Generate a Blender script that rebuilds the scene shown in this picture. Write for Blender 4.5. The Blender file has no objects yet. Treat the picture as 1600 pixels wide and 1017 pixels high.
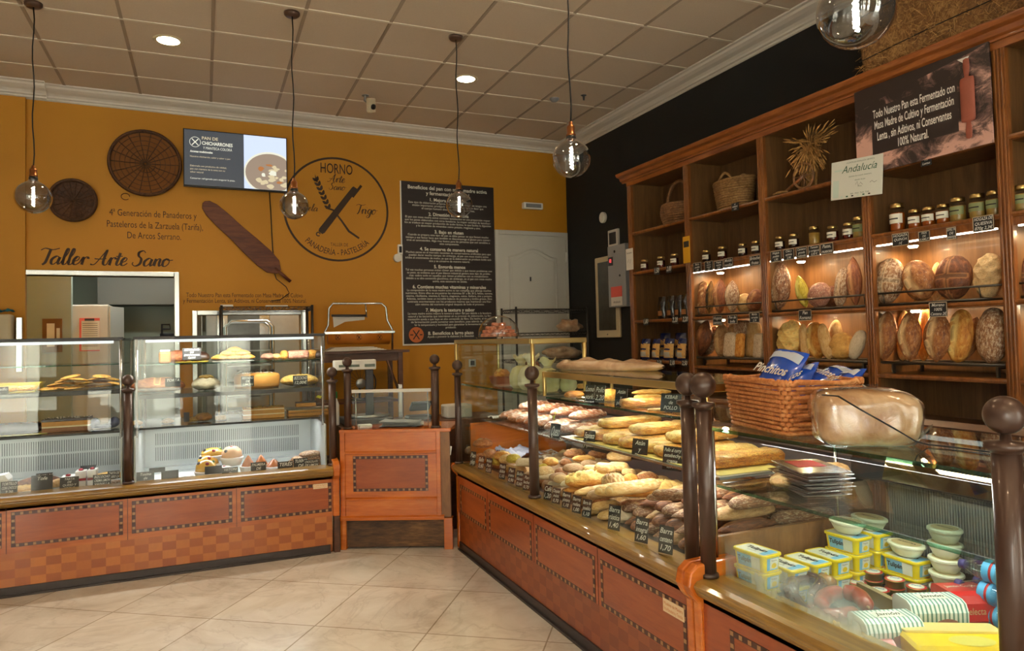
import bpy, math, random
from mathutils import Vector, Matrix, Euler, noise
random.seed(7)
S = bpy.context.scene
COL = S.collection
PI = math.pi

# ------------------------------------------------------------------ camera
CAM = Vector((1.727, -6.880, 1.45))
_y, _p, _r = -.4068, .0344, -.0231
_f = Vector((-math.sin(_y)*math.cos(_p), math.cos(_y)*math.cos(_p), math.sin(_p)))
_rt = Vector((math.cos(_y), math.sin(_y), 0)); _up = _rt.cross(_f)
RT = math.cos(_r)*_rt + math.sin(_r)*_up; UP = -math.sin(_r)*_rt + math.cos(_r)*_up; FW = _f
cd = bpy.data.cameras.new('camera'); cam = bpy.data.objects.new('camera', cd); COL.objects.link(cam)
mw = Matrix.Identity(4)
for i in range(3): mw[i][0], mw[i][1], mw[i][2], mw[i][3] = RT[i], UP[i], -FW[i], CAM[i]
cam.matrix_world = mw
cd.sensor_width = 36; cd.lens = 1116.35/1600*36; cd.shift_y = -20.3/1600; cd.clip_start = .02; cd.clip_end = 200
S.camera = cam
# ------------------------------------------------------------------ light
S.view_settings.view_transform = 'Standard'; S.view_settings.look = 'None'; S.view_settings.gamma = 1
S.view_settings.exposure = 0.28
S.cycles.transparent_max_bounces = 32
S.cycles.max_bounces = 7
S.cycles.caustics_reflective = False; S.cycles.caustics_refractive = False
w = bpy.data.worlds.new('daylight'); S.world = w; w.use_nodes = True
w.node_tree.nodes['Background'].inputs[0].default_value = (1, .985, .95, 1)
w.node_tree.nodes['Background'].inputs[1].default_value = 19
def area(name, loc, rot, sx, sy, power, color=(1, 1, 1), portal=False, spread=PI):
    d = bpy.data.lights.new(name, 'AREA'); d.shape = 'RECTANGLE'; d.size = sx; d.size_y = sy; d.energy = power; d.color = color
    d.spread = spread
    o = bpy.data.objects.new(name, d); COL.objects.link(o); o.location = loc; o.rotation_euler = rot
    if portal: d.cycles.is_portal = True
    return o
YF = -10.6                      # the storefront behind the camera
area('daylight_portal', (1.3, YF+.12, 1.55), (PI/2, 0, 0), 7.2, 3.1, 1, portal=True)
WARM = (1, .72, .42); LED = (1, .80, .55); NEUT = (1, .93, .82)

def pix(px, py): return FW + RT*((px-800)/1116.35) - UP*((py-488.2)/1116.35)
def atz(px, py, z): d = pix(px, py); return CAM + d*((z-CAM.z)/d.z)
def aty(px, py, y): d = pix(px, py); return CAM + d*((y-CAM.y)/d.y)
def atx(px, py, x): d = pix(px, py); return CAM + d*((x-CAM.x)/d.x)
def wy(x): return .64 + .044*(x-1.8)          # the back wall runs a little askew
WANG = math.atan(.044)
def atw(px, py, off=0):                        # a point on the back wall
    n = Vector((-.044, 1, 0)); a = Vector((1.8, .64-off, 0)); d = pix(px, py)
    return CAM + d*(n.dot(a-CAM)/n.dot(d))
GA, GB = Vector((2.59, -1.80, 0)), Vector((3.27, -2.13, 0))
def atg(px, py, off=0):
    t = (GB-GA).normalized(); n = Vector((-t.y, t.x, 0)); a = GA - n*off; d = pix(px, py)
    return CAM + d*(n.dot(a-CAM)/n.dot(d))

# ------------------------------------------------------------------ mesh builder
_tc = {}
def text_geo(s, bold, res=3):
    k = (s, bold)
    if k not in _tc:
        c = bpy.data.curves.new('t', 'FONT'); c.body = s; c.size = 1; c.fill_mode = 'FRONT'; c.resolution_u = res; c.offset = bold
        o = bpy.data.objects.new('t', c); COL.objects.link(o)
        dg = bpy.context.evaluated_depsgraph_get(); dg.update()
        m = bpy.data.meshes.new_from_object(o.evaluated_get(dg))
        vs = [(v.co.x, v.co.y) for v in m.vertices]; fs = [tuple(p.vertices) for p in m.polygons]
        if fs:
            P = m.polygons[0]
            if P.normal.z < 0: fs = [f[::-1] for f in fs]
        bpy.data.objects.remove(o); bpy.data.curves.remove(c); bpy.data.meshes.remove(m)
        xs = [v[0] for v in vs] or [0]
        _tc[k] = (vs, fs, min(xs), max(xs))
    return _tc[k]

def wloc(p):
    v = Vector((0,0,0))
    while p is not None: v += p.location; p = p.parent
    return v
class MB:
    def __init__(s): s.v = []; s.f = []; s.m = []; s.s = []; s.a = None
    def add(s, vs, fs, m=0, sm=False):
        n = len(s.v); s.v += [Vector(v) for v in vs]
        for f in fs: s.f.append(tuple(i+n for i in f)); s.m.append(m); s.s.append(sm)
        return s
    def box(s, a, b, m=0):
        x0, x1 = sorted((a[0], b[0])); y0, y1 = sorted((a[1], b[1])); z0, z1 = sorted((a[2], b[2]))
        return s.add([(x0,y0,z0),(x1,y0,z0),(x1,y1,z0),(x0,y1,z0),(x0,y0,z1),(x1,y0,z1),(x1,y1,z1),(x0,y1,z1)],
              [(0,3,2,1),(4,5,6,7),(0,1,5,4),(1,2,6,5),(2,3,7,6),(3,0,4,7)], m)
    def ob(s, c, size, rot=None, m=0):       # oriented box about its centre
        M = (rot.to_matrix() if isinstance(rot, Euler) else rot) if rot is not None else Matrix.Identity(3)
        h = Vector(size)/2; n = len(s.v)
        s.box(-h, h, m)
        for i in range(n, len(s.v)): s.v[i] = M @ s.v[i] + Vector(c)
        return s
    def tube(s, pts, r, n=8, m=0, closed=False, sm=True):
        pts = [Vector(p) for p in pts]; N = len(pts); rr = r if hasattr(r, '__len__') else [r]*N
        vs = []; fs = []; prev = None
        for i, p in enumerate(pts):
            a = pts[(i-1) % N] if (i or closed) else p; b = pts[(i+1) % N] if (i < N-1 or closed) else p
            t = (b-a)
            t = t.normalized() if t.length > 1e-9 else Vector((0,0,1))
            if prev is None: u = t.orthogonal().normalized()
            else:
                u = prev - t*prev.dot(t)
                u = u.normalized() if u.length > 1e-6 else t.orthogonal().normalized()
            prev = u; w_ = t.cross(u)
            for k in range(n):
                an = 2*PI*k/n; vs.append(p + (u*math.cos(an) + w_*math.sin(an))*rr[i])
        for i in range(N if closed else N-1):
            j = (i+1) % N
            for k in range(n): fs.append((i*n+k, i*n+(k+1) % n, j*n+(k+1) % n, j*n+k))
        if not closed: fs.append(tuple(range(n-1, -1, -1))); fs.append(tuple((N-1)*n+k for k in range(n)))
        return s.add(vs, fs, m, sm)
    def cyl(s, p0, p1, r, n=12, m=0, r2=None): return s.tube([p0, p1], [r, r if r2 is None else r2], n, m)
    def lathe(s, prof, c=(0,0,0), n=16, m=0, sm=True):   # profile of (r, z)
        c = Vector(c); vs = []; fs = []; N = len(prof)
        for r, z in prof:
            for k in range(n): a = 2*PI*k/n; vs.append(c + Vector((max(r,1e-5)*math.cos(a), max(r,1e-5)*math.sin(a), z)))
        for i in range(N-1):
            for k in range(n): fs.append((i*n+k, i*n+(k+1) % n, (i+1)*n+(k+1) % n, (i+1)*n+k))
        if prof[0][0] > 1e-4: fs.append(tuple(range(n-1, -1, -1)))
        if prof[-1][0] > 1e-4: fs.append(tuple((N-1)*n+k for k in range(n)))
        return s.add(vs, fs, m, sm)
    def ball(s, c, r, n=14, m=0, sc=(1,1,1)):
        k = len(s.v)
        s.lathe([(r*math.sin(PI*i/n), -r*math.cos(PI*i/n)) for i in range(n+1)], (0,0,0), n+4, m)
        for i in range(k, len(s.v)): s.v[i] = Vector((s.v[i].x*sc[0], s.v[i].y*sc[1], s.v[i].z*sc[2])) + Vector(c)
        return s
    def prism(s, poly, o, ax, ay, d, m=0):    # 2-D outline in axes ax, ay extruded along vector d
        o, ax, ay, d = Vector(o), Vector(ax), Vector(ay), Vector(d); n = len(poly)
        vs = [o + ax*p[0] + ay*p[1] for p in poly]; vs += [v + d for v in vs]
        fs = [tuple(range(n-1, -1, -1)), tuple(range(n, 2*n))] + [(i, (i+1) % n, (i+1) % n+n, i+n) for i in range(n)]
        if ax.cross(ay).dot(d) < 0: fs = [f[::-1] for f in fs]
        return s.add(vs, fs, m)
    def grid(s, nu, nv, fn, m=0, sm=True, cu=False, cv=False):
        vs = [fn(i/(nu if cu else nu-1), j/(nv if cv else nv-1)) for i in range(nu) for j in range(nv)]
        fs = [(i*nv+j, ((i+1) % nu)*nv+j, ((i+1) % nu)*nv+(j+1) % nv, i*nv+(j+1) % nv)
              for i in range(nu if cu else nu-1) for j in range(nv if cv else nv-1)]
        return s.add(vs, fs, m, sm)
    def text(s, t, size, o, ax=(1,0,0), ay=(0,0,1), m=1, align='C', shear=0, bold=0, width=None, maxw=None, arc=None, xs=1):
        vs, fs, x0, x1 = text_geo(t, bold)
        if not fs: return s
        o, ax, ay = Vector(o), Vector(ax).normalized(), Vector(ay).normalized()
        k = size; kx = size*xs
        if width: kx = width/(x1-x0)
        if maxw and (x1-x0)*kx > maxw: kx = maxw/(x1-x0)
        sh = {'C': -(x0+x1)/2, 'L': -x0, 'R': -x1}[align]; out = []
        for x, y in vs:
            X = (x+sh)*kx + shear*y*k; Y = y*k
            if arc:                       # arc = (radius, +1 over / -1 under), o is the circle's centre
                R, sg = arc; a = X/R
                out.append(o + ax*(math.sin(a)*(R+sg*Y)) + ay*(sg*math.cos(a)*(R+sg*Y)) if sg > 0 else o + ax*(math.sin(a)*(R-Y)) - ay*(math.cos(a)*(R-Y)))
            else: out.append(o + ax*X + ay*Y)
        return s.add(out, fs, m)
    def ribbon(s, pts, wd, o, ax, ay, m=1, closed=False):    # flat painted stroke in the plane ax, ay
        o, ax, ay = Vector(o), Vector(ax).normalized(), Vector(ay).normalized(); N = len(pts); vs = []
        W = wd if hasattr(wd, '__len__') else [wd]*N
        for i in range(N):
            a = pts[(i-1) % N] if (i or closed) else pts[i]; b = pts[(i+1) % N] if (i < N-1 or closed) else pts[i]
            dx, dy = b[0]-a[0], b[1]-a[1]; L = math.hypot(dx, dy) or 1
            nx, ny = -dy/L*W[i]/2, dx/L*W[i]/2
            vs += [o+ax*(pts[i][0]-nx)+ay*(pts[i][1]-ny), o+ax*(pts[i][0]+nx)+ay*(pts[i][1]+ny)]
        fs = [(2*i, 2*((i+1) % N), 2*((i+1) % N)+1, 2*i+1) for i in range(N if closed else N-1)]
        return s.add(vs, fs, m)
    def xf(s, M, k=0):
        for i in range(k, len(s.v)): s.v[i] = M @ s.v[i]
        return s
    def mesh(s, name, mats, off=Vector((0,0,0)), attr=None):
        me = bpy.data.meshes.new(name)
        me.from_pydata([tuple(v-off) for v in s.v], [], s.f)
        for m_ in mats: me.materials.append(M(m_) if isinstance(m_, str) else m_)
        me.polygons.foreach_set('material_index', [min(i, len(mats)-1) for i in s.m])
        me.polygons.foreach_set('use_smooth', s.s)
        if attr is not None:
            at = me.attributes.new('cut', 'FLOAT', 'POINT'); at.data.foreach_set('value', attr)
        me.update(); return me
    def build(s, name, mats, parent=None, bevel=0, local=False, attr=None):
        off = wloc(parent) if (parent is not None and not local) else Vector((0,0,0))
        if not isinstance(mats, (list, tuple)): mats = [mats]
        o = bpy.data.objects.new(name, s.mesh(name, mats, off, attr)); COL.objects.link(o)
        if parent is not None: o.parent = parent
        if bevel:
            b = o.modifiers.new('bevel', 'BEVEL'); b.width = bevel; b.segments = 2; b.limit_method = 'ANGLE'; b.angle_limit = .7
            b.harden_normals = False
        return o
def thing(name, label, cat, loc=(0,0,0), rotz=0, group=None):
    o = bpy.data.objects.new(name, None); COL.objects.link(o); o.empty_display_size = .05
    o.location = loc; o.rotation_euler = (0, 0, rotz); o['label'] = label; o['category'] = cat
    if group: o['group'] = group
    return o
def single(mb, name, mats, label, cat, group=None, origin=None, bevel=0):
    if origin is None:
        origin = Vector((sum(v.x for v in mb.v)/len(mb.v), sum(v.y for v in mb.v)/len(mb.v), min(v.z for v in mb.v)))
    origin = Vector(origin)
    mb.v = [v-origin for v in mb.v]
    o = mb.build(name, mats, bevel=bevel); o.location = origin; o['label'] = label; o['category'] = cat
    if group: o['group'] = group
    return o
def struct(mb, name, mats, bevel=0, parent=None):
    o = mb.build(name, mats, parent, bevel)
    if parent is None: o['kind'] = 'structure'
    return o
def dup(root, loc, rot=None, label=None, group=None, scale=None):
    r = root.copy(); COL.objects.link(r); r.location = loc
    if rot is not None: r.rotation_euler = rot if hasattr(rot, '__len__') else (0, 0, rot)
    if scale is not None: r.scale = scale if hasattr(scale, '__len__') else (scale,)*3
    if label: r['label'] = label
    if group: r['group'] = group
    for ch in list(root.children):
        c = ch.copy(); COL.objects.link(c); c.parent = r
        for g in ch.children:
            d = g.copy(); COL.objects.link(d); d.parent = c
    return r
ORD = ['first','second','third','fourth','fifth','sixth','seventh','eighth','ninth','tenth','eleventh','twelfth','thirteenth','fourteenth','fifteenth','sixteenth','seventeenth','eighteenth','nineteenth','twentieth']
# ------------------------------------------------------------------ materials
_M = {}
def M(n): return _M[n]
class NT:
    def __init__(s, name):
        s.mat = bpy.data.materials.new(name); s.mat.use_nodes = True; s.t = s.mat.node_tree; s.t.nodes.clear()
        s.out = s.n('ShaderNodeOutputMaterial')
    def n(s, typ, **kw):
        x = s.t.nodes.new(typ)
        for k, v in kw.items():
            if k.startswith('i_'): x.inputs[k[2:].replace('_', ' ')].default_value = v
            else: setattr(x, k, v)
        return x
    def l(s, a, b): s.t.links.new(a, b)
    def mix(s, fac, a, b, mode='MIX'):
        x = s.n('ShaderNodeMix', data_type='RGBA', blend_type=mode)
        for sock, v in ((x.inputs[0], fac), (x.inputs[6], a), (x.inputs[7], b)):
            if hasattr(v, 'is_output'): s.l(v, sock)
            elif isinstance(v, (int, float)): sock.default_value = v
            else: sock.default_value = (*v, 1)
        return x.outputs[2]
    def ramp(s, src, stops):
        x = s.n('ShaderNodeValToRGB'); e = x.color_ramp.elements
        while len(e) < len(stops): e.new(.5)
        for k, (p, c) in enumerate(stops):
            e[k].position = p; e[k].color = (*c, 1) if hasattr(c, '__len__') else (c, c, c, 1)
        s.l(src, x.inputs[0]); return x.outputs[0]
    def coord(s, scale=(1,1,1), kind='Object', rot=(0,0,0)):
        c = s.n('ShaderNodeTexCoord'); m = s.n('ShaderNodeMapping'); m.inputs['Scale'].default_value = scale; m.inputs['Rotation'].default_value = rot
        s.l(c.outputs[kind], m.inputs[0]); return m.outputs[0]
    def noise(s, vec, scale, detail=4, rough=.55, dist=0):
        x = s.n('ShaderNodeTexNoise'); x.inputs['Scale'].default_value = scale; x.inputs['Detail'].default_value = detail
        x.inputs['Roughness'].default_value = rough; x.inputs['Distortion'].default_value = dist; s.l(vec, x.inputs['Vector']); return x.outputs[0]
    def math(s, op, a, b=None, clamp=False):
        x = s.n('ShaderNodeMath', operation=op, use_clamp=clamp)
        for k, v in enumerate((a, b)):
            if v is None: continue
            if hasattr(v, 'is_output'): s.l(v, x.inputs[k])
            else: x.inputs[k].default_value = v
        return x.outputs[0]
    def bsdf(s, color, rough=.5, metal=0, bump=None, bstr=.2, bdist=.002, spec=.5, coat=0, emis=None, estr=0):
        b = s.n('ShaderNodeBsdfPrincipled')
        if hasattr(color, 'is_output'): s.l(color, b.inputs['Base Color'])
        else: b.inputs['Base Color'].default_value = (*color, 1)
        if hasattr(rough, 'is_output'): s.l(rough, b.inputs['Roughness'])
        else: b.inputs['Roughness'].default_value = rough
        b.inputs['Metallic'].default_value = metal; b.inputs['Specular IOR Level'].default_value = spec; b.inputs['Coat Weight'].default_value = coat
        if emis is not None:
            if hasattr(emis, 'is_output'): s.l(emis, b.inputs['Emission Color'])
            else: b.inputs['Emission Color'].default_value = (*emis, 1)
            b.inputs['Emission Strength'].default_value = estr
        if bump is not None:
            bp = s.n('ShaderNodeBump'); bp.inputs['Strength'].default_value = bstr; bp.inputs['Distance'].default_value = bdist
            s.l(bump, bp.inputs['Height']); s.l(bp.outputs[0], b.inputs['Normal'])
        s.l(b.outputs[0], s.out.inputs[0]); return b
def reg(k, nt): _M[k] = nt.mat; return nt.mat
def lin(r, g, b):
    f = lambda c: (c/255/12.92) if c/255 <= .04045 else ((c/255+.055)/1.055)**2.4
    return (f(r), f(g), f(b))
def plain(k, rgb, rough=.5, metal=0, spec=.5, coat=0, var=0, vs=8):
    t = NT(k); c = lin(*rgb)
    if var:
        v = t.noise(t.coord(), vs, 4); c = t.mix(v, tuple(x*(1-var) for x in c), tuple(min(1, x*(1+var)) for x in c))
    t.bsdf(c, rough, metal, spec=spec, coat=coat); return reg(k, t)
def glow(k, rgb, strength):
    t = NT(k); e = t.n('ShaderNodeEmission'); e.inputs[0].default_value = (*rgb, 1); e.inputs[1].default_value = strength
    t.l(e.outputs[0], t.out.inputs[0]); return reg(k, t)
def wood(k, dark, mid, light, scale=(1,1,14), rough=.38, coat=.2, gs=2.2, bump=.08):
    t = NT(k); v = t.coord(scale)
    n1 = t.noise(v, gs, 6, .62, .6); n2 = t.noise(v, gs*7, 3, .6)
    f = t.math('ADD', t.math('MULTIPLY', n1, .75), t.math('MULTIPLY', n2, .25))
    c = t.ramp(f, [(.30, lin(*dark)), (.5, lin(*mid)), (.72, lin(*light))])
    t.bsdf(c, rough, bump=f, bstr=bump, coat=coat); return reg(k, t)
def glass(k, tint=(.96, 1, .98), edge=None, refl=1.0, rough=0.0):
    t = NT(k); tr = t.n('ShaderNodeBsdfTransparent'); tr.inputs[0].default_value = (*tint, 1)
    g = t.n('ShaderNodeBsdfGlossy'); g.inputs['Roughness'].default_value = rough
    ge = t.n('ShaderNodeNewGeometry'); dt = t.n('ShaderNodeVectorMath', operation='DOT_PRODUCT'); t.l(ge.outputs['Incoming'], dt.inputs[0]); t.l(ge.outputs['Normal'], dt.inputs[1])
    c1 = t.math('SUBTRACT', 1, t.math('ABSOLUTE', dt.outputs['Value'])); c5 = t.math('POWER', c1, 5)
    fr = t.math('ADD', t.math('MULTIPLY', c5, .96), .04)
    m = t.n('ShaderNodeMixShader'); t.l(t.math('MULTIPLY', fr, refl, True), m.inputs[0])
    t.l(tr.outputs[0], m.inputs[1]); t.l(g.outputs[0], m.inputs[2]); t.l(m.outputs[0], t.out.inputs[0]); return reg(k, t)

plain('white', (225, 222, 215), .5); plain('cream', (205, 190, 158), .5, var=.06); plain('offwhite', (214, 210, 200), .45)
plain('black', (20, 19, 19), .45); plain('blackmetal', (24, 22, 22), .35, spec=.6); plain('darkgrey', (52, 52, 54), .5); plain('grey', (128, 128, 128), .5)
plain('steel', (190, 190, 188), .22, 1); plain('brushed', (165, 166, 164), .38, 1, var=.1, vs=20); plain('brass', (190, 158, 92), .25, 1); plain('gold', (206, 176, 112), .28, 1, var=.06)
plain('copper', (170, 112, 70), .3, 1); plain('bronze', (84, 60, 48), .38, .25, var=.08, vs=30); plain('ironbrown', (72, 50, 40), .35, .2, coat=.2)
plain('rubber', (30, 26, 24), .6); plain('chalk', (214, 212, 206), .9); plain('board', (34, 33, 34), .75, var=.15, vs=40)
plain('red', (178, 32, 34), .4); plain('redplastic', (196, 28, 36), .3, coat=.3); plain('blue', (30, 72, 168), .4); plain('bluebag', (28, 78, 190), .22, coat=.6, var=.2, vs=30)
plain('lightblue', (118, 184, 222), .35); plain('yellow', (236, 206, 20), .35, coat=.3); plain('yellowcheese', (236, 196, 30), .35, coat=.3)
plain('green', (40, 130, 60), .4); plain('orange', (196, 104, 28), .5); plain('label', (226, 222, 206), .6); plain('paper', (216, 212, 204), .7, var=.05)
plain('ink', (38, 32, 28), .7); plain('brownink', (62, 42, 28), .7); plain('palered', (222, 96, 84), .5); plain('teal', (40, 120, 112), .6)
plain('honey', (150, 72, 14), .15, coat=.4); plain('jam', (78, 22, 14), .15, coat=.4); plain('darkjam', (44, 20, 12), .15, coat=.4); plain('pickle', (150, 118, 54), .3, var=.4, vs=40)
plain('stoppaper', (196, 214, 206), .6); plain('purplefoil', (112, 116, 146), .25, .6)
plain('kitchenwall', (126, 136, 122), .4); plain('kitchenwall2', (146, 156, 144), .4); plain('kitchengreen', (128, 138, 122), .4)
plain('blackwall', (21, 20, 20), .8, var=.12, vs=3); plain('whitewall', (186, 184, 178), .7); plain('cable', (16, 14, 14), .5)
plain('cardboard', (150, 128, 92), .8, var=.1); plain('sausage', (142, 46, 22), .28, coat=.5, var=.2, vs=40); plain('blacksausage', (66, 24, 18), .25, coat=.6, var=.3, vs=60)
plain('tin', (176, 150, 84), .3, .8); plain('ham', (196, 150, 140), .35, coat=.4, var=.3, vs=25); plain('darkmeat', (120, 22, 26), .25, coat=.6, var=.35, vs=30)
plain('chocolate', (46, 24, 16), .35, coat=.2, var=.2, vs=60); plain('sponge', (206, 150, 74), .8, var=.22, vs=50); plain('creamfill', (236, 220, 176), .5)
plain('icing', (238, 232, 226), .4); plain('caramel', (170, 92, 30), .3, coat=.4, var=.3, vs=30); plain('berry', (150, 14, 30), .2, coat=.6)
plain('terracotta', (150, 78, 40), .6); plain('pale', (232, 226, 202), .75); plain('tubcream', (226, 222, 196), .4); plain('nut', (146, 94, 48), .6, var=.3, vs=80)
plain('door', (196, 193, 184), .45); plain('lockergrey', (150, 152, 156), .45); plain('skyblueflat', (150, 186, 210), .5)
plain('tvgrey', (40, 42, 46), .3); plain('napkin', (150, 154, 176), .5)
for k, c, e in (('screendark', (.05, .055, .06), 1.2), ('screenlight', (.40, .46, .62), 1.5), ('screenpan', (.20, .15, .11), 1.5), ('screenwhite', (.75, .74, .60), 1), ('screencream', (.62, .52, .32), 1), ('screenorange', (.42, .16, .05), 1)):
    t = NT(k); t.bsdf((.01, .01, .01), .12, emis=c, estr=e); reg(k, t)
glow('lampface', (1, .86, .60), 22); glow('filament', (1, .93, .84), 120); glow('ledstrip', (1, .93, .80), 7); glow('tubelight', (.95, 1, .96), .9)
glow('reddisplay', (1, .1, .1), 2)
glass('glass'); glass('thinglass', (.985, 1, .99), refl=.8); glass('glassedge', (.30, .62, .50), refl=1.2); glass('smoke', (.60, .59, .57), refl=4.2)
glass('plasticfilm', (.92, .92, .92), refl=2.2, rough=.18); glass('bottle', (.90, .96, .98), refl=2.5, rough=.05); glass('shelfglass', (.90, .97, .94), refl=1.0)
glass('frontglass', (.97, .98, .97), refl=.7); glass('domeglass', (.95, .96, .95), refl=2.6); glass('pastryglass', (.97, .98, .97), refl=.42)
# mottled plastic bag over bread
t = NT('loafbag'); v = t.coord(); n = t.noise(v, 6, 4, .6, .6); c = t.ramp(n, [(.35, lin(168, 118, 78)), (.5, lin(204, 162, 116)), (.68, lin(222, 196, 160))])
t.bsdf(c, .22, bump=t.noise(v, 12, 5, .6, 1.5), bstr=.5, bdist=.01, coat=.6); reg('loafbag', t)
t = NT('paperbag'); v = t.coord(); n = t.noise(v, 5, 4, .6, 1); c = t.ramp(n, [(.35, lin(150, 112, 82)), (.55, lin(188, 156, 124)), (.7, lin(206, 186, 160))])
t.bsdf(c, .28, bump=t.noise(v, 9, 5, .6, 2), bstr=.6, bdist=.012, coat=.5); reg('paperbag', t)

wood('shelfwood', (64, 38, 20), (104, 66, 34), (134, 90, 48), (2, 2, .25), gs=9)
wood('shelfback', (86, 58, 32), (112, 78, 44), (134, 96, 58), (4, 4, .3), .45, .1, gs=6)
wood('shelftrim', (90, 50, 20), (130, 76, 32), (164, 102, 50), (2, 2, .4), .3, .4, gs=10)
wood('cornicewood', (104, 54, 22), (144, 80, 34), (176, 106, 52), (2, .3, 2), .3, .4, gs=10)
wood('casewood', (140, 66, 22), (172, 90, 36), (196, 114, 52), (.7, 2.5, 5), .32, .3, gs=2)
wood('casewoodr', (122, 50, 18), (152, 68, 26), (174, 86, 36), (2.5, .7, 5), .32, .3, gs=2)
wood('panelwood', (134, 56, 20), (156, 68, 26), (172, 84, 36), (.5, 2, 6), .3, .3, gs=3)
wood('gatewood', (164, 78, 18), (194, 100, 28), (214, 126, 48), (.6, .6, 5), .25, .5, gs=2.2)
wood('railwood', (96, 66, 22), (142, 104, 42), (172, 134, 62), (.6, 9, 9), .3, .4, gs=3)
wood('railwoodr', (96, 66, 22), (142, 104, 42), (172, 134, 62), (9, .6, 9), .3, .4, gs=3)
wood('darkwood', (48, 26, 14), (78, 44, 24), (106, 64, 36), (1, 4, 4), .45, .1, gs=3)
wood('tablewood', (52, 28, 14), (88, 50, 26), (116, 72, 40), (.6, 4, 4), .4, .2, gs=3)
wood('peelwood', (66, 30, 14), (98, 48, 22), (128, 72, 36), (.5, 5, 5), .55, 0, gs=5)
wood('midwood', (104, 66, 34), (134, 90, 50), (160, 112, 66), (3, 3, .6), .45, .1, gs=4)
plain('inlaydark', (66, 26, 14), .35, coat=.2); plain('inlaylight', (160, 116, 76), .35, coat=.2); plain('groove', (84, 36, 14), .4)
# worn kickboard
t = NT('wornboard'); v = t.coord((1, 1, 6)); n = t.noise(v, 8, 8, .7); n2 = t.noise(t.coord(), 3, 3)
c = t.ramp(t.math('ADD', t.math('MULTIPLY', n, .6), t.math('MULTIPLY', n2, .4)), [(.38, lin(48, 28, 16)), (.52, lin(92, 62, 34)), (.66, lin(138, 100, 58))]); t.bsdf(c, .6, bump=n, bstr=.3); reg('wornboard', t)
# parquet of little squares, for a front along x or along y
def parquet(k, ax, dark, light):
    t = NT(k); co = t.n('ShaderNodeTexCoord'); sp = t.n('ShaderNodeSeparateXYZ'); t.l(co.outputs['Object'], sp.inputs[0])
    u = t.math('FLOOR', t.math('DIVIDE', sp.outputs[ax], .078)); v = t.math('FLOOR', t.math('DIVIDE', sp.outputs[2], .052))
    cb = t.n('ShaderNodeCombineXYZ'); t.l(u, cb.inputs[0]); t.l(v, cb.inputs[1])
    wn = t.n('ShaderNodeTexWhiteNoise', noise_dimensions='3D'); t.l(cb.outputs[0], wn.inputs[0])
    par = t.math('ABSOLUTE', t.math('MODULO', t.math('ADD', u, v), 2))
    f = t.math('ADD', t.math('MULTIPLY', par, .55), t.math('MULTIPLY', wn.outputs[0], .45))
    g = t.noise(t.coord((8, 8, 3)), 8, 3)
    c = t.mix(f, lin(*dark), lin(*light)); c = t.mix(t.math('MULTIPLY', g, .25), c, lin(110, 46, 16))
    t.bsdf(c, .35, coat=.2); reg(k, t)
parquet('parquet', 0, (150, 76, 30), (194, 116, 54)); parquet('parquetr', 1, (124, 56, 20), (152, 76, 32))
# marble floor tiles, laid diagonally to the cases
t = NT('marble'); v = t.coord((1, 1, 1), rot=(0, 0, .62)); n = t.noise(v, 2.2, 8, .62, 1.4); n2 = t.noise(v, 1.1, 5, .6, 2.5); n3 = t.noise(v, 14, 4)
c = t.ramp(n, [(.30, lin(196, 186, 172)), (.48, lin(216, 209, 197)), (.66, lin(228, 223, 213))])
vein = t.ramp(n2, [(.47, 0), (.495, 1), (.52, 0)])
c = t.mix(t.math('MULTIPLY', vein, .22), c, lin(150, 138, 124)); c = t.mix(t.math('MULTIPLY', n3, .2), c, lin(200, 188, 170))
br = t.n('ShaderNodeTexBrick'); br.offset = 0; t.l(v, br.inputs[0])
for kk, vv in (('Scale', 1), ('Mortar Size', .004), ('Brick Width', .6), ('Row Height', .6)): br.inputs[kk].default_value = vv
br.inputs['Color1'].default_value = (1,1,1,1); br.inputs['Color2'].default_value = (.9,.9,.9,1); br.inputs['Mortar'].default_value = (.55,.5,.44,1)
c = t.mix(1.0, c, br.outputs[0], 'MULTIPLY'); t.bsdf(c, .22, spec=.5); reg('marble', t)
# wall paint, ceiling board
t = NT('mustard'); v = t.coord(); n = t.noise(v, 2, 5); c = t.mix(n, lin(186, 124, 14), lin(198, 136, 20)); t.bsdf(c, .62, bump=t.noise(v, 60, 4), bstr=.15); reg('mustard', t)
t = NT('ceilingboard'); v = t.coord(); n = t.noise(v, 90, 5, .7); c = t.mix(n, lin(196, 178, 156), lin(214, 196, 174)); t.bsdf(c, .85, bump=n, bstr=.3); reg('ceilingboard', t)
plain('tbar', (214, 202, 182), .5); plain('cornicewhite', (212, 204, 192), .6)
# straw, wicker
def straw(k, cs, scale=(1, 1, 1), bstr=.8):
    t = NT(k); v = t.coord(scale); n = t.noise(v, 30, 6, .7, 1.5); n2 = t.noise(v, 5, 3)
    c = t.ramp(t.math('ADD', t.math('MULTIPLY', n, .7), t.math('MULTIPLY', n2, .3)), [(.34, lin(*cs[0])), (.5, lin(*cs[1])), (.66, lin(*cs[2]))])
    t.bsdf(c, .7, bump=n, bstr=bstr, bdist=.01); reg(k, t)
straw('hay', ((70, 44, 20), (134, 92, 46), (186, 142, 84))); straw('straw', ((150, 104, 52), (190, 142, 78), (216, 172, 108)), bstr=.2)
straw('wicker', ((150, 84, 40), (196, 122, 66), (226, 164, 108)), (1,1,1), .15); straw('rope', ((110, 78, 44), (158, 120, 72), (186, 150, 98)), bstr=.3)
straw('darkwicker', ((84, 56, 34), (134, 94, 58), (172, 128, 84)), bstr=.3); straw('basketbrown', ((44, 24, 12), (78, 46, 22), (104, 66, 34)), bstr=.2)
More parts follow.
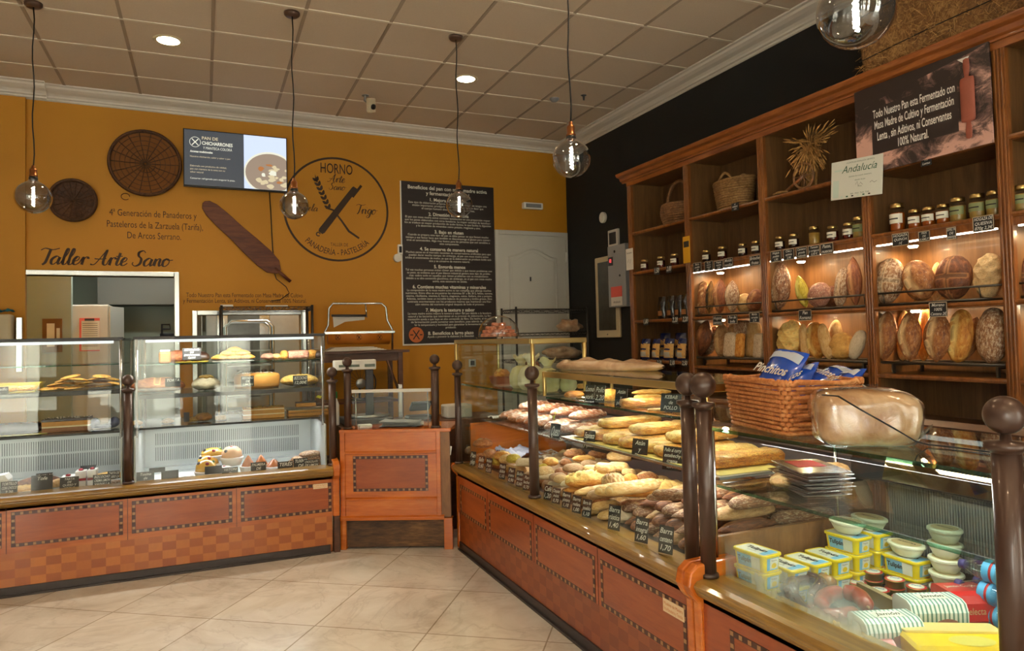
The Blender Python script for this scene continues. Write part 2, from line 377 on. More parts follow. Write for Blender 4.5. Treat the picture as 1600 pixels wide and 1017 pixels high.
# breads
def bread(k, dark, mid, light, cut, flour=0, seeds=None, sc=7, rough=.6, coat=.08):
    t = NT(k); v = t.coord(); n = t.noise(v, sc, 5, .6, .4); n2 = t.noise(v, sc*5, 4)
    c = t.ramp(t.math('ADD', t.math('MULTIPLY', n, .8), t.math('MULTIPLY', n2, .2)), [(.33, lin(*dark)), (.5, lin(*mid)), (.67, lin(*light))])
    at = t.n('ShaderNodeAttribute', attribute_name='cut'); dk = t.math('SUBTRACT', at.outputs['Fac'], 1, True); c = t.mix(t.math('MULTIPLY', at.outputs['Fac'], 1, True), c, lin(*cut)); c = t.mix(dk, c, tuple(v_*.45 for v_ in lin(*dark)))
    if flour:
        fl = t.ramp(t.noise(v, sc*2.2, 6, .7), [(.62-flour*.3, 0), (.75-flour*.3, 1)]); c = t.mix(t.math('MULTIPLY', fl, .75), c, lin(226, 204, 172))
    if seeds:
        vo = t.n('ShaderNodeTexVoronoi'); vo.inputs['Scale'].default_value = seeds[1]; t.l(v, vo.inputs['Vector'])
        sd = t.ramp(vo.outputs['Distance'], [(.30, 1), (.36, 0)]); c = t.mix(sd, c, lin(*seeds[0]))
    t.bsdf(c, rough, bump=t.math('ADD', n2, t.math('MULTIPLY', n, 2)), bstr=.55, bdist=.006, coat=coat); reg(k, t)
bread('crust', (104, 54, 24), (154, 94, 46), (192, 134, 76), (226, 190, 138), flour=.15)
bread('palecrust', (196, 142, 78), (218, 176, 112), (234, 204, 152), (240, 216, 168))
bread('goldcrust', (176, 96, 28), (214, 142, 54), (234, 184, 96), (246, 214, 132))
bread('darkcrust', (70, 34, 18), (112, 62, 32), (152, 92, 52), (176, 118, 70))
bread('ryecrust', (84, 48, 28), (126, 80, 50), (160, 112, 76), (186, 146, 106), flour=.35)
bread('floured', (100, 58, 32), (146, 98, 60), (184, 142, 100), (206, 170, 128), flour=.5)
bread('seedcrust', (132, 82, 40), (176, 122, 66), (204, 156, 98), (214, 176, 120), seeds=((232, 214, 170), 90))
bread('poppyroll', (150, 110, 74), (180, 142, 102), (202, 170, 130), (210, 180, 140), seeds=((52, 42, 40), 110))
bread('whiteseed', (196, 150, 92), (222, 184, 128), (238, 212, 164), (240, 220, 176), seeds=((64, 56, 50), 70))
bread('whiteroll', (206, 182, 148), (226, 206, 174), (240, 226, 200), (240, 226, 200), flour=.5)
bread('greenloaf', (150, 128, 26), (188, 166, 44), (212, 196, 84), (220, 206, 110))
bread('redbread', (98, 44, 20), (140, 76, 38), (176, 112, 64), (206, 150, 98))
bread('zebra', (60, 40, 18), (134, 90, 34), (186, 140, 60), (50, 40, 22))
bread('crackled', (120, 84, 54), (170, 138, 104), (214, 196, 168), (58, 32, 18), flour=.8)
bread('pinkcrust', (120, 72, 58), (164, 108, 86), (196, 144, 118), (200, 150, 124), flour=.3)
bread('pastry', (146, 74, 18), (196, 122, 40), (226, 172, 84), (236, 206, 128), seeds=((92, 62, 34), 34), coat=.35, rough=.4, sc=5)
bread('pastrysugar', (164, 92, 30), (214, 158, 70), (238, 204, 122), (240, 220, 160), coat=.3, seeds=((110, 90, 76), 48), sc=5)
bread('braid', (104, 44, 14), (150, 76, 28), (190, 112, 50), (226, 204, 190), coat=.4, rough=.4, flour=.35)
bread('puff', (176, 106, 34), (216, 156, 66), (238, 200, 116), (246, 222, 150), coat=.2)
bread('cookie', (150, 90, 28), (216, 164, 70), (244, 212, 126), (244, 216, 140), seeds=((128, 72, 26), 26))
bread('macaron', (186, 104, 70), (206, 128, 92), (220, 150, 114), (226, 170, 140))
# ------------------------------------------------------------------ the room
CH = 3.78; XL, XR = -2.6, 5.80; WD = Vector((1, .044, 0)).normalized(); WN = Vector((.044, -1, 0)).normalized()  # along the back wall, out of it
def wp(x, off=0, z=0): return Vector((x, wy(x), z)) + WN*off
struct(MB().box((XL-.2, YF-.3, -.12), (XR+.2, 4.2, 0)), 'floor', 'marble')
struct(MB().box((XL-.2, YF-.3, CH), (XR+.2, 1.2, CH+.12)), 'ceiling', 'ceilingboard')
mb = MB()
for j in range(0, 19): mb.box((XL, -.6*j-.012, CH-.006), (XR, -.6*j+.012, CH+.004))
struct(mb, 'trim_1', 'tbar')
mb = MB()
for i in range(-4, 10): mb.box((.6*i-.012, YF, CH-.005), (.6*i+.012, .9, CH+.004))
struct(mb, 'trim_2', plain('tbarshade', (158, 140, 120), .6))  # bars along y darker: their shadow gaps are put into the colour
# back wall with its two openings (x0, x1, z0, z1 along the wall)
O1 = (atw(38, 428).x, atw(272, 432).x, 0, atw(150, 431).z); O2 = (atw(308, 493).x, atw(470, 493).x, .75, atw(380, 492).z)
mb = MB()
def wbox(mb, x0, x1, z0, z1, o0, o1, m=0):   # box standing on the back wall, o = distance out of it
    a, b = wp(x0), wp(x1); vs = []
    for z in (z0, z1):
        for p, o in ((a, o1), (b, o1), (b, o0), (a, o0)): vs.append((p.x+WN.x*o, p.y+WN.y*o, z))
    mb.add(vs, [(0,3,2,1),(4,5,6,7),(0,1,5,4),(1,2,6,5),(2,3,7,6),(3,0,4,7)], m)
for r in ((XL-.2, O1[0], 0, CH), (O1[0], O1[1], O1[3], CH), (O1[1], O2[0], 0, CH), (O2[0], O2[1], 0, O2[2]), (O2[0], O2[1], O2[3], CH), (O2[1], XR+.3, 0, CH)):
    wbox(mb, r[0], r[1], r[2], r[3], -.12, 0)
wbox(mb, XL-.2, atw(41, 200).x, 0, CH, 0, .05)
struct(mb, 'wall_back', 'mustard')
struct(MB().box((XR, YF-.3, 0), (XR+.15, 1.2, CH)), 'wall_right', 'blackwall')
struct(MB().box((XL-.15, YF-.3, 0), (XL, 1.2, CH)), 'wall_left', 'whitewall')
# storefront behind the camera
mb = MB(); bays = [(-2.4, -.75), (-.15, .30), (.55, 1.38), (1.84, 2.55), (4.15, 5.65)]  # unseen leftmost bay added for daylight; inner bays follow the reflections
xs = [XL-.15] + [c for b in bays for c in b] + [XR+.15]
for k in range(0, len(xs), 2): mb.box((xs[k], YF-.1, 0), (xs[k+1], YF+.06, CH))
for a, b in bays: mb.box((a, YF-.1, 2.95), (b, YF+.06, CH))
struct(mb, 'wall_front', 'whitewall')
for k, (a, b) in enumerate(bays):
    mb = MB(); g = .05
    mb.box((a, YF-.03, 0), (a+g, YF+.03, 2.95)).box((b-g, YF-.03, 0), (b, YF+.03, 2.95)).box((a+g, YF-.03, 2.9), (b-g, YF+.03, 2.95)).box((a+g, YF-.03, 0), (b-g, YF+.03, .07))
    mb.box((a+g, YF-.02, 2.1), (b-g, YF+.02, 2.14)); mb.box((a+g, YF-.006, .07), (b-g, YF, 2.9), 1)
    struct(mb, 'door_1' if k == 2 else 'window_%d' % (k+1 if k < 2 else k), ['darkgrey', 'glass'])
mb = MB()
for i in range(6): mb.box((-9, YF-.5-.6*i, -.14-.02*i), (12, YF-.15-.6*i if i == 0 else YF-.5-.6*(i-1)-.02, -.02-.02*i), i % 2)
mb.box((-9, YF-14, -.3), (12, YF-3.5, -.16), 0)
struct(mb, 'ground', [plain('pavelight', (222, 216, 210), .8), plain('pavedark', (172, 164, 160), .8)])
mb = MB().box((-14, YF-13, -.3), (18, YF-12.5, 8))  # unseen building added opposite to break up the reflections in the glass
for i in range(9):
    for z in (0, 3.1): mb.box((-12+3.2*i, YF-12.5, z), (-10.6+3.2*i, YF-12.44, z+2.2), 1)
struct(mb, 'wall_added_street', [plain('facade', (196, 190, 178), .8), 'darkgrey'])
# cornices
prof = [(0, 0), (.155, 0), (.155, .012), (.135, .018), (.125, .034), (.095, .050), (.055, .062), (.035, .078), (.030, .092), (.012, .096), (.012, .112), (0, .118)]
def cornice(name, a, d, out):
    mb = MB(); mb.prism([(p[0], -p[1]) for p in prof], a, out, (0, 0, 1), d); struct(mb, name, 'cornicewhite')
xp = atw(41, 200).x
cornice('trim_3', wp(xp, 0, CH), wp(XR+.02, 0, CH)-wp(xp, 0, CH), WN)
cornice('trim_4', wp(XL, .05, CH), wp(xp+.16, .05, CH)-wp(XL, .05, CH), WN)
cornice('trim_5', Vector((XR, 1.0, CH)), Vector((0, YF-1.0, 0)), Vector((-1, 0, 0)))
cornice('trim_6', Vector((XL, 1.0, CH)), Vector((0, YF-1.0, 0)), Vector((1, 0, 0)))
# steel frames of the two openings
mb = MB(); e = .045
for (x0, x1, z0, z1) in (O1, ):
    wbox(mb, x0-e, x0, z0, z1+e, -.13, .03); wbox(mb, x1, x1+e, z0, z1+e, -.13, .03); wbox(mb, x0, x1, z1, z1+e, -.13, .03)
struct(mb, 'trim_7', 'steel', .004)
mb = MB(); x0, x1, z0, z1 = O2
wbox(mb, x0-e, x0, z0, z1+e, -.13, .03); wbox(mb, x1, x1+e, z0, z1+e, -.13, .03); wbox(mb, x0, x1, z1, z1+e, -.13, .03); wbox(mb, x0, x1, z0-e, z0, -.13, .03)
struct(mb, 'trim_8', 'steel', .004)
# kitchen behind the back wall
KY = 3.3
struct(MB().box((XL-.2, KY, 0), (5.95, KY+.12, 2.9)).box((5.83, 1.2, 0), (5.95, KY, 2.9)), 'wall_kitchen', 'kitchenwall')
struct(MB().box((XL-.2, 1.0, 2.75), (5.95, KY+.1, 2.9)), 'ceiling_kitchen', 'kitchenwall2')
struct(MB().box((-.35, .85, 0), (-.25, KY, 2.75)), 'wall_passage', 'kitchenwall2')
mb = MB(); a = aty(150, 432, KY-.02); b = aty(262, 432, KY-.02)
mb.box((aty(160, 440, KY).x, KY-.45, 1.95), (3.2, KY, 2.75))
struct(mb, 'wall_kitchen_soffit', plain('soffit', (118, 116, 108), .6))
struct(MB().box((1.62, .86, 0), (1.70, 2.4, 2.75)), 'wall_kitchen_side', 'kitchenwall2')
for n, loc, pw in (('kitchen', (.9, 1.9, 2.72), 14), ('oven', (2.6, 1.7, 2.72), 40)):  # unseen lamps added to light the rooms behind the openings
    t_ = thing('added_batten_light', 'added unseen batten light on the %s ceiling behind the wall' % n, 'light', (loc[0], loc[1], 2.75))
    MB().box((loc[0]-.55, loc[1]-.06, 2.70), (loc[0]+.55, loc[1]+.06, 2.75)).build('housing', 'white', t_)
    MB().cyl((loc[0]-.52, loc[1], 2.685), (loc[0]+.52, loc[1], 2.685), .013).build('tube', 'tubelight', t_)
    area('added_batten_lamp', (loc[0], loc[1], 2.66), (0, 0, 0), 1.0, .08, pw, (.93, 1, .94))
# ------------------------------------------------------------------ ceiling fittings
for k, (x, y) in enumerate([(1.489, -.907), (3.903, -.906), (1.5, -3.9), (3.9, -3.9), (1.5, -6.9), (3.9, -6.9), (-.9, -3.9), (-.9, -6.9), (1.5, -9.3), (3.9, -9.3)]):
    lab = ['round lit recessed downlight in the ceiling above the round wall sieve', 'round lit recessed downlight beside the middle pendant cord'][k] if k < 2 else 'round recessed downlight in the ceiling behind the camera, %s of them' % ORD[k-2]
    t_ = thing('ceiling_downlight', lab, 'ceiling light', (x, y, CH), group='recessed ceiling downlights')
    MB().lathe([(.078, CH-.004), (.098, CH-.012), (.108, CH-.004), (.108, CH)], (x, y, 0), 32).build('rim', 'cream', t_)
    MB().lathe([(.001, CH-.005), (.080, CH-.005)], (x, y, 0), 32).build('diffuser', 'lampface', t_)
    L_ = bpy.data.lights.new('downlight_lamp', 'SPOT'); L_.energy = 55; L_.color = WARM; L_.spot_size = 2.5; L_.spot_blend = .9; L_.shadow_soft_size = .08
    o = bpy.data.objects.new('downlight_lamp', L_); COL.objects.link(o); o.location = (x, y, CH-.03)

def pendant(x, y, zb, R, label):
    """zb = height of the bulb's centre"""
    t_ = thing('pendant_lamp', label, 'pendant lamp', (x, y, CH), group='globe bulb pendants')
    k = R/.105
    MB().lathe([(0, CH-.028), (.045, CH-.026), (.054, CH-.016), (.056, CH)], (x, y, 0), 20).build('ceiling_rose', 'bronze', t_)
    zc = zb+R*1.75
    pts = [(x+.006*math.sin(i*1.3), y, zc+(CH-.02-zc)*i/12) for i in range(13)]
    MB().tube(pts, .0045, 6).build('cord', 'cable', t_)
    c_ = MB().lathe([(0, zc+.018), (.010, zc+.018), (.012, zc), (.019, zc-.003), (.022, zc-.012), (.022, zc-.045), (.026, zc-.048), (.026, zc-.056), (.020, zc-.058)], (x, y, 0), 16).build('lamp_holder', 'copper', t_)
    MB().lathe([(.020, zc-.055), (.026, zc-.060), (.028, zc-.075), (.024, zc-.085), (.018, zc-.088)], (x, y, 0), 16).build('collar', 'blackmetal', c_)
    pr = [(.018, zb+R*1.22), (.019, zb+R*1.10)]
    for i in range(1, 17):
        a = .22 + (PI-.22)*i/16; pr.append((R*math.sin(a), zb+R*math.cos(a)*.98))
    MB().lathe(pr, (x, y, 0), 28).build('bulb', 'smoke', t_)
    MB().lathe([(.004, zb+R*1.2), (.006, zb+R*.75), (.005, zb+R*.6), (0, zb+R*.6)], (x, y, 0), 8).build('stem', 'thinglass', t_)
    sp = [(x+.006*math.cos(i*1.1), y+.006*math.sin(i*1.1), zb+R*.62-R*1.15*i/40) for i in range(41)]
    MB().tube(sp, .004, 5).build('filament', 'filament', t_)
def vert(px0, py0, pb, z=CH):
    P = atz(px0, py0, z); d = pix(*pb); A = Vector((P.x-CAM.x, P.y-CAM.y)); k = A.dot(Vector((d.x, d.y)))/(d.x**2+d.y**2); Q = CAM+d*k
    return P.x, P.y, Q.z
x, y, z = vert(52, 5, (50, 308)); pendant(x, y, z, .112, 'smoked globe bulb on black cord, leftmost, beside the small round sieve')
x, y, z = vert(456, 20, (457, 321)); pendant(x, y, z, .100, 'smoked globe bulb on black cord in front of the round bakery emblem')
x, y, z = vert(712, 57, (717, 320)); pendant(x, y, z, .100, 'smoked globe bulb on black cord in front of the dark benefits poster')
P = atz(893, 250, 2.45); d = pix(893, 248); Q = CAM+d*(3.75/d.dot(FW)); pendant(Q.x, Q.y, Q.z, .101, 'smoked globe bulb on black cord hanging before the black wall corner')
d = pix(1337, 18); Q = CAM+d*(2.05/d.dot(FW)); pendant(Q.x, Q.y, Q.z, .106, 'large smoked globe bulb cut off by the top edge of the photo')
for n_, px, py in (('', 866, 154),):
    P = atz(px, py, CH); single(MB().lathe([(0, CH-.03), (.03, CH-.028), (.045, CH-.01), (.05, CH)], (P.x, P.y, 0), 20), 'smoke_detector', 'grey', 'small round grey sensor disc on the ceiling near the back corner', 'sensor')
P = atz(912, 149, CH); single(MB().lathe([(0, CH-.05), (.008, CH-.048), (.012, CH-.01), (.03, CH)], (P.x, P.y, 0), 12), 'sprinkler_head', 'darkgrey', 'tiny dark nozzle on the ceiling right of the last cord', 'ceiling fitting')
P = atz(571, 149, CH)
t_ = thing('security_camera', 'white security camera with round lens hanging below the ceiling', 'security camera', P)
MB().lathe([(.035, CH-.006), (.035, CH)], (P.x, P.y, 0), 16).build('mount', 'grey', t_)
MB().tube([(P.x, P.y, CH-.003), (P.x-.01, P.y, CH-.05), (P.x+.03, P.y-.01, CH-.08)], .010).build('arm', 'grey', t_)
R_ = Euler((.35, -.32, .5)); c = Vector((P.x+.045, P.y-.03, CH-.10))
b_ = MB().ob(c, (.075, .05, .13), R_).build('housing', 'cream', t_, .006)
fr = c + R_.to_matrix() @ Vector((0, -.026, -.01))
MB().cyl(fr, fr+R_.to_matrix() @ Vector((0, -.012, 0)), .026, 18).build('lens', 'black', b_)
# ------------------------------------------------------------------ things on the back wall
def sieve(px, py, rpx, off, label, ring, nr):
    c = atw(px, py, off); r = rpx
    t_ = thing('wicker_sieve', label, 'sieve', c, group='round sieves on the wall')
    u = WD; v = Vector((0, 0, 1)); n = WN
    P = lambda a, rr, o=0: c + u*(rr*math.cos(a)) + v*(rr*math.sin(a)) + n*o
    mb = MB()
    mb.tube([P(2*PI*i/48, r, .0) for i in range(48)], .016, 6, closed=True); mb.tube([P(2*PI*i/48, r, .03) for i in range(48)], .012, 6, closed=True)
    mb.build('rim', ring, t_)
    m2 = MB()
    for k in range(1, nr): m2.tube([P(2*PI*i/40, r*k/nr, -.02+.03*(k/nr)**2+.003*math.sin(i*2)) for i in range(40)], .003, 4, closed=True)
    for k in range(18): m2.tube([P(2*PI*k/18, .01, -.02), P(2*PI*k/18, r*.5, -.012), P(2*PI*k/18, r, .01)], .0045, 4)
    m2.build('spokes', ring, t_)
    m3 = MB(); m3.grid(9, 36, lambda a, b: P(2*PI*b, max(.002, r*a), -.026+.03*a*a), cv=True); m3.build('mesh_bottom', 'darkmesh' if nr > 6 else 'basketbrown', t_)
    return t_
plain('darkmesh', (122, 74, 24), .8)
s1 = sieve(227, 255, atw(285, 255).x-atw(227, 255).x-.02, .05, 'large round brown wicker sieve left of the television', 'basketbrown', 7)
k_ = MB(); c = atw(196, 307, .03); k_.tube([c+WD*(.035*math.cos(a*.5))+Vector((0, 0, .03*math.sin(a*.5))) for a in range(0, 12)], .003, 5); k_.build('hanging_loop', 'basketbrown', s1)
sieve(114, 313, atw(152, 313).x-atw(114, 313).x-.01, .05, 'small round dark brown sieve below and left of the large one', 'basketbrown', 5)
# television
a, b = atw(289, 205, .10), atw(452, 300, .10); W = (b.x-a.x)/WD.x; ht = W*.585
ac = atw(370, 252, .10)
t_ = thing('television', 'wall mounted flat television showing a bread slide and a cooking pan', 'television', (ac.x, ac.y, ac.z-ht/2))
tv = lambda u, v, o=0: Vector(ac)+WD*u+Vector((0, 0, v))+WN*o
def tvb(mb, u0, u1, v0, v1, o0, o1, m=0):
    vs = [tv(u, v, o) for v in (v0, v1) for (u, o) in ((u0, o1), (u1, o1), (u1, o0), (u0, o0))]
    mb.add(vs, [(0,3,2,1),(4,5,6,7),(0,1,5,4),(1,2,6,5),(2,3,7,6),(3,0,4,7)][0:6], m)
mb = MB(); tvb(mb, -W/2, W/2, -ht/2, ht/2, -.03, .0); mb.build('casing', 'black', t_, .004)
mb = MB(); tvb(mb, -.12, .12, -.12, .12, -.10, -.03); mb.build('wall_bracket', 'blackmetal', t_)
mb = MB(); e = .009; X0, X1, Y0, Y1 = -W/2+e, W/2-e, -ht/2+.018, ht/2-e; sx = X0+(X1-X0)*.57
tvb(mb, X0, sx, Y0, Y1, .0, .001, 0); tvb(mb, sx, X1, Y0, Y1, .0, .001, 1)
pc = (X1-.155, Y0+.165)
def disc(mb, cx, cy, rx, ry, o, m, n=32, x0=-9, x1=9, y0=-9, y1=9, ph=0, wob=0):
    vs = [tv(min(max(cx+rx*(1+wob*math.sin(5*i+ph))*math.cos(2*PI*i/n), x0), x1), min(max(cy+ry*(1+wob*math.cos(7*i+ph))*math.sin(2*PI*i/n), y0), y1), o) for i in range(n)]
    mb.add(vs, [tuple(range(n))], m)
disc(mb, pc[0], pc[1], .25, .215, .0015, 3, 40, sx, X1, Y0, Y1); disc(mb, pc[0], pc[1], .235, .195, .002, 2, 40, sx, X1, Y0, Y1)
rr = random.Random(3)
for i in range(26):
    a, q = rr.random()*2*PI, rr.random()**.6
    disc(mb, pc[0]+.03+q*.17*math.cos(a), pc[1]-.02+q*.12*math.sin(a), .012+.028*rr.random(), .010+.016*rr.random(), .0022+i*.00003, [4, 3, 4, 5, 4][i % 5], 9, sx, X1, Y0, Y1, i, .25)
disc(mb, X0+.095, Y1-.115, .050, .050, .0016, 3, 28); disc(mb, X0+.095, Y1-.115, .046, .046, .0018, 0, 28)
for sg in (1, -1): mb.ribbon([(-.028*sg, -.03), (.028*sg, .03)], .008, tv(X0+.095, Y1-.115, .002), WD, (0,0,1), 3)
o_ = lambda u, v: tv(u, v, .0022)
mb.text('PAN DE', .042, o_(X0+.155, Y1-.085), WD, (0,0,1), 4, 'L', bold=.01); mb.text('CHICHARRONES', .046, o_(X0+.155, Y1-.135), WD, (0,0,1), 3, 'L', bold=.02, width=.275)
mb.text('Y MANTECA COLORÁ', .036, o_(X0+.165, Y1-.178), WD, (0,0,1), 3, 'L', width=.26); mb.text('Aromas tradicionales', .027, o_(X0+.05, Y1-.215), WD, (0,0,1), 3, 'L', bold=.03, width=.20)
for i, s_ in enumerate(('Nuestro chicharrón, color y sabor a pan', '', '', 'Elaborado con productos de calidad,', 'pan con manteca de la zona con su', 'sabor natural', '', 'Conservar refrigerado para asegurar la pieza.')):
    if s_: mb.text(s_, .022, o_(X0+.05, Y1-.262-i*.030), WD, (0,0,1), 4 if i != 7 else 3, 'L', maxw=.40)
mb.build('screen', ['screendark', 'screenlight', 'screenpan', 'screenwhite', 'screencream', 'screenorange'], t_)
mb = MB(); c0 = atw(421, 300, .02); pts = [c0, atw(423, 330, .008), atw(426, 390, .008), atw(430, 420, .01)]
single(mb.tube(pts, .005, 6), 'television_cable', 'cable', 'thin black cable running down the yellow wall from the television', 'cable')
# bread peel
def strip_outline(pts, ws):
    L_, R2 = [], []
    for i, p in enumerate(pts):
        a = pts[max(i-1, 0)]; b = pts[min(i+1, len(pts)-1)]; dx, dy = b[0]-a[0], b[1]-a[1]; l = math.hypot(dx, dy)
        L_.append((p[0]-dy/l*ws[i]/2, p[1]+dx/l*ws[i]/2)); R2.append((p[0]+dy/l*ws[i]/2, p[1]-dx/l*ws[i]/2))
    return R2 + L_[::-1]
c = atw(318, 316, .03); e_ = atw(436, 425, .03); h_ = atw(454, 440, .03)
loc2 = lambda P: ((P-c).dot(WD), P.z-c.z)
A2, B2, H2 = (0, 0), loc2(e_), loc2(h_)
t_ = thing('bread_peel', 'long dark brown wooden bread peel hanging diagonally on the yellow wall', 'bread peel', atw(380, 380, .03))
L2 = lambda t: (A2[0]+(B2[0]-A2[0])*t, A2[1]+(B2[1]-A2[1])*t)
mb = MB(); mb.prism(strip_outline([L2(t) for t in (0, .03, .10, .25, .45, .6, .8, .92, 1)], [.03, .10, .145, .165, .17, .19, .20, .17, .05]), c-WN*.012, WD, (0, 0, 1), WN*.024); mb.build('blade', 'peelwood', t_, .003)
MB().tube([c+WD*B2[0]*.94+Vector((0,0,B2[1]*.94)), h_], .016, 8).build('handle', 'peelwood', t_)
pts = [atw(428, 424, .02), atw(432, 436, .01), atw(447, 448, .01), atw(452, 458, .01), atw(438, 468, .01), atw(424, 470, .01)]
single(MB().tube(pts, .004, 5), 'socket_cable', 'cable', 'loose black cable curling under the handle of the bread peel', 'cable')
# lettering painted on the wall
def wall_text(name, lines, label):
    mb = MB()
    for (s_, px, py, px2, size, kw) in lines:
        p0 = atw(px, py, .0015); wdt = (atw(px2, py, .0015)-p0).length
        mb.text(s_, size, p0, WD, (0,0,1), 0, 'L', width=wdt, **kw)
    return single(mb, name, ['brownink'], label, 'wall lettering')
wall_text('wall_lettering', [('4ª Generación de Panaderos y', 171, 336, 307, .088, {}), ('Pasteleros de la Zarzuela (Tarifa),', 167, 354, 317, .088, {}), ('De Arcos Serrano.', 199, 372, 283, .088, {})], 'dark painted lines about four generations of bakers under the sieves')
wall_text('wall_lettering', [('Todo Nuestro Pan esta Fermentado con Masa Madre de Cultivo', 291, 464, 473, .060, {}), ('y Fermentación Lenta, sin Aditivos, ni Conservantes 100% Natural.', 286, 473, 479, .060, {})], 'two small dark painted lines above the steel framed hatch')
# brush script title, drawn as pen strokes
def brush(mb, pts, ox, oy, s, o, w0=.11, m=0):
    P = []; n = len(pts)
    for i in range(n-1):
        p0, p1, p2, p3 = pts[max(i-1,0)], pts[i], pts[i+1], pts[min(i+2,n-1)]
        for k in range(6):
            t = k/6; P.append(tuple(.5*((2*p1[j])+(-p0[j]+p2[j])*t+(2*p0[j]-5*p1[j]+4*p2[j]-p3[j])*t*t+(-p0[j]+3*p1[j]-3*p2[j]+p3[j])*t**3) for j in (0, 1)))
    P.append(pts[-1]); W_ = []
    for i in range(len(P)):
        a, b = P[max(i-1, 0)], P[min(i+1, len(P)-1)]; dn = (a[1]-b[1])/(math.hypot(b[0]-a[0], b[1]-a[1]) or 1)
        W_.append(s*w0*(.45+.75*max(0, dn)))
    mb.ribbon([(ox+(p[0]+p[1]*.28)*s, oy+p[1]*s) for p in P], W_, o, WD, (0, 0, 1), m)
GL = {  # strokes in units of x-height, and advance
 'T': ([[(0,1.7),(.4,1.95),(1.2,1.8),(1.9,2.0)],[(1.0,1.85),(.95,1.0),(.85,.2),(.6,-.1)]],1.35), 'a': ([[(.85,.85),(.5,1.0),(.1,.6),(.15,.1),(.45,0),(.8,.5),(.88,.9),(.82,.3),(.95,0),(1.2,.3)]],1.12),
 'l': ([[(0,.3),(.45,1.3),(.5,1.9),(.3,1.9),(.2,1.0),(.25,.1),(.5,0),(.7,.3)]],.62), 'e': ([[(0,.35),(.5,.55),(.6,.9),(.35,1.0),(.1,.6),(.15,.1),(.45,0),(.8,.3)]],.78),
 'r': ([[(0,.3),(.2,.95),(.28,.75),(.3,.1),(.3,.0)],[(.3,.5),(.5,.95),(.75,.95),(.8,.75)]],.85), 'A': ([[(-.2,.1),(.3,.1),(.9,1.3),(1.2,1.95),(1.15,1.0),(1.2,.2),(1.5,0),(1.7,.3)],[(.1,.8),(.7,.75),(1.4,.85)]],1.65),
 't': ([[(.3,1.6),(.25,.9),(.2,.2),(.4,0),(.65,.3)],[(-.1,1.15),(.65,1.2)]],.62), 'S': ([[(1.2,1.7),(.9,1.98),(.45,1.75),(.5,1.3),(.9,.9),(.9,.25),(.45,-.05),(.05,.2),(.1,.45)]],1.3),
 'n': ([[(0,.3),(.18,.95),(.2,.4),(.2,0)],[(.2,.4),(.5,.95),(.72,.85),(.72,.3),(.85,0),(1.1,.3)]],1.05), 'o': ([[(.45,1.0),(.1,.7),(.15,.1),(.5,0),(.8,.4),(.7,.9),(.42,.98),(.75,.8),(1.2,.85)]],1.1), ' ': ([], .55),
 'Z': ([[(0,1.7),(1.0,1.8),(.1,.1),(1.1,.1)]],1.1), 'z': ([[(.1,.9),(.7,.9),(.1,.05),(.8,.15)]],.85), 'u': ([[(.05,.9),(.05,.2),(.3,0),(.65,.4),(.7,.9),(.7,.2),(.95,.1)]],1.0), 'i': ([[(.1,.9),(.1,.1),(.35,.1)],[(.12,1.3),(.16,1.38)]],.45), 'g': ([[(.75,.85),(.4,1),(.1,.5),(.4,.05),(.75,.6),(.78,.9),(.7,-.5),(.3,-.8),(.1,-.5),(.9,.2)]],.95), '.': ([[(.1,0),(.2,.05)]],.3)}
def script(mb, s_, p0, wdt, m=0, w0=.15):
    adv = sum(GL[c_][1] for c_ in s_); s = wdt/adv; x = 0
    for c_ in s_:
        for st in GL[c_][0]: brush(mb, st, x*s, 0, s, p0, w0, m)
        x += GL[c_][1]
mb = MB(); p0 = atw(57, 412, .0015); script(mb, 'Taller Arte Sano', p0, (atw(266, 412, .0015)-p0).length, w0=.26)
single(mb, 'wall_lettering', ['brownink'], 'large dark brush script title on the wall above the left kitchen opening', 'wall lettering')
# round emblem
c = atw(527, 327, .0015); rE = ((atw(608, 327)-atw(447, 327)).length)/2
mb = MB(); O = lambda u, v: c+WD*u+Vector((0, 0, v))
k = rE
mb.ribbon([(k*math.cos(2*PI*i/72), k*math.sin(2*PI*i/72)) for i in range(72)], .022, c, WD, (0,0,1), 0, True)
mb.text('HORNO', .15, O(0, .70*k), WD, (0,0,1), 0, width=.62*k, bold=.005)
p0 = O(-.17*k, .53*k); script(mb, 'Arte', p0, .32*k, w0=.2); script(mb, 'Sano', O(-.16*k, .38*k), .32*k, w0=.2)
script(mb, 'Zarzuela', O(-.90*k, -.06*k), .52*k, w0=.2); script(mb, 'Trigo', O(.33*k, -.06*k), .44*k, w0=.2)
mb.text('TALLER DE', .050, O(.03*k, -.72*k), WD, (0,0,1), 0, width=.34*k)
mb.text('PANADERÍA - PASTELERÍA', .088, c, WD, (0,0,1), 0, arc=(.90*k, -1), bold=.005, maxw=1.38*k)
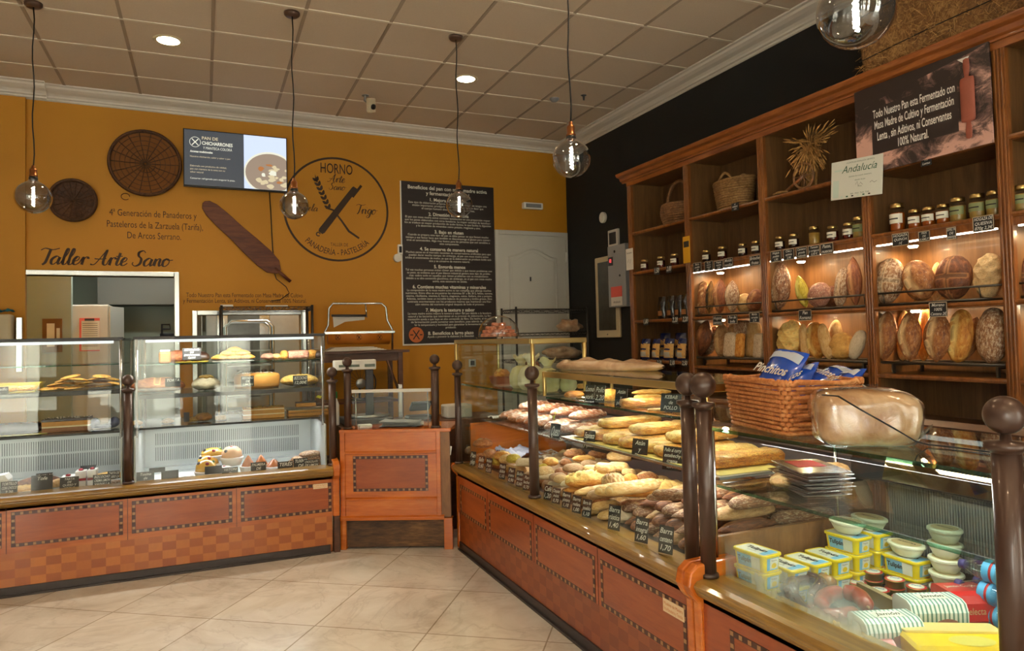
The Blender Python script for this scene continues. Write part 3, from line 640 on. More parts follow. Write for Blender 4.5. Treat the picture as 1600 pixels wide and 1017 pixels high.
# rolling pin and wheat ear crossing
mb.prism(strip_outline([(-.33*k, -.47*k), (-.30*k, -.43*k), (.34*k, .42*k), (.36*k, .45*k)], [.09*k, .13*k, .11*k, .08*k]), c, WD, (0,0,1), WN*.0008, 0)
mb.prism(strip_outline([(.30*k, .26*k), (.48*k, .50*k)], [.05*k, .05*k]), c, WD, (0,0,1), WN*.0008, 0)
mb.ribbon([(-.37*k+.035*k*math.cos(i*.5), -.50*k+.035*k*math.sin(i*.5)) for i in range(12)], .012, c+WN*.001, WD, (0,0,1), 0)
mb.ribbon([(-.22*k, .02*k), (-.08*k, -.02*k), (.08*k, -.22*k), (.22*k, -.42*k), (.42*k, -.55*k)], [.02, .02, .02, .024, .02], c, WD, (0,0,1), 0)
for i in range(7):
    t = i/6; cx, cy = -.16*k-.22*k*t, .0*k+.52*k*t
    for sg in (-1, 1):
        a = 1.98-.55*sg; q = [(cx+.11*k*s_*math.cos(a)-w_*.028*k*math.sin(a), cy+.11*k*s_*math.sin(a)+w_*.028*k*math.cos(a)) for s_, w_ in ((0,0),(.3,1),(.7,.8),(1,0),(.7,-.8),(.3,-1))]
        mb.prism(q, c, WD, (0,0,1), WN*.0008, 0)
mb.prism([(-.38*k-.03*k, .52*k), (-.38*k+.02*k, .50*k), (-.42*k, .66*k)], c, WD, (0,0,1), WN*.0008, 0)
single(mb, 'wall_emblem', ['brownink'], 'large round dark emblem with rolling pin and wheat ear on the yellow wall', 'wall emblem')
# benefits poster
c0 = atw(625, 282, .012); c1 = atw(771, 295, .012); PW = (c1-c0).length; z1 = (c0.z+c1.z)/2; z0 = atw(629, 541, .012).z; PH = z1-z0
t_ = thing('benefits_poster', 'tall dark poster listing eight benefits of sourdough bread in white print', 'poster', c0+WD*PW/2+Vector((0,0,-PH)))
q = lambda u, v, o=0: c0+WD*u+Vector((0,0,-v))+WN*o
mb = MB(); vs = [q(u, v, o) for v in (PH, 0) for (u, o) in ((0, 0), (PW, 0), (PW, -.012), (0, -.012))]
mb.add(vs, [(0,3,2,1),(4,5,6,7),(0,1,5,4),(1,2,6,5),(2,3,7,6),(3,0,4,7)], 0)
mb.add([q(.012, .0, .0006), q(.012, PH-.016, .0006), q(PW, PH-.016, .0006), q(PW, 0, .0006)], [(0, 1, 2, 3)], 1); mb.build('panel', ['white', wood('posterwood', (32, 22, 19), (40, 28, 25), (48, 34, 29), (.5, .5, 8), .5, 0)], t_)
mb = MB(); TX = [(0,'Beneficios del pan con masa madre activa'),(0,'y fermentación natural.'),(1,'1. Mejora la nutrición'),
 (2,'Este tipo de elaboración propicia que los cereales integrales tengan una'),(2,'misión importante: predigerir el almidón, lo que quiere decir que'),(2,'el cuerpo humano absorbe mejor sus nutrientes.'),
 (1,'2. Digestión más activa'),(2,'El pan con masa madre activa contiene lactobacilos en una proporción mayor'),(2,'que los panes elaborados con otras levaduras. La mayor cantidad de lactobaci-'),(2,'los se traduce en mayor producción de ácido láctico, lo que facilita la digestión'),(2,'y la absorción de minerales como potasio, magnesio y zinc.'),
 (1,'3. Bajo en gluten'),(2,'Cuando se prepara este tipo de pan se debe pensar en que llevará mucho'),(2,'tiempo y ese factor hace que también se descomponga el gluten para conver-'),(2,'tirse en aminoácidos. Algo muy bueno para las personas que son sensibles a'),(2,'este componente.'),
 (1,'4. Se conserva de manera natural'),(2,'Muchos panes en el mercado necesitan de conservadores artificiales para que'),(2,'puedan durar mucho tiempo; sin embargo, el pan con masa madre activa'),(2,'inhibe el crecimiento de moho, ya que en la elaboración se produce ácido acé-'),(2,'tico y se conserva de manera natural.'),
 (1,'5. Engorda menos'),(2,'Tal vez muchas personas evitan comer pan debido a que tienen problemas con'),(2,'su peso, es evidente que el pan blanco industrial genera este tipo de proble-'),(2,'mas -sobre todo en aquellos que tienen problemas con su metabolismo-'),(2,'debido a su alto contenido glucémico; sin embargo, en el pan con masa madre'),(2,'activa, este escenario no existe.'),
 (1,'6. Contiene muchas vitaminas y minerales'),(2,'La composición de la masa madre activa es tan compleja que alberga muchos'),(2,'nutrientes. Entre ellos se encuentran las vitaminas B1 a B6, B12, folato, tiamina,'),(2,'niacina, riboflavina, vitamina E, hierro, magnesio, calcio, fósforo, zinc y potasio.'),(2,'Además, también tiene un increíble balance de proteínas y ácidos grasos. Esto'),(2,'contrasta enormemente con los productos masivos que mantienen una frac-'),(2,'ción mínima del nutriente original después de todo el proceso.'),
 (1,'7. Mejora la textura y sabor'),(2,'La masa madre activa mejora la textura y sabor del pan debido a la levadura'),(2,'natural y las bacterias que intervienen en su proceso de elaboración. La fer-'),(2,'mentación ayuda a que haya un alto contenido de fibra. De hecho, el tiempo'),(2,'de fermentación puede aumentar este beneficio, pues además de regu-'),(2,'lar la temperatura y humedad para garantizar la fermentación del'),(2,'producto.'),
 (1,'8. Beneficios a largo plazo'),(2,'Ayuda a prevenir la diabetes y la obesidad.')]
hs = {0: .072, 1: .068, 2: .0385}; tot = sum(hs[a] for a, _ in TX) + .018*8; sc = (PH-.10)/tot; v = .03
for a, s_ in TX:
    if a == 1: v += .018*sc
    v += hs[a]*sc; mb.text(s_, (.070, .064, .040)[a]*sc, q(PW/2, v-.012*sc, .0012), WD, (0,0,1), 0, bold=(.02, .02, .0)[a], maxw=(.98, .8, .95)[a]*PW)
mb.build('lettering', ['label'], t_)
mb = MB(); o = q(.11*PW+.03, PH-.115, .0014)
mb.add([o+WD*.085*math.cos(2*PI*i/36)+Vector((0,0,.085*math.sin(2*PI*i/36))) for i in range(36)], [tuple(range(36))], 0)
for sg in (1, -1): mb.ribbon([(-.035*sg, -.05), (.035*sg, .05)], .012, o+WN*.0006, WD, (0,0,1), 1)
mb.ribbon([(-.07, .0), (-.035, 0)], .012, o+WN*.0006, WD, (0,0,1), 1); mb.ribbon([(.04, .0), (.07, 0)], .012, o+WN*.0006, WD, (0,0,1), 1)
mb.build('round_badge', [plain('badgeorange', (196, 104, 46), .5), 'ink'], t_)
# white panelled door
c0 = atw(777, 358, .0); c1 = atw(881, 362, .0); dw = (c1-c0).length; dh = 2.10; dz = c0.z-.02-dh
DZ = c0.z-.02
t_ = thing('panel_door', 'white interior door with an arched raised panel beside the dark poster', 'door', c0+WD*dw/2-Vector((0,0,c0.z)))
t_['kind'] = 'structure'; t_.name = 'door_2'; del t_['category']
q = lambda u, z, o: c0+WD*u+Vector((0,0,z-c0.z))+WN*o
def qb(mb, u0, u1, z0, z1, o0, o1, m=0):
    vs = [q(u, z, o) for z in (z0, z1) for (u, o) in ((u0, o1), (u1, o1), (u1, o0), (u0, o0))]
    mb.add(vs, [(0,3,2,1),(4,5,6,7),(0,1,5,4),(1,2,6,5),(2,3,7,6),(3,0,4,7)], m)
mb = MB(); qb(mb, .0, dw, 0, DZ-.04, .0, .025); mb.build('leaf', 'door', t_, .004)
mb = MB(); qb(mb, -.045, 0, 0, DZ+.01, 0, .04); qb(mb, dw, dw+.03, 0, DZ+.01, 0, .04); qb(mb, 0, dw, DZ-.04, DZ+.01, 0, .04); mb.build('frame', 'door', t_, .004)
for z_lo, z_hi, arch in ((DZ-1.62, DZ-.22, 1), (.25, DZ-1.8, 0)):
    for ins, wd_ in ((.13, .022), (.17, .008)):
        pts = [(ins, z_lo+ins-.13), (dw-ins, z_lo+ins-.13), (dw-ins, z_hi-ins+.05)]
        if arch:
            for i in range(1, 12): tt = i/12; pts.append((dw-ins-(dw-2*ins)*tt, z_hi-ins+.05+.10*math.sin(PI*tt)**2))
        pts.append((ins, z_hi-ins+.05)); MB().tube([q(u, z, .025) for u, z in pts], wd_/2, 6, closed=True).build('panel_moulding', 'door', t_)
mb = MB(); p = atw(829, 436, .03); mb.ob(p, (.016, .01, .05)); mb.build('peephole', 'darkgrey', t_)
for zz in (DZ-.35, DZ-1.2):
    mb = MB(); mb.cyl(q(dw, zz, .045), q(dw, zz+.12, .045), .010); mb.build('hinge', 'white', t_)
p = atw(832, 322, .03); mb = MB(); mb.ob(p, (.26, .06, .075), Euler((0,0,WANG))); 
t_ = thing('emergency_light', 'white rectangular emergency light above the white door', 'emergency light', p)
mb.build('housing', 'white', t_, .01); MB().ob(p+WN*.032, (.20, .012, .045), Euler((0,0,WANG))).build('lens', 'grey', t_, .004)
p = atw(625, 390, .02); single(MB().ob(p, (.05, .04, .11), Euler((0,0,WANG))).ob(p+WN*.02, (.03, .01, .07), Euler((0,0,WANG)), 1), 'door_phone', ['white', 'black'], 'small white and black device at the left edge of the dark poster', 'wall device', bevel=.008)
p = atw(621, 403, .02); single(MB().cyl(p-WN*.02, p+WN*.02, .045, 20), 'wall_puck', 'offwhite', 'small round white puck on the wall under the black device', 'wall device', bevel=.004)
for k, (px, w_) in enumerate(((285, .10), (520, .08))): pass
# ------------------------------------------------------------------ counters and glass cases
class Fr:
    def __init__(s, o, u, n): s.o, s.u, s.n = Vector(o), Vector(u), Vector(n)
    def p(s, a, z, off=0): return s.o + s.u*a + s.n*off + Vector((0, 0, z))
    def box(s, mb, a0, a1, z0, z1, o0, o1, m=0):
        vs = [s.p(a, z, o) for z in (z0, z1) for (a, o) in ((a0, o1), (a1, o1), (a1, o0), (a0, o0))]
        fs = [(0,3,2,1),(4,5,6,7),(0,1,5,4),(1,2,6,5),(2,3,7,6),(3,0,4,7)]
        if s.u.cross(Vector((0,0,1))).dot(s.n) < 0: fs = [f[::-1] for f in fs]
        return mb.add(vs, fs, m)
    def prof(s, mb, pr, a0, a1, m=0):     # (off, z) outline swept along the front
        mb.prism(pr, s.p(a0, 0), s.n, (0, 0, 1), s.u*(a1-a0), m); return mb
FL = Fr((0, -1.82, 0), (1, 0, 0), (0, -1, 0)); FR = Fr((3.33, 0, 0), (0, -1, 0), (-1, 0, 0))
def inlay(fr, parent, a0, a1, z0, z1, sq=.0215, off=.0):
    mb = MB(); nx = int(round((a1-a0)/sq)); nz = int(round((z1-z0)/sq)); dx = (a1-a0)/nx; dz = (z1-z0)/nz
    k = 0
    cells = [(i, 0) for i in range(nx)] + [(nx-1, j) for j in range(1, nz)] + [(i, nz-1) for i in range(nx-2, -1, -1)] + [(0, j) for j in range(nz-2, 0, -1)]
    fr.box(mb, a0, a1, z0, z0+dz, off, off+.0012, 0); fr.box(mb, a0, a1, z1-dz, z1, off, off+.0012, 0)
    fr.box(mb, a0, a0+dx, z0+dz, z1-dz, off, off+.0012, 0); fr.box(mb, a1-dx, a1, z0+dz, z1-dz, off, off+.0012, 0)
    for i, j in cells:
        if (i+j) % 2: fr.box(mb, a0+(i+.14)*dx, a0+(i+.86)*dx, z0+(j+.14)*dz, z0+(j+.86)*dz, off+.0012, off+.0024, 1)
    mb.build('inlay_border', ['inlaydark', 'inlaylight'], parent)
    mb = MB(); fr.box(mb, a0+dx, a1-dx, z0+dz, z1-dz, off, off+.0008, 0); return mb.build('field_panel', 'fieldwood', parent)
wood('fieldwood', (126, 54, 18), (150, 70, 26), (168, 86, 36), (.6, .6, 5), .3, .3, gs=3)
RAIL = [(-.12, .585), (.004, .585), (.028, .580), (.040, .568), (.040, .556), (.034, .552), (.034, .545), (.024, .530), (.006, .522), (0, .520), (0, .50), (-.12, .50)]
def counter(fr, a0, a1, depth, label, mats, rects, top, rot):
    wd, pq, rl = mats
    t = thing('display_counter', label, 'counter', fr.p((a0+a1)/2, 0, -depth/2), group='wooden display counters')
    mb = MB(); fr.box(mb, a0, a1, .25, .522, -.03, 0); fr.box(mb, a0, a0+.03, .0, .5, -depth, -.03); fr.box(mb, a1-.03, a1, 0, .5, -depth, -.03); fr.box(mb, a0+.03, a1-.03, .0, .5, -depth, -depth+.03)
    mb.build('front_panel', wd, t)
    mb = MB(); fr.box(mb, a0+.005, a1-.005, .055, .25, -.03, -.006); mb.build('parquet_skirt', pq, t)
    mb = MB(); fr.box(mb, a0+.02, a1-.02, 0, .055, -.05, .004); fr.box(mb, a0+.02, a1-.02, 0, .012, .004, .016); mb.build('kick_plate', plain('kickdark', (48, 36, 32), .4), t)
    mb = MB(); fr.prof(mb, RAIL, a0, a1); mb.build('rail', rl, t, .002)
    for r in rects: inlay(fr, t, *r)
    for xg in top:                        # fine grooves between the panels
        mb = MB(); fr.box(mb, xg-.002, xg+.002, .25, .52, 0, .001); mb.build('joint_line', 'groove', t)
    return t
cl = counter(FL, -1.3, 2.53, .86, 'long wooden counter with inlaid panels and parquet skirt under the left glass cases', ('casewood', 'parquet', 'railwood'),
    [(-.54, .02, .285, .49), (.07, .63, .285, .49), (.675, 1.255, .285, .49), (1.303, 1.885, .285, .485), (1.937, 2.522, .28, .478)], [.652, 1.28, 1.911], 0)
mb = MB()
for z0, z1, o0, o1 in ((.245, .60, -.16, .045),): FL.prof(mb, [(-.16, .245), (.012, .245), (.018, .5), (.045, .53), (.055, .565), (.045, .60), (.02, .625), (-.06, .64), (-.16, .64)], 2.53, 2.575)
mb.build('end_cap', 'gatewood', cl, .008)
MB().box((2.535, -1.83, 0), (2.575, -1.78, .245)).build('foot', 'darkwood', cl, .003)
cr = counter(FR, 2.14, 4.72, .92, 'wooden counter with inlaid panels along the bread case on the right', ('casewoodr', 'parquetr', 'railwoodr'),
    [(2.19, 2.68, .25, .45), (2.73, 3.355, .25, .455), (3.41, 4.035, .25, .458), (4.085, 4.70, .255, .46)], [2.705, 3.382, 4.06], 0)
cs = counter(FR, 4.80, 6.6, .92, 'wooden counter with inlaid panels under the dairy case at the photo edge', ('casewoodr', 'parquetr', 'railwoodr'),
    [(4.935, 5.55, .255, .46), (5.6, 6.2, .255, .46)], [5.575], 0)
for s_, par in ((4.72, cr), (4.762, cs)):
    mb = MB(); FR.prof(mb, [(-.16, 0), (-.01, 0), (-.01, .245), (.012, .25), (.018, .5), (.045, .53), (.062, .565), (.052, .61), (.02, .635), (-.16, .64)], s_, s_+.038); mb.build('end_cap', 'gatewood', par, .008)
mb = MB(); FR.prof(mb, [(-.14, 0), (.0, 0), (.0, .50), (.03, .53), (.045, .565), (.03, .59), (-.14, .59)], 2.10, 2.14); mb.build('end_cap', 'gatewood', cr, .008)
# printed maker's plates
def plate(fr, a, z, w_, h_, label):
    mb = MB(); fr.box(mb, a, a+w_, z, z+h_, .0024, .0044)
    for k in range(2): mb.text('Frío-Panadería y Tiendas' if k else 'Muebles de Madera', h_*.36, fr.p(a+w_/2, z+h_*(.56-.4*k), .005), fr.u if fr.u.cross(Vector((0,0,1))).dot(fr.n) > 0 else -fr.u, (0,0,1), 1, maxw=w_*.9)
    return single(mb, 'maker_plate', [plain('platecream', (222, 196, 160), .5), 'orange'], label, 'plate')
plate(FL, 2.40, .445, .095, .032, 'small cream printed plate on the left counter near its right end')
plate(FR, 4.56, .395, .13, .05, 'small cream printed plate on the right counter beside the dairy case')
# posts with ball finials
def post(parent, x, y, z0, z1, r=.027, rb=.042, name='post'):
    p = MB().cyl((x, y, z0), (x, y, z1), r, 18).lathe([(r+.008, z0), (r+.008, z0+.012), (r, z0+.016)], (x, y, 0), 18).lathe([(r, z1-.02), (r+.006, z1-.012), (r+.014, z1-.008), (r+.014, z1+.004), (.012, z1+.008), (.010, z1+.03)], (x, y, 0), 18).build(name, 'ironbrown', parent)
    MB().ball((x, y, z1+.026+rb*.9), rb, 16).build('ball_finial', 'ironbrown', p)
    return p
for x_, zt in ((1.28, 1.175), (2.545, 1.175)): post(cl, x_, -1.765, .585, zt, .026, .036)
post(cl, 0.0, -1.765, .585, 1.175, .026, .036)
SY = [2.00, 3.30, 4.715, 4.86, 5.80]
post(cr, 3.34, -2.15, .585, 1.205, .022, .036)
post(cr, 3.352, -3.36, .585, 1.19, .027, .040)
post(cr, 3.375, -4.685, .585, 1.195, .027, .043)
post(cs, 3.365, -4.79, .585, 1.195, .027, .046)
post(cs, 3.375, -5.835, .585, 1.185, .030, .043)
mb = MB().box((3.41, -5.93, .59), (3.47, -5.87, 1.17)); mb.build('dark_side_post', 'black', cs, .004)

# ---- left pastry cases
plain('darkmesh2', (60, 56, 60), .6)
def each(name, mat, parent, items, bevel=0):
    for fn, *a in items:
        mb = MB(); getattr(mb, fn)(*a); mb.build(name, mat, parent, bevel)
def pane(mb, fr, a0, a1, z0, z1, off, m=0, th=.005): fr.box(mb, a0, a1, z0, z1, off-th, off, m); return mb
def leftcase(x0, x1, label, shelf_list):
    t = thing('pastry_case', label, 'display case', ((x0+x1)/2, -1.35, .585), group='glass pastry cases on the left counter')
    yb = -.95
    mb = MB().box((x0, -1.74, .50), (x1, yb, .535)); mb.build('well_floor', 'wellgrey', t)
    mb = MB().box((x0, yb-.03, .50), (x1, yb, .86)); mb.box((x0, -1.02, .83), (x1, yb-.03, .855)).box((x0, -1.06, .535), (x1, yb-.03, .56)); mb.build('well_back', 'wellgrey', t)
    mb = MB()
    n = int((x1-x0-.16)/.014)
    for k in range(n): mb.box((x0+.08+k*.014, yb-.035, .60), (x0+.084+k*.014, yb-.031, .70)).box((x0+.08+k*.014, yb-.035, .715), (x0+.084+k*.014, yb-.031, .80))
    g_ = mb.build('vent_grille', 'grilledark', t)
    each('side_wall', 'sidewell', t, [('box', (x0+.001, -1.74, .52), (x0+.01, yb, .87)), ('box', (x1-.01, -1.74, .52), (x1-.001, yb, .87))])
    # lower curved front glass, upper upright glass
    def front(u, v):
        z = .588+v*(1.175-.588); o = -1.755+.0*v+.05*max(0, v-.6)**2
        return Vector((x0+(x1-x0)*u, o, z))
    mb = MB(); mb.grid(2, 14, front); mb.grid(2, 14, lambda u, v: front(1-u, v)+Vector((0, .006, 0))); mb.build('lower_front_glass', 'frontglass', t)
    mb = MB().box((x0, -1.705, 1.16), (x1, -1.699, 1.497)); mb.build('upper_front_glass', 'frontglass', t)
    each('side_glass', 'pastryglass', t, [('box', (x0, -1.69, .60), (x0+.006, yb, 1.497)), ('box', (x1-.006, -1.69, .60), (x1, yb, 1.497))])
    mb = MB().box((x0, yb-.006, .86), (x1, yb, 1.497)); mb.build('back_glass', 'pastryglass', t)
    mb = MB().box((x0-.004, -1.71, 1.497), (x1+.004, yb+.02, 1.503)); mb.build('top_glass', 'glass', t)
    each('top_edge_strip', 'darkgrey', t, [('box', (x0-.005, -1.716, 1.490), (x1+.005, -1.700, 1.508)), ('box', (x0-.005, yb, 1.490), (x1+.005, yb+.02, 1.508))])
    each('corner_rod', 'steel', t, [('cyl', (xx, yy, .86), (xx, yy, 1.49), .008, 8) for xx in (x0+.012, x1-.012) for yy in (-1.68, yb-.02)])
    for z, y0, thick, m_ in shelf_list:
        mb = MB().box((x0+.02, y0, z-thick), (x1-.02, -1.0, z)); s = mb.build('shelf', m_, t)
        MB().box((x0+.02, y0-.004, z-thick), (x1-.02, y0, z)).build('shelf_edge', 'glassedge' if thick < .012 else 'darkgrey', s)
    mb = MB().cyl((x0+.06, -1.60, 1.478), (x1-.06, -1.60, 1.478), .009, 10); mb.build('case_tube_lamp', 'tubelight', t)
    area('case_lamp', ((x0+x1)/2, -1.60, 1.465), (0, 0, 0), x1-x0-.15, .02, 8, (1, .97, .88))
    area('case_lamp', ((x0+x1)/2, -1.40, .885), (0, 0, 0), x1-x0-.15, .02, 5, (.92, .97, 1))
    MB().box((x0+.04, -1.06, .862), (x1-.04, -1.01, .885)).build('well_lamp', 'brushed', t)
    return t
plain('wellgrey', (186, 190, 188), .35, .1); plain('grilledark', (70, 76, 76), .5); plain('sidewell', (168, 170, 166), .4)
leftcase(-1.2, 1.245, 'glass pastry case at the left edge with nut tarts and chocolate logs', [(1.335, -1.5, .008, 'shelfglass'), (1.17, -1.6, .03, 'darkshelf'), (.905, -1.58, .012, 'shelfglass')]) if 0 else None
plain('darkshelf', (42, 46, 42), .25, coat=.3)
cA = leftcase(-1.2, 1.245, 'glass pastry case at the left edge with nut tarts and chocolate logs', [(1.335, -1.45, .008, 'shelfglass'), (1.175, -1.62, .03, 'darkshelf'), (.905, -1.60, .014, 'darkshelf')])
cB = leftcase(1.31, 2.505, 'bright glass pastry case left of the wooden swing counter', [(1.325, -1.6, .008, 'shelfglass'), (1.125, -1.62, .026, 'darkshelf'), (.912, -1.60, .014, 'darkshelf')])

# ---- bread case on the right: raised far part, lower near part
t = thing('bread_case', 'long glass bread case with brass frames on the right counter', 'display case', (3.8, -3.4, .585))
def frame_box(mb, x0, x1, y0, y1, z0, z1, r=.012):
    for (x, y) in ((x0, y0), (x1, y0), (x1, y1), (x0, y1)): mb.cyl((x, y, z0), (x, y, z1), r, 10)
    mb.box((x0-r, y0-r, z1-.006), (x1+r, y0+r, z1+.024)).box((x0-r, y1-r, z1-.006), (x1+r, y1+r, z1+.024))
    mb.box((x0-r, y0+r, z1-.006), (x0+r, y1-r, z1+.024)).box((x1-r, y0+r, z1-.006), (x1+r, y1-r, z1+.024))
yA0, yA1, yB1 = -1.84, -3.38, -4.70
mb = MB(); frame_box(mb, 3.41, 3.74, yA1+.13, -1.93, 1.13, 1.415); mb.build('far_brass_frame', 'gold', t, .004)
mb = MB(); frame_box(mb, 3.45, 3.88, yB1, yA1+.07, 1.12, 1.232, .010); mb.build('near_brass_frame', 'gold', t, .004)
mb = MB().box((3.41, yA1+.15, 1.14), (3.415, -1.95, 1.40)); mb.box((3.43, yA1+.13, 1.14), (3.73, yA1+.135, 1.40)).box((3.43, -1.985, 1.14), (3.73, -1.98, 1.40)); mb.build('far_box_glass', 'glass', t)
mb = MB().box((3.445, yB1, 1.13), (3.45, yA1+.06, 1.235)).box((3.46, yB1, 1.256), (3.88, yA1+.07, 1.262)); mb.build('near_box_glass', 'glass', t)
each('front_glass', 'glass', t, [('box', (3.352, yA1+.04, .588), (3.358, -2.17, 1.13)), ('box', (3.352, -4.66, .588), (3.358, yA1-.01, 1.09))])
mb = MB().box((3.362, -2.175, .59), (3.95, -2.17, 1.12)); mb.build('end_glass', 'glass', t)
def shelf(parent, x0, x1, y0, y1, z, th=.008, m='shelfglass', edge='glassedge', name='shelf'):
    s = MB().box((x0, y0, z-th), (x1, y1, z)).build(name, m, parent)
    MB().box((x0-.003, y0, z-th), (x0, y1, z)).build('shelf_edge', edge, s); return s
shelf(t, 3.40, 3.95, yA1+.11, -1.93, 1.13, .012)
shelf(t, 3.47, 3.92, yB1, yA1+.09, 1.115, .010)
shelf(t, 3.50, 3.98, yA1+.01, -2.2, .885, .010, 'steel', 'steel')
shelf(t, 3.50, 3.98, yB1, yA1-.01, .905, .010, 'brushed', 'steel')
each('shelf_bracket', 'blackmetal', t, [('prism', [(0, 0), (.42, 0), (.42, -.12), (.35, -.12), (.02, -.02)], (3.55, y, .872), (1, 0, 0), (0, 0, 1), (0, .008, 0)) for y in (-2.25, yA1+.05, yA1-.05, yB1+.04)])
mb = MB().box((3.37, yB1+.0, .50), (4.20, -2.19, .575)); mb.build('bin_floor', 'darkmesh2', t)
mb = MB().box((4.20, yB1, .3), (4.24, -2.19, .92)); mb.build('back_wall', plain('greypurple', (112, 106, 112), .5), t)
each('back_rail', 'darkwood', t, [('box', (3.95, yB1, 1.12), (3.97, -1.98, 1.135)), ('box', (4.10, yB1, .95), (4.24, -2.0, .975))])
each('back_post', 'darkwood', t, [('box', (4.16, -2.185, 0), (4.24, -2.13, .95)), ('box', (4.16, -4.80, 0), (4.24, -4.72, .95))])
mb = MB().box((3.42, -2.18, .5), (4.16, -2.165, .86)); mb.build('end_board', 'gatewood', t)
mb = MB().cyl((3.56, -4.6, 1.226), (3.56, -3.6, 1.226), .006, 8); mb.build('case_lamp_tube', 'ledstrip', t)
area('bread_case_lamp', (3.56, -4.1, 1.215), (0, 0, 0), .02, 1.1, 2.6, WARM2 := (1, .84, .58))
area('bread_case_lamp', (3.75, -4.1, 1.10), (0, 0, 0), .03, 1.1, 1.6, WARM2)
area('bread_case_lamp', (3.70, -2.9, 1.11), (0, 0, 0), .03, 1.0, 4, (1, .92, .78))
area('bread_case_lamp', (3.62, -3.0, .87), (0, 0, 0), .03, 1.3, 3, (1, .92, .80))
area('bread_case_lamp', (3.60, -4.1, .893), (0, 0, 0), .03, 1.2, 3.6, (1, .92, .80))
# ---- dairy case
t = thing('dairy_case', 'glass dairy case with green-edged shelves nearest the camera on the right', 'display case', (3.8, -5.35, .585))
DY0, DY1 = -6.0, -4.76
mb = MB().box((3.40, -5.86, .59), (3.406, DY1-.06, 1.08)); mb.build('front_glass', 'glass', t)
tt = NT('condensation'); co = tt.n('ShaderNodeTexCoord'); sp = tt.n('ShaderNodeSeparateXYZ'); tt.l(co.outputs['Object'], sp.inputs[0])
zz = tt.math('MULTIPLY', tt.math('SUBTRACT', .155, sp.outputs[2]), 7.5, True)      # mist gathers along the foot of the pane
yy = tt.math('MULTIPLY', tt.math('SUBTRACT', .55, tt.math('ABSOLUTE', tt.math('SUBTRACT', sp.outputs[1], .22))), 3, True)
nz_ = tt.noise(co.outputs['Object'], 9, 3); f_ = tt.math('MULTIPLY', tt.math('MULTIPLY', zz, yy), tt.math('MULTIPLY', tt.math('SUBTRACT', nz_, .30), 3.2, True), True)
tr = tt.n('ShaderNodeBsdfTransparent'); tl = tt.n('ShaderNodeBsdfTranslucent'); tl.inputs[0].default_value = (.75, .75, .72, 1); mx = tt.n('ShaderNodeMixShader')
tt.l(tt.math('MULTIPLY', f_, .45), mx.inputs[0]); tt.l(tr.outputs[0], mx.inputs[1]); tt.l(tl.outputs[0], mx.inputs[2]); tt.l(mx.outputs[0], tt.out.inputs[0]); reg('condensation', tt)
MB().box((3.4065, -5.80, .590), (3.4075, -4.83, .74)).build('condensation_film', 'condensation', t)
shelf(t, 3.42, 4.05, -5.86, DY1, 1.105, .012, 'shelfglass', 'glassedge', 'top_glass')
shelf(t, 3.44, 3.98, -5.86, DY1, .897, .010, 'shelfglass', 'glassedge', 'glass_shelf')
mb = MB().box((3.37, -6.4, .44), (4.20, DY1+.03, .503)); mb.build('well_floor', 'darkmesh2', t)
mb = MB().box((4.14, -6.4, .503), (4.20, DY1+.03, .93)); mb.build('well_back', 'darkgrey', t)
mb = MB()
for k in range(120): mb.box((4.132, -6.1+k*.010, .60), (4.14, -6.1+k*.010+.004, .86))
mb.build('vent_slats', 'grey', t)
mb = MB().box((3.42, DY1+.012, .503), (4.14, DY1+.022, .70)).box((3.42, DY1+.006, .685), (4.14, DY1+.026, .705)); mb.build('end_board', 'midwood', t)
# leaning mirror at the back of the case
mb = MB(); mb.prism([(0, 0), (.07, .20), (.078, .197), (.008, -.003)], (4.06, -5.80, .885), (1, 0, 0), (0, 0, 1), (0, .86, 0)); 
mb.build('leaning_mirror', plain('dimmirror', (150, 140, 118), .03, 1), t)
each('corner_rod', 'steel', t, [('cyl', (xx, yy, .59), (xx, yy, 1.09), .007, 8) for xx in (3.43, 4.03) for yy in (-5.85, DY1+.005)])
mb = MB().box((4.08, -5.9, 1.07), (4.20, DY1, 1.095)).box((4.05, -5.9, 1.095), (4.20, DY1, 1.108)); mb.build('back_ledge', 'darkwood', t)
MB().cyl((3.98, -5.7, 1.078), (3.98, -5.0, 1.078), .008, 8).build('tube_lamp', 'tubelight', t)
area('dairy_lamp', (3.80, -5.35, 1.085), (0, 0, 0), .03, .85, 4, (1, .98, .92))
area('dairy_lamp', (3.50, -5.35, 1.085), (0, .5, 0), .03, .85, 3, (1, .98, .92))

# ---- small wooden till counter between the cases
gu = (GB-GA).normalized(); gn = Vector((gu.y, -gu.x, 0)); FG = Fr(GA, gu, gn); GL_ = (GB-GA).length
t = thing('till_counter', 'small orange wooden counter with inlaid panel between the left and right cases', 'counter', FG.p(GL_/2, 0, -.2))
mb = MB(); FG.box(mb, -.005, GL_*.93, .22, .815, -.04, -.012); FG.box(mb, -.005, .03, .22, .82, -.012, 0); FG.box(mb, .67, .70, .22, .82, -.012, 0); FG.box(mb, .03, .67, .66, .82, -.012, -.004); FG.box(mb, .03, .67, .22, .34, -.012, -.004)
mb.build('front_panel', 'gatewood', t, .003)
for pr_, q0, q1 in (([(0-.012, .655), (.004, .66), (.006, .672), (-.012, .685)], .03, .67), ([(-.012, .335), (.004, .34), (.006, .350), (-.012, .36)], .03, .67), ([(-.012, .2), (.010, .205), (.012, .225), (-.012, .24)], -.01, .72)): mb = MB(); FG.prof(mb, pr_, q0, q1); mb.build('moulding', 'gatewood', t, .002)
inlay(FG, t, .085, .61, .40, .645, .0205, -.010)
mb = MB(); FG.box(mb, .70, .765, .22, .82, -.05, -.006); mb.build('side_board', 'midwood', t)
mb = MB(); FG.box(mb, .03, .72, .015, .205, -.05, -.03); mb.build('kick_board', 'wornboard', t)
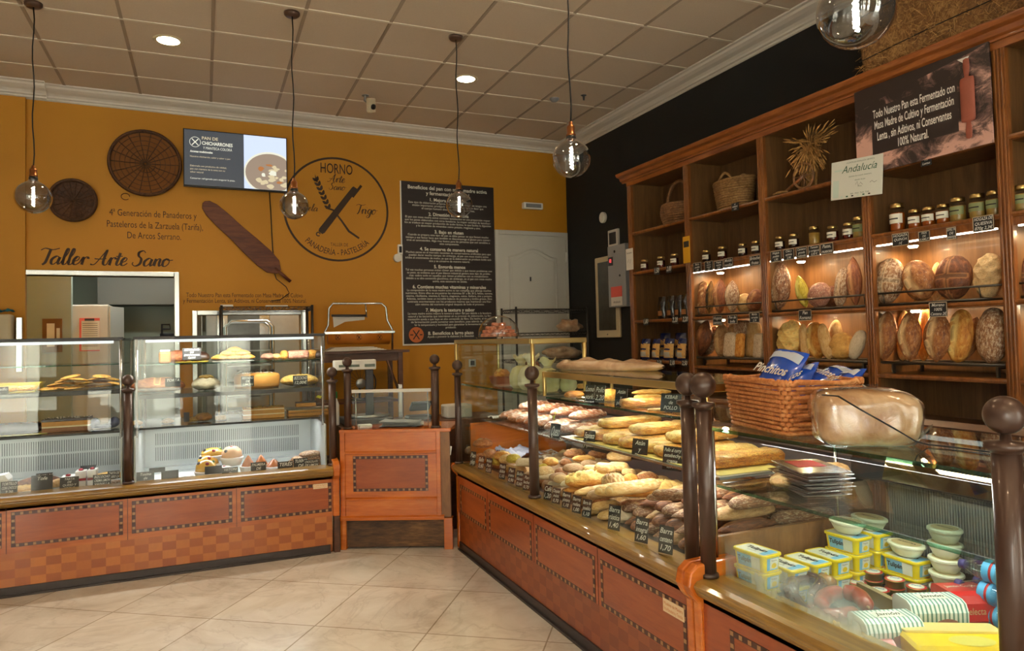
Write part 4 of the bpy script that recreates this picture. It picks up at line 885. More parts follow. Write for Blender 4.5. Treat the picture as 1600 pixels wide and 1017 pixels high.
for q_ in ((-.01, .03, .0, .21, -.06, -.005), (.715, .775, 0, .215, -.06, .005)): mb = MB(); FG.box(mb, *q_); mb.build('foot_post', 'gatewood', t, .003)
mb = MB(); FG.box(mb, -.01, GL_+.02, .805, .83, -.42, .0); mb.build('worktop', 'gatewood', t, .004)
p1, p2 = FG.p(.045, 0, -.04), FG.p(.665, 0, -.04)
post(t, p1.x, p1.y, .83, 1.245, .025, .034); post(t, p2.x, p2.y, .83, 1.25, .027, .035)
mb = MB(); FG.box(mb, .08, .63, .845, 1.085, -.045, -.040); mb.build('screen_glass', 'glass', t)
mb = MB(); FG.box(mb, .075, .635, 1.083, 1.105, -.05, -.035); mb.build('screen_edge', 'offwhite', t)
each('screen_rod', 'steel', t, [('cyl', FG.p(q_, .83, -.05), FG.p(q_, 1.10, -.05), .004, 8) for q_ in (.10, .61)])
# ------------------------------------------------------------------ generic small things
def sign(lines, P, w, h, face, tilt=.12, label='', framed=False, name='chalk_sign', group='chalk price signs', size=None, thick=.003, hang=False):
    """a little chalkboard whose foot (or top edge, if hang) is at P; face = direction it looks"""
    n = Vector(face); n.z = 0; n.normalize(); u = Vector((0,0,1)).cross(n).normalized(); up = (Vector((0,0,1))*math.cos(tilt) - n*math.sin(tilt)).normalized(); nn = u.cross(up).normalized()
    if nn.dot(n) < 0: nn = -nn
    P = Vector(P); o = P - up*h if hang else P
    mb = MB(); b = [o+u*(-w/2)-nn*thick, o+u*(w/2)-nn*thick, o+u*(w/2)-nn*thick+up*h, o+u*(-w/2)-nn*thick+up*h]; f = [v+nn*thick for v in b]
    mb.add(b+f, [(3,2,1,0),(4,5,6,7),(0,1,5,4),(1,2,6,5),(2,3,7,6),(3,0,4,7)], 0)
    if framed:
        e = .0035
        for (x0, x1, y0, y1) in ((-w/2, w/2, 0, e), (-w/2, w/2, h-e, h), (-w/2, -w/2+e, e, h-e), (w/2-e, w/2, e, h-e)):
            mb.add([o+u*a+up*c+nn*.0012 for a, c in ((x0, y0), (x1, y0), (x1, y1), (x0, y1))], [(0, 1, 2, 3)], 2)
    n_ = max(len(lines), 1); lh = h*.9/n_
    for i, s_ in enumerate(lines):
        if s_: mb.text(s_, min(lh*.95, size or 1), o+up*(h*.95-lh*(i+.78))+nn*.0012, u, up, 1, maxw=w*.86, shear=.25, bold=.012)
    return single(mb, name, ['board', 'chalk', plain('chalkframe', (196, 176, 150), .6) if 'chalkframe' not in _M else 'chalkframe'], label, 'price sign', group, origin=P)
_bm = {}
def bread_mesh(kind, mat, seed=0):
    """unit bread: 1 long in x, 1 wide in y, 1 high in z, resting on z = 0"""
    key = (kind, mat, seed)
    if key in _bm: return _bm[key]
    rnd = random.Random(hash(kind) % 1 + seed*13+len(kind)); off = Vector((rnd.random()*9, seed*3.1, rnd.random()*9))
    nu, nv = (44, 28) if kind in ('lattice', 'segment', 'roundlattice', 'cross', 'batard', 'oval') else (26, 18)
    pw = {'baguette': 4.5, 'finger': 4.5, 'segment': 5, 'oval': 2.2, 'lattice': 2.6, 'round': 2, 'roundlattice': 2, 'batard': 2.0, 'block': 9, 'pastry': 7, 'tri': 2, 'smooth': 2.4, 'cross': 2.2, 'flower': 2}.get(kind, 2.4)
    co, cut, fs = [], [], []
    for i in range(nu+1):
        u = -math.cos(PI*i/nu); r = max(0, 1-abs(u)**pw)**(1/(2 if pw < 6 else 3.5))
        if kind == 'batard': r = max(0, (1-abs(u)**1.8))**.75
        for j in range(nv):
            a = 2*PI*j/nv; c_, s_ = math.cos(a), math.sin(a)
            if kind in ('block', 'pastry'):
                e = .55; c_ = math.copysign(abs(c_)**e, c_); s_ = math.copysign(abs(s_)**e, s_)
            y = .5*r*c_; z = (.62*s_*r if s_ > 0 else .38*s_*r)
            d = 0; k = 0; top = max(0, s_)
            if kind in ('lattice', 'roundlattice'):
                f_ = 5 if kind == 'lattice' else 3.2
                q = max(abs(math.sin(PI*(u*f_*.5+y*2.4))), abs(math.sin(PI*(u*f_*.5-y*2.4)))); w_ = max(0, (q-.80)/.2)
                q2 = min(1, (1-q)/.5); d = top*(.15*w_ - .08*q2); k = (w_*1.0 if w_ > .25 else (1.30 if q2 < .7 else .55))*(top > .25)
            elif kind == 'segment':
                q = (u*5.5+y*.9) % 1; d = .09*top*(1-q); k = 1.6*top if q > .86 else 0
            elif kind in ('oval', 'batard'):
                yc = y-.03+.05*math.sin(u*4+seed); q = math.exp(-(yc/.085)**2)*min(1, max(0, (.86-abs(u))*6)); e_ = math.exp(-((yc-.125)/.035)**2)*min(1, max(0, (.80-abs(u))*6)); d = -.14*q*top + .10*e_*top; k = q*top*.85 if e_ < .45 else 1+e_*top*.8
            elif kind == 'baguette':
                q = abs(((u*2.6+y*2.2) % 1)-.5)*2; w_ = max(0, (q-.7)/.3)*(abs(y) < .26); d = -.07*w_*top; k = w_*top if w_ < .5 else 1.5*top
            elif kind == 'cross':
                q = max(math.exp(-(y/.09)**2), math.exp(-(u/.16)**2)); d = -.07*q*top; k = 1+q*.7 if (q > .5 and s_ > .3) else 0
            elif kind == 'flower':
                d = .10*math.sin(5*math.atan2(y*2, u))*r*.8; k = .4*top
            elif kind == 'braid':
                q = abs(math.sin(PI*(u*3.5+abs(y)*2))); d = .22*(q-.5)*top; k = (q > .88)*top*.9
            elif kind == 'pastry':
                d = .05*math.sin(u*26+math.sin(y*9)*2)*abs(c_)+.12*noise.noise(Vector((u*5, y*9, seed*2.)))*top; k = .7*(top > .6)*(.5+noise.noise(Vector((u*4, y*7, seed*3.))))
            P = Vector((u*.5, y, z)); nz = noise.noise(P*3.2+off)*.05+noise.noise(P*8+off)*.02
            P = Vector((u*.5*(1+nz*.4), y*(1+nz+d*.8), z*(1+nz*1.2)+d*.9))
            if kind == 'tri': P.y *= max(.15, (.5-u*.5)**.8)*1.25
            co.append(P); cut.append(max(0, min(2, k)))
    for i in range(nu):
        for j in range(nv): fs.append((i*nv+j, (i+1)*nv+j, (i+1)*nv+(j+1) % nv, i*nv+(j+1) % nv))
    zs = min(p.z for p in co); H = max(p.z for p in co)-zs
    mb = MB(); mb.add([(p.x, p.y, (p.z-zs)/H) for p in co], fs, 0, True)
    _bm[key] = mb.mesh('bread_'+kind, [mat], attr=cut); return _bm[key]
def bread(name_, kind, mat_, L, W, H, at, R=Matrix.Identity(3), label='', cat='bread', group=None, seed=0):
    o = bpy.data.objects.new(name_, bread_mesh(kind, mat_, seed)); COL.objects.link(o)
    o.matrix_basis = Matrix.Translation(Vector(at)) @ R.to_4x4() @ Matrix.Diagonal((L, W, H, 1))
    o['label'] = label; o['category'] = cat
    if group: o['group'] = group
    return o
def Rz(a): return Matrix.Rotation(a, 3, 'Z')
def upright(lean=0, yaw=0, back=.12):      # long axis up, crust top towards the customers (-x)
    B = Matrix(((0, 0, -1), (0, 1, 0), (1, 0, 0)))
    return Matrix.Rotation(yaw, 3, 'Z') @ Matrix.Rotation(lean, 3, 'X') @ Matrix.Rotation(back, 3, 'Y') @ B
# ------------------------------------------------------------------ the wooden wall shelf
SX, BX = 5.40, 5.77; SHL = (1, .70, .38)
PY = [-1.16, -2.02, -2.885, -3.758, -4.568, -5.42]; PWD = .065
t = thing('wall_shelf_unit', 'large brown wooden shelf unit with five bays along the black wall', 'shelf unit', (5.6, -3.4, 0))
SHELF = t
mb = MB()
mb.prism([(0, 0), (-.015, 0), (-.015, .012), (-.035, .02), (-.045, .045), (-.075, .055), (-.085, .075), (-.085, .085), (0, .085)], (SX, PY[0]+.06, 2.88), (1,0,0), (0,0,1), (0, PY[5]-PY[0]-.06, 0))
mb.box((SX, PY[5], 2.88), (BX+.02, PY[0]+.03, 2.965)).box((SX-.004, PY[5], 2.84), (SX+.02, PY[0]+.0, 2.88))
mb.build('cornice', 'cornicewood', t, .003)
MB().box((BX, PY[5], .9), (BX+.02, PY[0], 2.88)).build('back_panel', 'shelfback', t)
MB().box((SX+.01, PY[5], 2.86), (BX, PY[0], 2.88)).build('top_panel', 'shelfback', t)
for k, y in enumerate(PY):
    MB().box((SX+.03, y-PWD/2-.009, 0.9), (BX, y-PWD/2+.009, 2.86)).build('divider', 'shelfback', t)
    mb = MB().box((SX, y-PWD, .9), (SX+.03, y, 2.84))
    for q in (.012, .030, .048): mb.tube([(SX-.002, y-q-.003, .9), (SX-.002, y-q-.003, 2.84)], .006, 6)
    mb.build('post', 'shelftrim', t, .002)
MB().box((SX+.02, PY[5], 0), (BX, PY[0]-.002, .9)).box((SX-.02, PY[5], .88), (BX, PY[0]-.001, .92)).build('base_cabinet', 'shelfwood', t, .003)
def plank(k, z, d=.0, th=.022, lip=.0):
    y1, y0 = PY[k]-PWD/2-.009, PY[k+1]-PWD/2+.009
    mb = MB().box((SX+.02, y0, z-th), (BX, y1, z)); mb.build('shelf', 'shelfwood', t)
    mb = MB(); mb.prism([(0, 0), (-.010, -.004), (-.013, -.014), (-.008, -.024), (0, -.028), (.02, -.028), (.02, 0)], (SX+.01, y0+.02, z), (1,0,0), (0,0,1), (0, y1-y0-.04, 0)); mb.build('shelf_moulding', 'shelftrim', t)
for k in range(5):
    plank(k, 2.40); plank(k, 2.015 if k else 2.03); plank(k, 1.58); plank(k, 1.185 if k else 1.215)
    if k:
        y1, y0 = PY[k]-PWD, PY[k+1]
        MB().box((SX+.012, y0, 1.945), (SX+.03, y1, 1.99)).build('valance', 'shelftrim', t)
        MB().box((SX+.010, y0+.02, 1.938), (SX+.022, y1-.02, 1.946)).build('light_strip', 'ledstrip', t)
        cy = (y0+y1)/2
        area('shelf_lamp', (SX+.24, cy, 1.95), (0, -.45, 0), .02, y1-y0-.1, 1.0, SHL)
        area('shelf_lamp', (SX+.22, cy, 1.553), (0, -.45, 0), .02, y1-y0-.1, .9, SHL)
        area('strip_lamp', (SX+.04, cy, 1.934), (0, -.3, 0), .012, y1-y0-.1, .5, LED)
        for z in (1.94, 1.552):
            MB().lathe([(.022, z-.012), (.028, z-.004), (.028, z)], (SX+.10, y1-.10, 0), 16).xf(Matrix.Translation((.12, 0, 0))).build('spotlight', 'lampface', t)
            area('shelf_spot', (SX+.22, y1-.10, z-.016), (0, 0, 0), .03, .03, 1.6, (1, .66, .32))
BAYN = ['first bay', 'second bay', 'third bay', 'fourth bay', 'fifth bay']
def tray(k, z, ya, yb, feet=0, rail=True):
    y1, y0 = PY[k]-PWD-ya, PY[k+1]+yb
    lab = 'dark metal bread tray on the %s shelf of the %s' % ('upper bread' if z > 1.4 else 'lower bread', BAYN[k])
    t_ = thing('bread_tray', lab, 'tray', (SX+.17, (y0+y1)/2, z), group='metal bread trays')
    mb = MB().box((SX+.03, y0, z+feet), (BX-.03, y1, z+feet+.006)).tube([(SX+.03, y0, z+feet+.01), (SX+.03, y1, z+feet+.01), (BX-.03, y1, z+feet+.01), (BX-.03, y0, z+feet+.01)], .008, 6, closed=True)
    mb.build('plate', 'traymetal', t_)
    if feet:
        for yy in (y0+.05, y1-.06):
            MB().box((SX+.05, yy, z), (SX+.07, yy+.012, z+feet)).box((BX-.08, yy, z), (BX-.06, yy+.012, z+feet)).box((SX+.07, yy, z+feet-.012), (BX-.08, yy+.012, z+feet)).build('foot', 'traymetal', t_)
    if rail: MB().cyl((SX+.035, PY[k]-PWD, z+.078), (SX+.035, PY[k+1], z+.078), .006, 8).cyl((SX+.05, y0+.02, z+feet+.01), (SX+.035, y0+.02, z+.078), .004, 6).cyl((SX+.05, y1-.02, z+feet+.01), (SX+.035, y1-.02, z+.078), .004, 6).build('front_rail', 'traymetal', t_)
plain('traymetal', (84, 76, 66), .4, .6)
for k in range(1, 5): tray(k, 1.58, .01, .02 if k != 3 else .12); tray(k, 1.185, .01, .02, .055, False)
SHT, SLT = 1.592, 1.25     # tops of the trays
# straw bale on top
t = thing('straw_bale', 'golden straw bale lying on top of the wooden shelf unit', 'straw bale', (5.58, -4.6, 2.966))
yb0, yb1, zb0, zb1, xb0, xb1 = -5.35, -3.84, 2.967, 3.62, 5.36, 5.78
def balep(u, v):
    a = 2*PI*v; cx, cz = math.cos(a), math.sin(a); e = .22
    x = (xb0+xb1)/2+(xb1-xb0)/2*math.copysign(abs(cx)**e, cx); z = (zb0+zb1)/2+(zb1-zb0)/2*math.copysign(abs(cz)**e, cz)
    y = yb1+(yb0-yb1)*u; P = Vector((x, y, z)); d = noise.noise(P*9)*.022+noise.noise(P*26)*.012
    return Vector((min(x+d*(1 if cx > 0 else -1), xb1), y+d, max(z+d, zb0)))
mb = MB(); mb.grid(60, 64, balep, cv=True); n = len(mb.v)
mb.f.append(tuple(range(64))); mb.f.append(tuple(range(n-1, n-65, -1))); mb.m += [0, 0]; mb.s += [False, False]; mb.build('bale_body', 'hay', t)
rr = random.Random(5); mb = MB()
for i in range(2600):
    end = rr.random() < .16
    P = Vector((xb0+(rr.random()*.35), yb1+rr.uniform(-.01, .02), rr.uniform(zb0, zb1))) if end else Vector((xb0+rr.uniform(-.012, .004), rr.uniform(yb0, yb1), rr.uniform(zb0+.004, zb1)))
    d = Vector((rr.gauss(0, .35)-(.25 if not end else 0), rr.gauss(0, .7)+(.5 if end else 0), rr.gauss(0, .8))).normalized()*rr.uniform(.02, .07)
    w_ = Vector((0, -d.z, d.y)).normalized()*.0012
    Q = P+d
    if Q.z < zb0 and Q.x > SX-.08: continue
    mb.add([P-w_, P+w_, Q+w_*.6, Q-w_*.6], [(0, 1, 2, 3)], rr.randrange(3))
o = mb.build('loose_straw', ['straw', plain('strawpale', (190, 146, 88), .7), plain('strawdark', (110, 74, 36), .7)], t); o['kind'] = 'stuff'
for z in (3.07, 3.33):
    MB().tube([(xb0-.012, yb1+.01, z-.02), (xb0-.016, -4.3, z), (xb0-.014, -4.9, z+.01), (xb0-.012, yb0, z)], .003, 5).build('twine', 'cable', t)
# framed flour picture with writing and a rolling pin
t = thing('flour_banner', 'dark floury banner with white writing and a rolling pin picture across a shelf bay', 'banner', (SX-.02, -4.18, 2.37))
ya, yb_, za, zb_ = -3.765, -4.575, 2.372, 2.885; W = ya-yb_; Hh = zb_-za
mb = MB().box((SX-.030, yb_, za), (SX-.018, ya, zb_))
tt = NT('floury'); v = tt.coord((1, 1, 1.6)); n1 = tt.noise(v, 7, 8, .7, .8); n2 = tt.noise(v, 2.2, 3, .5); f_ = tt.math('ADD', tt.math('MULTIPLY', n1, .6), tt.math('MULTIPLY', n2, .5))
tt.bsdf(tt.ramp(f_, [(.48, lin(44, 32, 30)), (.54, lin(110, 84, 78)), (.60, lin(206, 160, 146))]), .45); reg('floury', tt)
plain('bannerdark', (46, 34, 32), .45)
mb.build('board', 'floury', t)
F = lambda u, v, o=0: Vector((SX-.0305-o, ya-u*W, za+v*Hh))
U, Vv = Vector((0, -1, 0)), Vector((0, 0, 1))
mb = MB(); mb.add([F(.0, .78), F(.9, .96), F(1, 1), F(0, 1)], [(0, 1, 2, 3)], 0); mb.add([F(.14, .20), F(.79, .20), F(.79, .74), F(.14, .74)], [(0, 1, 2, 3)], 0)
for s_, v_, wd in (('Todo Nuestro Pan esta Fermentado con', .62, .62), ('Masa Madre de Cultivo y Fermentación', .49, .60), ('Lenta , sin Aditivos, ni Conservantes', .355, .56), ('100% Natural.', .225, .23)):
    mb.text(s_, .068, F(.465, v_, .001), U, Vv, 1, width=wd*W, bold=.012)
mb.build('writing', ['bannerdark', 'white'], t)
mb = MB(); q = F(.865, 0, .012)
mb.lathe([(0, .09*Hh), (.016, .10*Hh), (.018, .17*Hh), (.012, .26*Hh), (.036, .27*Hh), (.039, .30*Hh), (.039, .68*Hh), (.036, .71*Hh), (.012, .72*Hh), (.018, .82*Hh), (.016, .90*Hh), (0, .91*Hh)], (0,0,0), 16)
mb.v = [Vector((q.x+v.x*.25, q.y+v.y, za+v.z)) for v in mb.v]; mb.build('rolling_pin_picture', plain('pinred', (148, 78, 60), .5, var=.3, vs=12), t)
mb = MB(); mb.add([F(.80, .93, .002), F(.88, .93, .002), F(.85, .86, .002)], [(0, 1, 2)]); mb.build('paper_corner', 'white', t)
# certificate
Pc = atx(1338, 278, SX-.035); w_, h_ = .37, .235
n_ = Vector((-1, 0, 0)); u_ = Vector((0, -math.cos(.07), -math.sin(.07)*-1)); u_ = Vector((0, -1, -.075)).normalized(); v_ = n_.cross(u_).normalized(); v_ = v_ if v_.z > 0 else -v_
C_ = lambda a, b, o=0: Pc+u_*a+v_*b+n_*o
mb = MB(); vs = [C_(a, b, o) for o in (0, .004) for a, b in ((-w_/2, -h_/2), (w_/2, -h_/2), (w_/2, h_/2), (-w_/2, h_/2))]; mb.add(vs, [(3,2,1,0),(4,5,6,7),(0,1,5,4),(1,2,6,5),(2,3,7,6),(3,0,4,7)], 0)
mb.add([C_(a, b, .0045) for a, b in ((-w_/2+.015, -h_/2+.012), (-w_/2+.06, -h_/2+.012), (-w_/2+.06, .0), (-w_/2+.015, .0))], [(0,1,2,3)], 1)
mb.text('Andalucía', .062, C_(.02, .04, .005), u_, v_, 2, shear=.35, width=.25); mb.text('LA JUNTA DE ANDALUCÍA CERTIFICA', .012, C_(.03, .095, .005), u_, v_, 2, maxw=.2)
for b_, s_ in ((.01, 'distintivo de artesanía alimentaria'), (-.015, 'obrador de pan'), (-.055, 'Firma'), (-.095, 'Sello   oficial   Tarifa   Cádiz')): mb.text(s_, .012, C_(.03, b_, .005), u_, v_, 2, maxw=.24)
mb.ribbon([(.0, -.04), (.01, -.02), (.02, -.05), (.035, -.03), (.05, -.045)], .002, C_(0, 0, .005), u_, v_, 3); mb.ribbon([(.10, -.04), (.115, -.03), (.13, -.042), (.15, -.035)], .002, C_(0, 0, .005), u_, v_, 3)
mb.ribbon([(-.16, .06), (-.10, .06)], .01, C_(0, 0, .005), u_, v_, 1)
for k in range(6): mb.ribbon([(-.11+k*.04, -.105), (-.095+k*.04, -.105)], .008, C_(0, 0, .005), u_, v_, [1, 2, 3][k % 3])
single(mb, 'certificate', [plain('certpaper', (214, 216, 208), .5), 'stoppaper', plain('certgreen', (40, 92, 70), .5), 'ink'], 'white certificate card with green script leaning on the shelf post below the banner', 'certificate')
# leaflets on the left posts
P = atx(1073, 390, SX-.006); mb = MB().box((P.x-.003, P.y-.045, P.z-.11), (P.x, P.y+.045, P.z+.11)); mb.box((P.x-.004, P.y-.035, P.z+.02), (P.x-.003, P.y+.035, P.z+.07), 1)
single(mb, 'leaflet', [plain('leafyellow', (216, 158, 32), .5), 'darkgrey'], 'yellow leaflet pinned on the second shelf post', 'leaflet')
P = atx(984, 405, SX-.006); mb = MB().box((P.x-.003, P.y-.06, P.z-.10), (P.x, P.y+.06, P.z+.10)); mb.text('horario', .03, (P.x-.004, P.y, P.z+.05), (0,-1,0), (0,0,1), 1); mb.ribbon([(-.03, -.03), (-.01, .0), (.01, -.04), (.03, 0)], .003, (P.x-.004, P.y, P.z), (0,-1,0), (0,0,1), 1)
single(mb, 'notice_sheet', ['paper', 'ink'], 'cream notice sheet at the left edge of the shelf unit beside the grey locker', 'notice')
# ---- baskets
def weave_basket(c, rx, ry, h, flare, label, mat, name='wicker_basket', rows=9, n=28, r=.006, group=None, square=False, belly=0):
    t_ = thing(name, label, 'basket', c, group=group); x, y, z = c
    def ring(a, k, zz):
        ex = .35 if square else 1; ca, sa = math.cos(a), math.sin(a)
        ca = math.copysign(abs(ca)**ex, ca); sa = math.copysign(abs(sa)**ex, sa)
        return Vector((x+rx*k*ca, y+ry*k*sa, zz))
    K = lambda f: 1-flare*(1-f)+belly*math.sin(PI*f)
    mb = MB()
    for i in range(rows):
        f = (i+.5)/rows; mb.tube([ring(2*PI*j/(2*n), K(f)*(1+(.022 if (j+i) % 2 else -.022)), z+.004+h*f) for j in range(2*n)], h/rows*.56, 5, closed=True)
    mb.build('woven_side', mat, t_)
    mb = MB()
    for j in range(n): a = 2*PI*(j+.5)/n; mb.tube([ring(a, K(0), z+.002), ring(a, K(.5), z+h*.5), ring(a, K(1), z+h)], r*.6, 4)
    mb.build('stakes', mat, t_)
    mb = MB(); mb.tube([ring(2*PI*j/48, K(1)*1.01, z+h+.006*math.sin(j*PI)) for j in range(48)], r*1.7, 6, closed=True); mb.tube([ring(2*PI*j/48+.06, K(1)*1.03, z+h-.01) for j in range(48)], r*1.2, 6, closed=True); mb.build('rim', mat, t_)
    mb = MB(); mb.add([ring(2*PI*j/32, K(0), z+.006) for j in range(32)], [tuple(range(32))]); mb.build('bottom', mat, t_)
    return t_
P = atx(1052, 340, 5.58); z = 2.402
b_ = weave_basket((5.55, -1.76, z), .13, .175, .17, .12, 'round grey-brown wicker basket with a tall hoop handle on the top shelf', 'darkwicker', belly=.12)
mb = MB(); mb.tube([(5.55, -1.76+.17*math.cos(a), z+.15+.23*math.sin(a)) for a in [PI*i/20 for i in range(21)]], .017, 8); mb.build('handle', 'darkwicker', b_)
cc = atx(1148, 318, 5.56)
b_ = weave_basket((5.56, cc.y, z), .11, .205, .235, .22, 'pale woven palm basket with rope handles on the top shelf of the second bay', 'rope', rows=13, n=20, r=.004)
for sx in (-1, 1):
    mb = MB(); mb.tube([(5.56+sx*.09, cc.y-.1+.2*i/14, z+.20+.09*math.sin(PI*i/14)) for i in range(15)], .010, 7); mb.build('handle', 'rope', b_)
# wheat sheaf with an old wooden fork
Ps = atx(1268, 290, 5.52)
t = thing('wheat_sheaf', 'dried wheat sheaf tied upright on the top shelf of the third bay', 'wheat sheaf', (5.52, Ps.y, 2.402)); rr = random.Random(9)
mb = MB(); m2 = MB()
for i in range(150):
    a = rr.uniform(0, 2*PI); k = rr.random(); up_ = rr.random() < .35
    b0 = Vector((5.52+.02*math.cos(a), Ps.y+.04*math.sin(a), 2.41+rr.random()*.05))
    mid = Vector((5.52+.03*math.cos(a)*k, Ps.y-.02+.05*math.sin(a)*k, 2.63))
    if up_: tip = mid+Vector((-.06*rr.random(), rr.uniform(-.16, .16), .05+.12*rr.random()))
    else: tip = mid+Vector((-.08*rr.random()-.02, rr.uniform(-.13, .10), rr.uniform(-.10, .02)))
    md2 = mid.lerp(tip, .5)+Vector((-.01, 0, .045))
    mb.tube([b0, mid, md2, tip], [.0016, .0016, .0014, .001], 3)
    d = (tip-md2).normalized(); m2.tube([tip-d*.01, tip+d*.015, tip+d*.05], [.003, .0055, .0008], 5)
mb.build('stalks', 'straw', t); m2.build('ears', 'straw', t)
MB().tube([(5.52+.032*math.cos(2*PI*i/12), Ps.y-.01+.05*math.sin(2*PI*i/12), 2.56) for i in range(12)], .006, 6, closed=True).build('tie', 'rope', t)
Pw = atx(1262, 300, 5.46)
t = thing('wooden_wheel_toy', 'small rustic wooden wheelbarrow ornament in front of the wheat sheaf', 'ornament', (5.45, Pw.y, 2.402))
wc = Vector((5.44, Pw.y+.01, 2.49)); MB().tube([wc+Vector((0, .085*math.cos(2*PI*i/24), .085*math.sin(2*PI*i/24))) for i in range(24)], .010, 6, closed=True).build('wheel_rim', 'darkwicker', t)
mb = MB()
for i in range(8): a = 2*PI*i/8; mb.tube([wc, wc+Vector((0, .08*math.cos(a), .08*math.sin(a)))], .004, 5)
mb.build('spokes', 'darkwicker', t)
q1 = atx(1228, 292, 5.44); MB().tube([wc, (5.44, q1.y, 2.415)], .011, 6).build('shaft', 'shelftrim', t)
MB().tube([(5.44, q1.y-.02, 2.412), (5.43, q1.y+.06, 2.418), (5.44, q1.y+.12, 2.414)], .010, 6).build('straw_twist', 'rope', t)
q2 = atx(1245, 235, 5.52)
single(MB().tube([(5.54, Ps.y+.02, 2.415), (5.54, Ps.y+.22, 2.66)], .006, 6).tube([(5.56, Ps.y+.0, 2.415), (5.56, Ps.y+.16, 2.70)], .005, 6), 'wooden_stick', 'darkwicker', 'thin wooden sticks leaning beside the wheat sheaf', 'stick')
# ---- jars
def jar(r, h, fill, lid, lab, name='glass_jar'):
    t_ = thing(name, '', 'jar', (0, 0, 0)); nk = h*.80
    MB().lathe([(r*.9, 0), (r, h*.04), (r, nk*.88), (r*.82, nk), (r*.80, h*.86)], (0,0,0), 18).build('glass_body', 'thinglass', t_, local=True)
    MB().lathe([(0, .003), (r*.9, .003), (r*.95, h*.05), (r*.95, nk*.82), (0, nk*.82)], (0,0,0), 18).build('contents', fill, t_, local=True)
    MB().lathe([(r*.86, h*.84), (r*.88, h*.86), (r*.88, h*.97), (r*.80, h), (0, h)], (0,0,0), 18).build('lid', lid, t_, local=True)
    if lab:
        mb = MB(); mb.grid(2, 16, lambda u, v: Vector((-(r+.0008)*math.cos((v-.5)*2.6), (r+.0008)*math.sin((v-.5)*2.6), h*(.28+.34*u)))); mb.build('label_band', lab, t_, local=True)
        mb = MB(); mb.grid(2, 10, lambda u, v: Vector((-(r+.0014)*math.cos((v-.5)*1.4), (r+.0014)*math.sin((v-.5)*1.4), h*(.42+.05*u)))); mb.build('label_print', 'ink', t_, local=True)
    return t_
def hide(t_): return t_
J = {'jam': jar(.036, .105, 'jam', 'gold', 'label'), 'dark': jar(.034, .10, 'darkjam', 'gold', 'label'), 'honey': jar(.042, .165, 'honey', 'gold', 'label'), 'honeys': jar(.036, .11, 'honey', 'gold', 'label'),
     'veg': jar(.037, .125, 'pickle', 'gold', None), 'vegl': jar(.040, .13, 'pickle', 'gold', 'greenlabel') if plain('greenlabel', (128, 136, 92), .6) else None}
jused = set()
def putjar(kind, px, py, z, label, group, x=5.47):
    P = atx(px, py, x)
    if kind not in jused: jused.add(kind); o = J[kind]; o.location = (x, P.y, z); o['label'] = label; o['group'] = group
    else: o = dup(J[kind], (x, P.y, z), label=label, group=group)
zj = 2.0155
for i, px in enumerate((1007, 1033, 1054)): putjar('jam', px, 405, 2.031, 'white-labelled jam jar, %s from the left in the first shelf bay' % ORD[i], 'jars on the first bay shelf')
for i, (px, kd) in enumerate(((1104, 'dark'), (1129, 'jam'), (1161, 'dark'), (1182, 'dark'))): putjar(kd, px, 400, zj, 'small labelled preserve jar, %s from the left in the second shelf bay' % ORD[i], 'jars on the second bay shelf')
for i, (px, kd) in enumerate(((1219, 'dark'), (1241, 'dark'), (1273, 'veg'), (1302, 'jam'), (1327, 'jam'), (1344, 'vegl'))): putjar(kd, px, 385, zj, ('labelled preserve jar' if kd != 'veg' else 'unlabelled jar of pickles') + ', %s from the left in the third shelf bay' % ORD[i], 'jars on the third bay shelf')
for i, (px, kd) in enumerate(((1403, 'honey'), (1430, 'honeys'), (1452, 'honeys'), (1475, 'honeys'), (1498, 'vegl'), (1529, 'vegl'), (1556, 'vegl'))):
    putjar(kd, px, 355, zj, ('tall amber honey jar' if kd == 'honey' else 'small honey jar' if kd == 'honeys' else 'jar of pickled vegetables') + ', %s from the left in the fourth shelf bay' % ORD[i], 'jars on the fourth bay shelf')
putjar('vegl', 1597, 315, zj, 'pickle jar cut by the right photo edge in the fifth shelf bay', 'jars on the fifth bay shelf')
# ---- snack bags
def bag(w, h, d, fill, top, name, extra=None, seed=0, lettering=None):
    """pillow bag standing, front towards -x; coloured foil with a window"""
    t_ = thing(name, '', 'snack bag', (0,0,0)); rr = random.Random(seed)
    def S_(u, v, sg):
        yy = (u-.5)*w; zz = v*h; th = d/2*(max(0, math.sin(PI*u))**.45)*(max(0, math.sin(PI*min(max(v, .02), .98)))**.5)
        th += .006*noise.noise(Vector((u*4, v*5, seed)))*(1 if 0 < u < 1 and 0 < v < 1 else 0)
        return Vector((sg*th, yy*(1-.05*math.sin(PI*v)), zz))
    def band(v0, v1, m, nm, parent):
        mb = MB(); mb.grid(13, 8, lambda u, v: S_(u, v0+(v1-v0)*v, -1)-Vector((.0006*(nm != 'bag_body'), 0, 0))); mb.grid(13, 8, lambda u, v: S_(1-u, v0+(v1-v0)*v, 1)); return mb.build(nm, m, parent, local=True)
    band(0, 1, top, 'bag_body', t_); band(.10, .76, fill, 'window', t_)
    if extra: 
        mb = MB(); mb.grid(12, 6, lambda u, v: S_(.2+.6*u, .14+.22*v, -1)-Vector((.002, 0, 0))); mb.build('printed_oval', extra, t_, local=True)
    if lettering:
        mb = MB(); mb.text(lettering, h*.16, (-d/2-.003, 0, h*.72), (0,-1,0), (0,0,1), 0, shear=.3, maxw=w*.8, bold=.02); mb.build('lettering', 'white', t_, local=True)
    return t_
plain('ringsnack', (214, 170, 100), .6, var=.45, vs=60); plain('navyfoil', (24, 40, 96), .2, coat=.6, var=.3, vs=30); plain('blackfoil', (22, 16, 14), .2, coat=.6); plain('ovalprint', (190, 188, 176), .4)
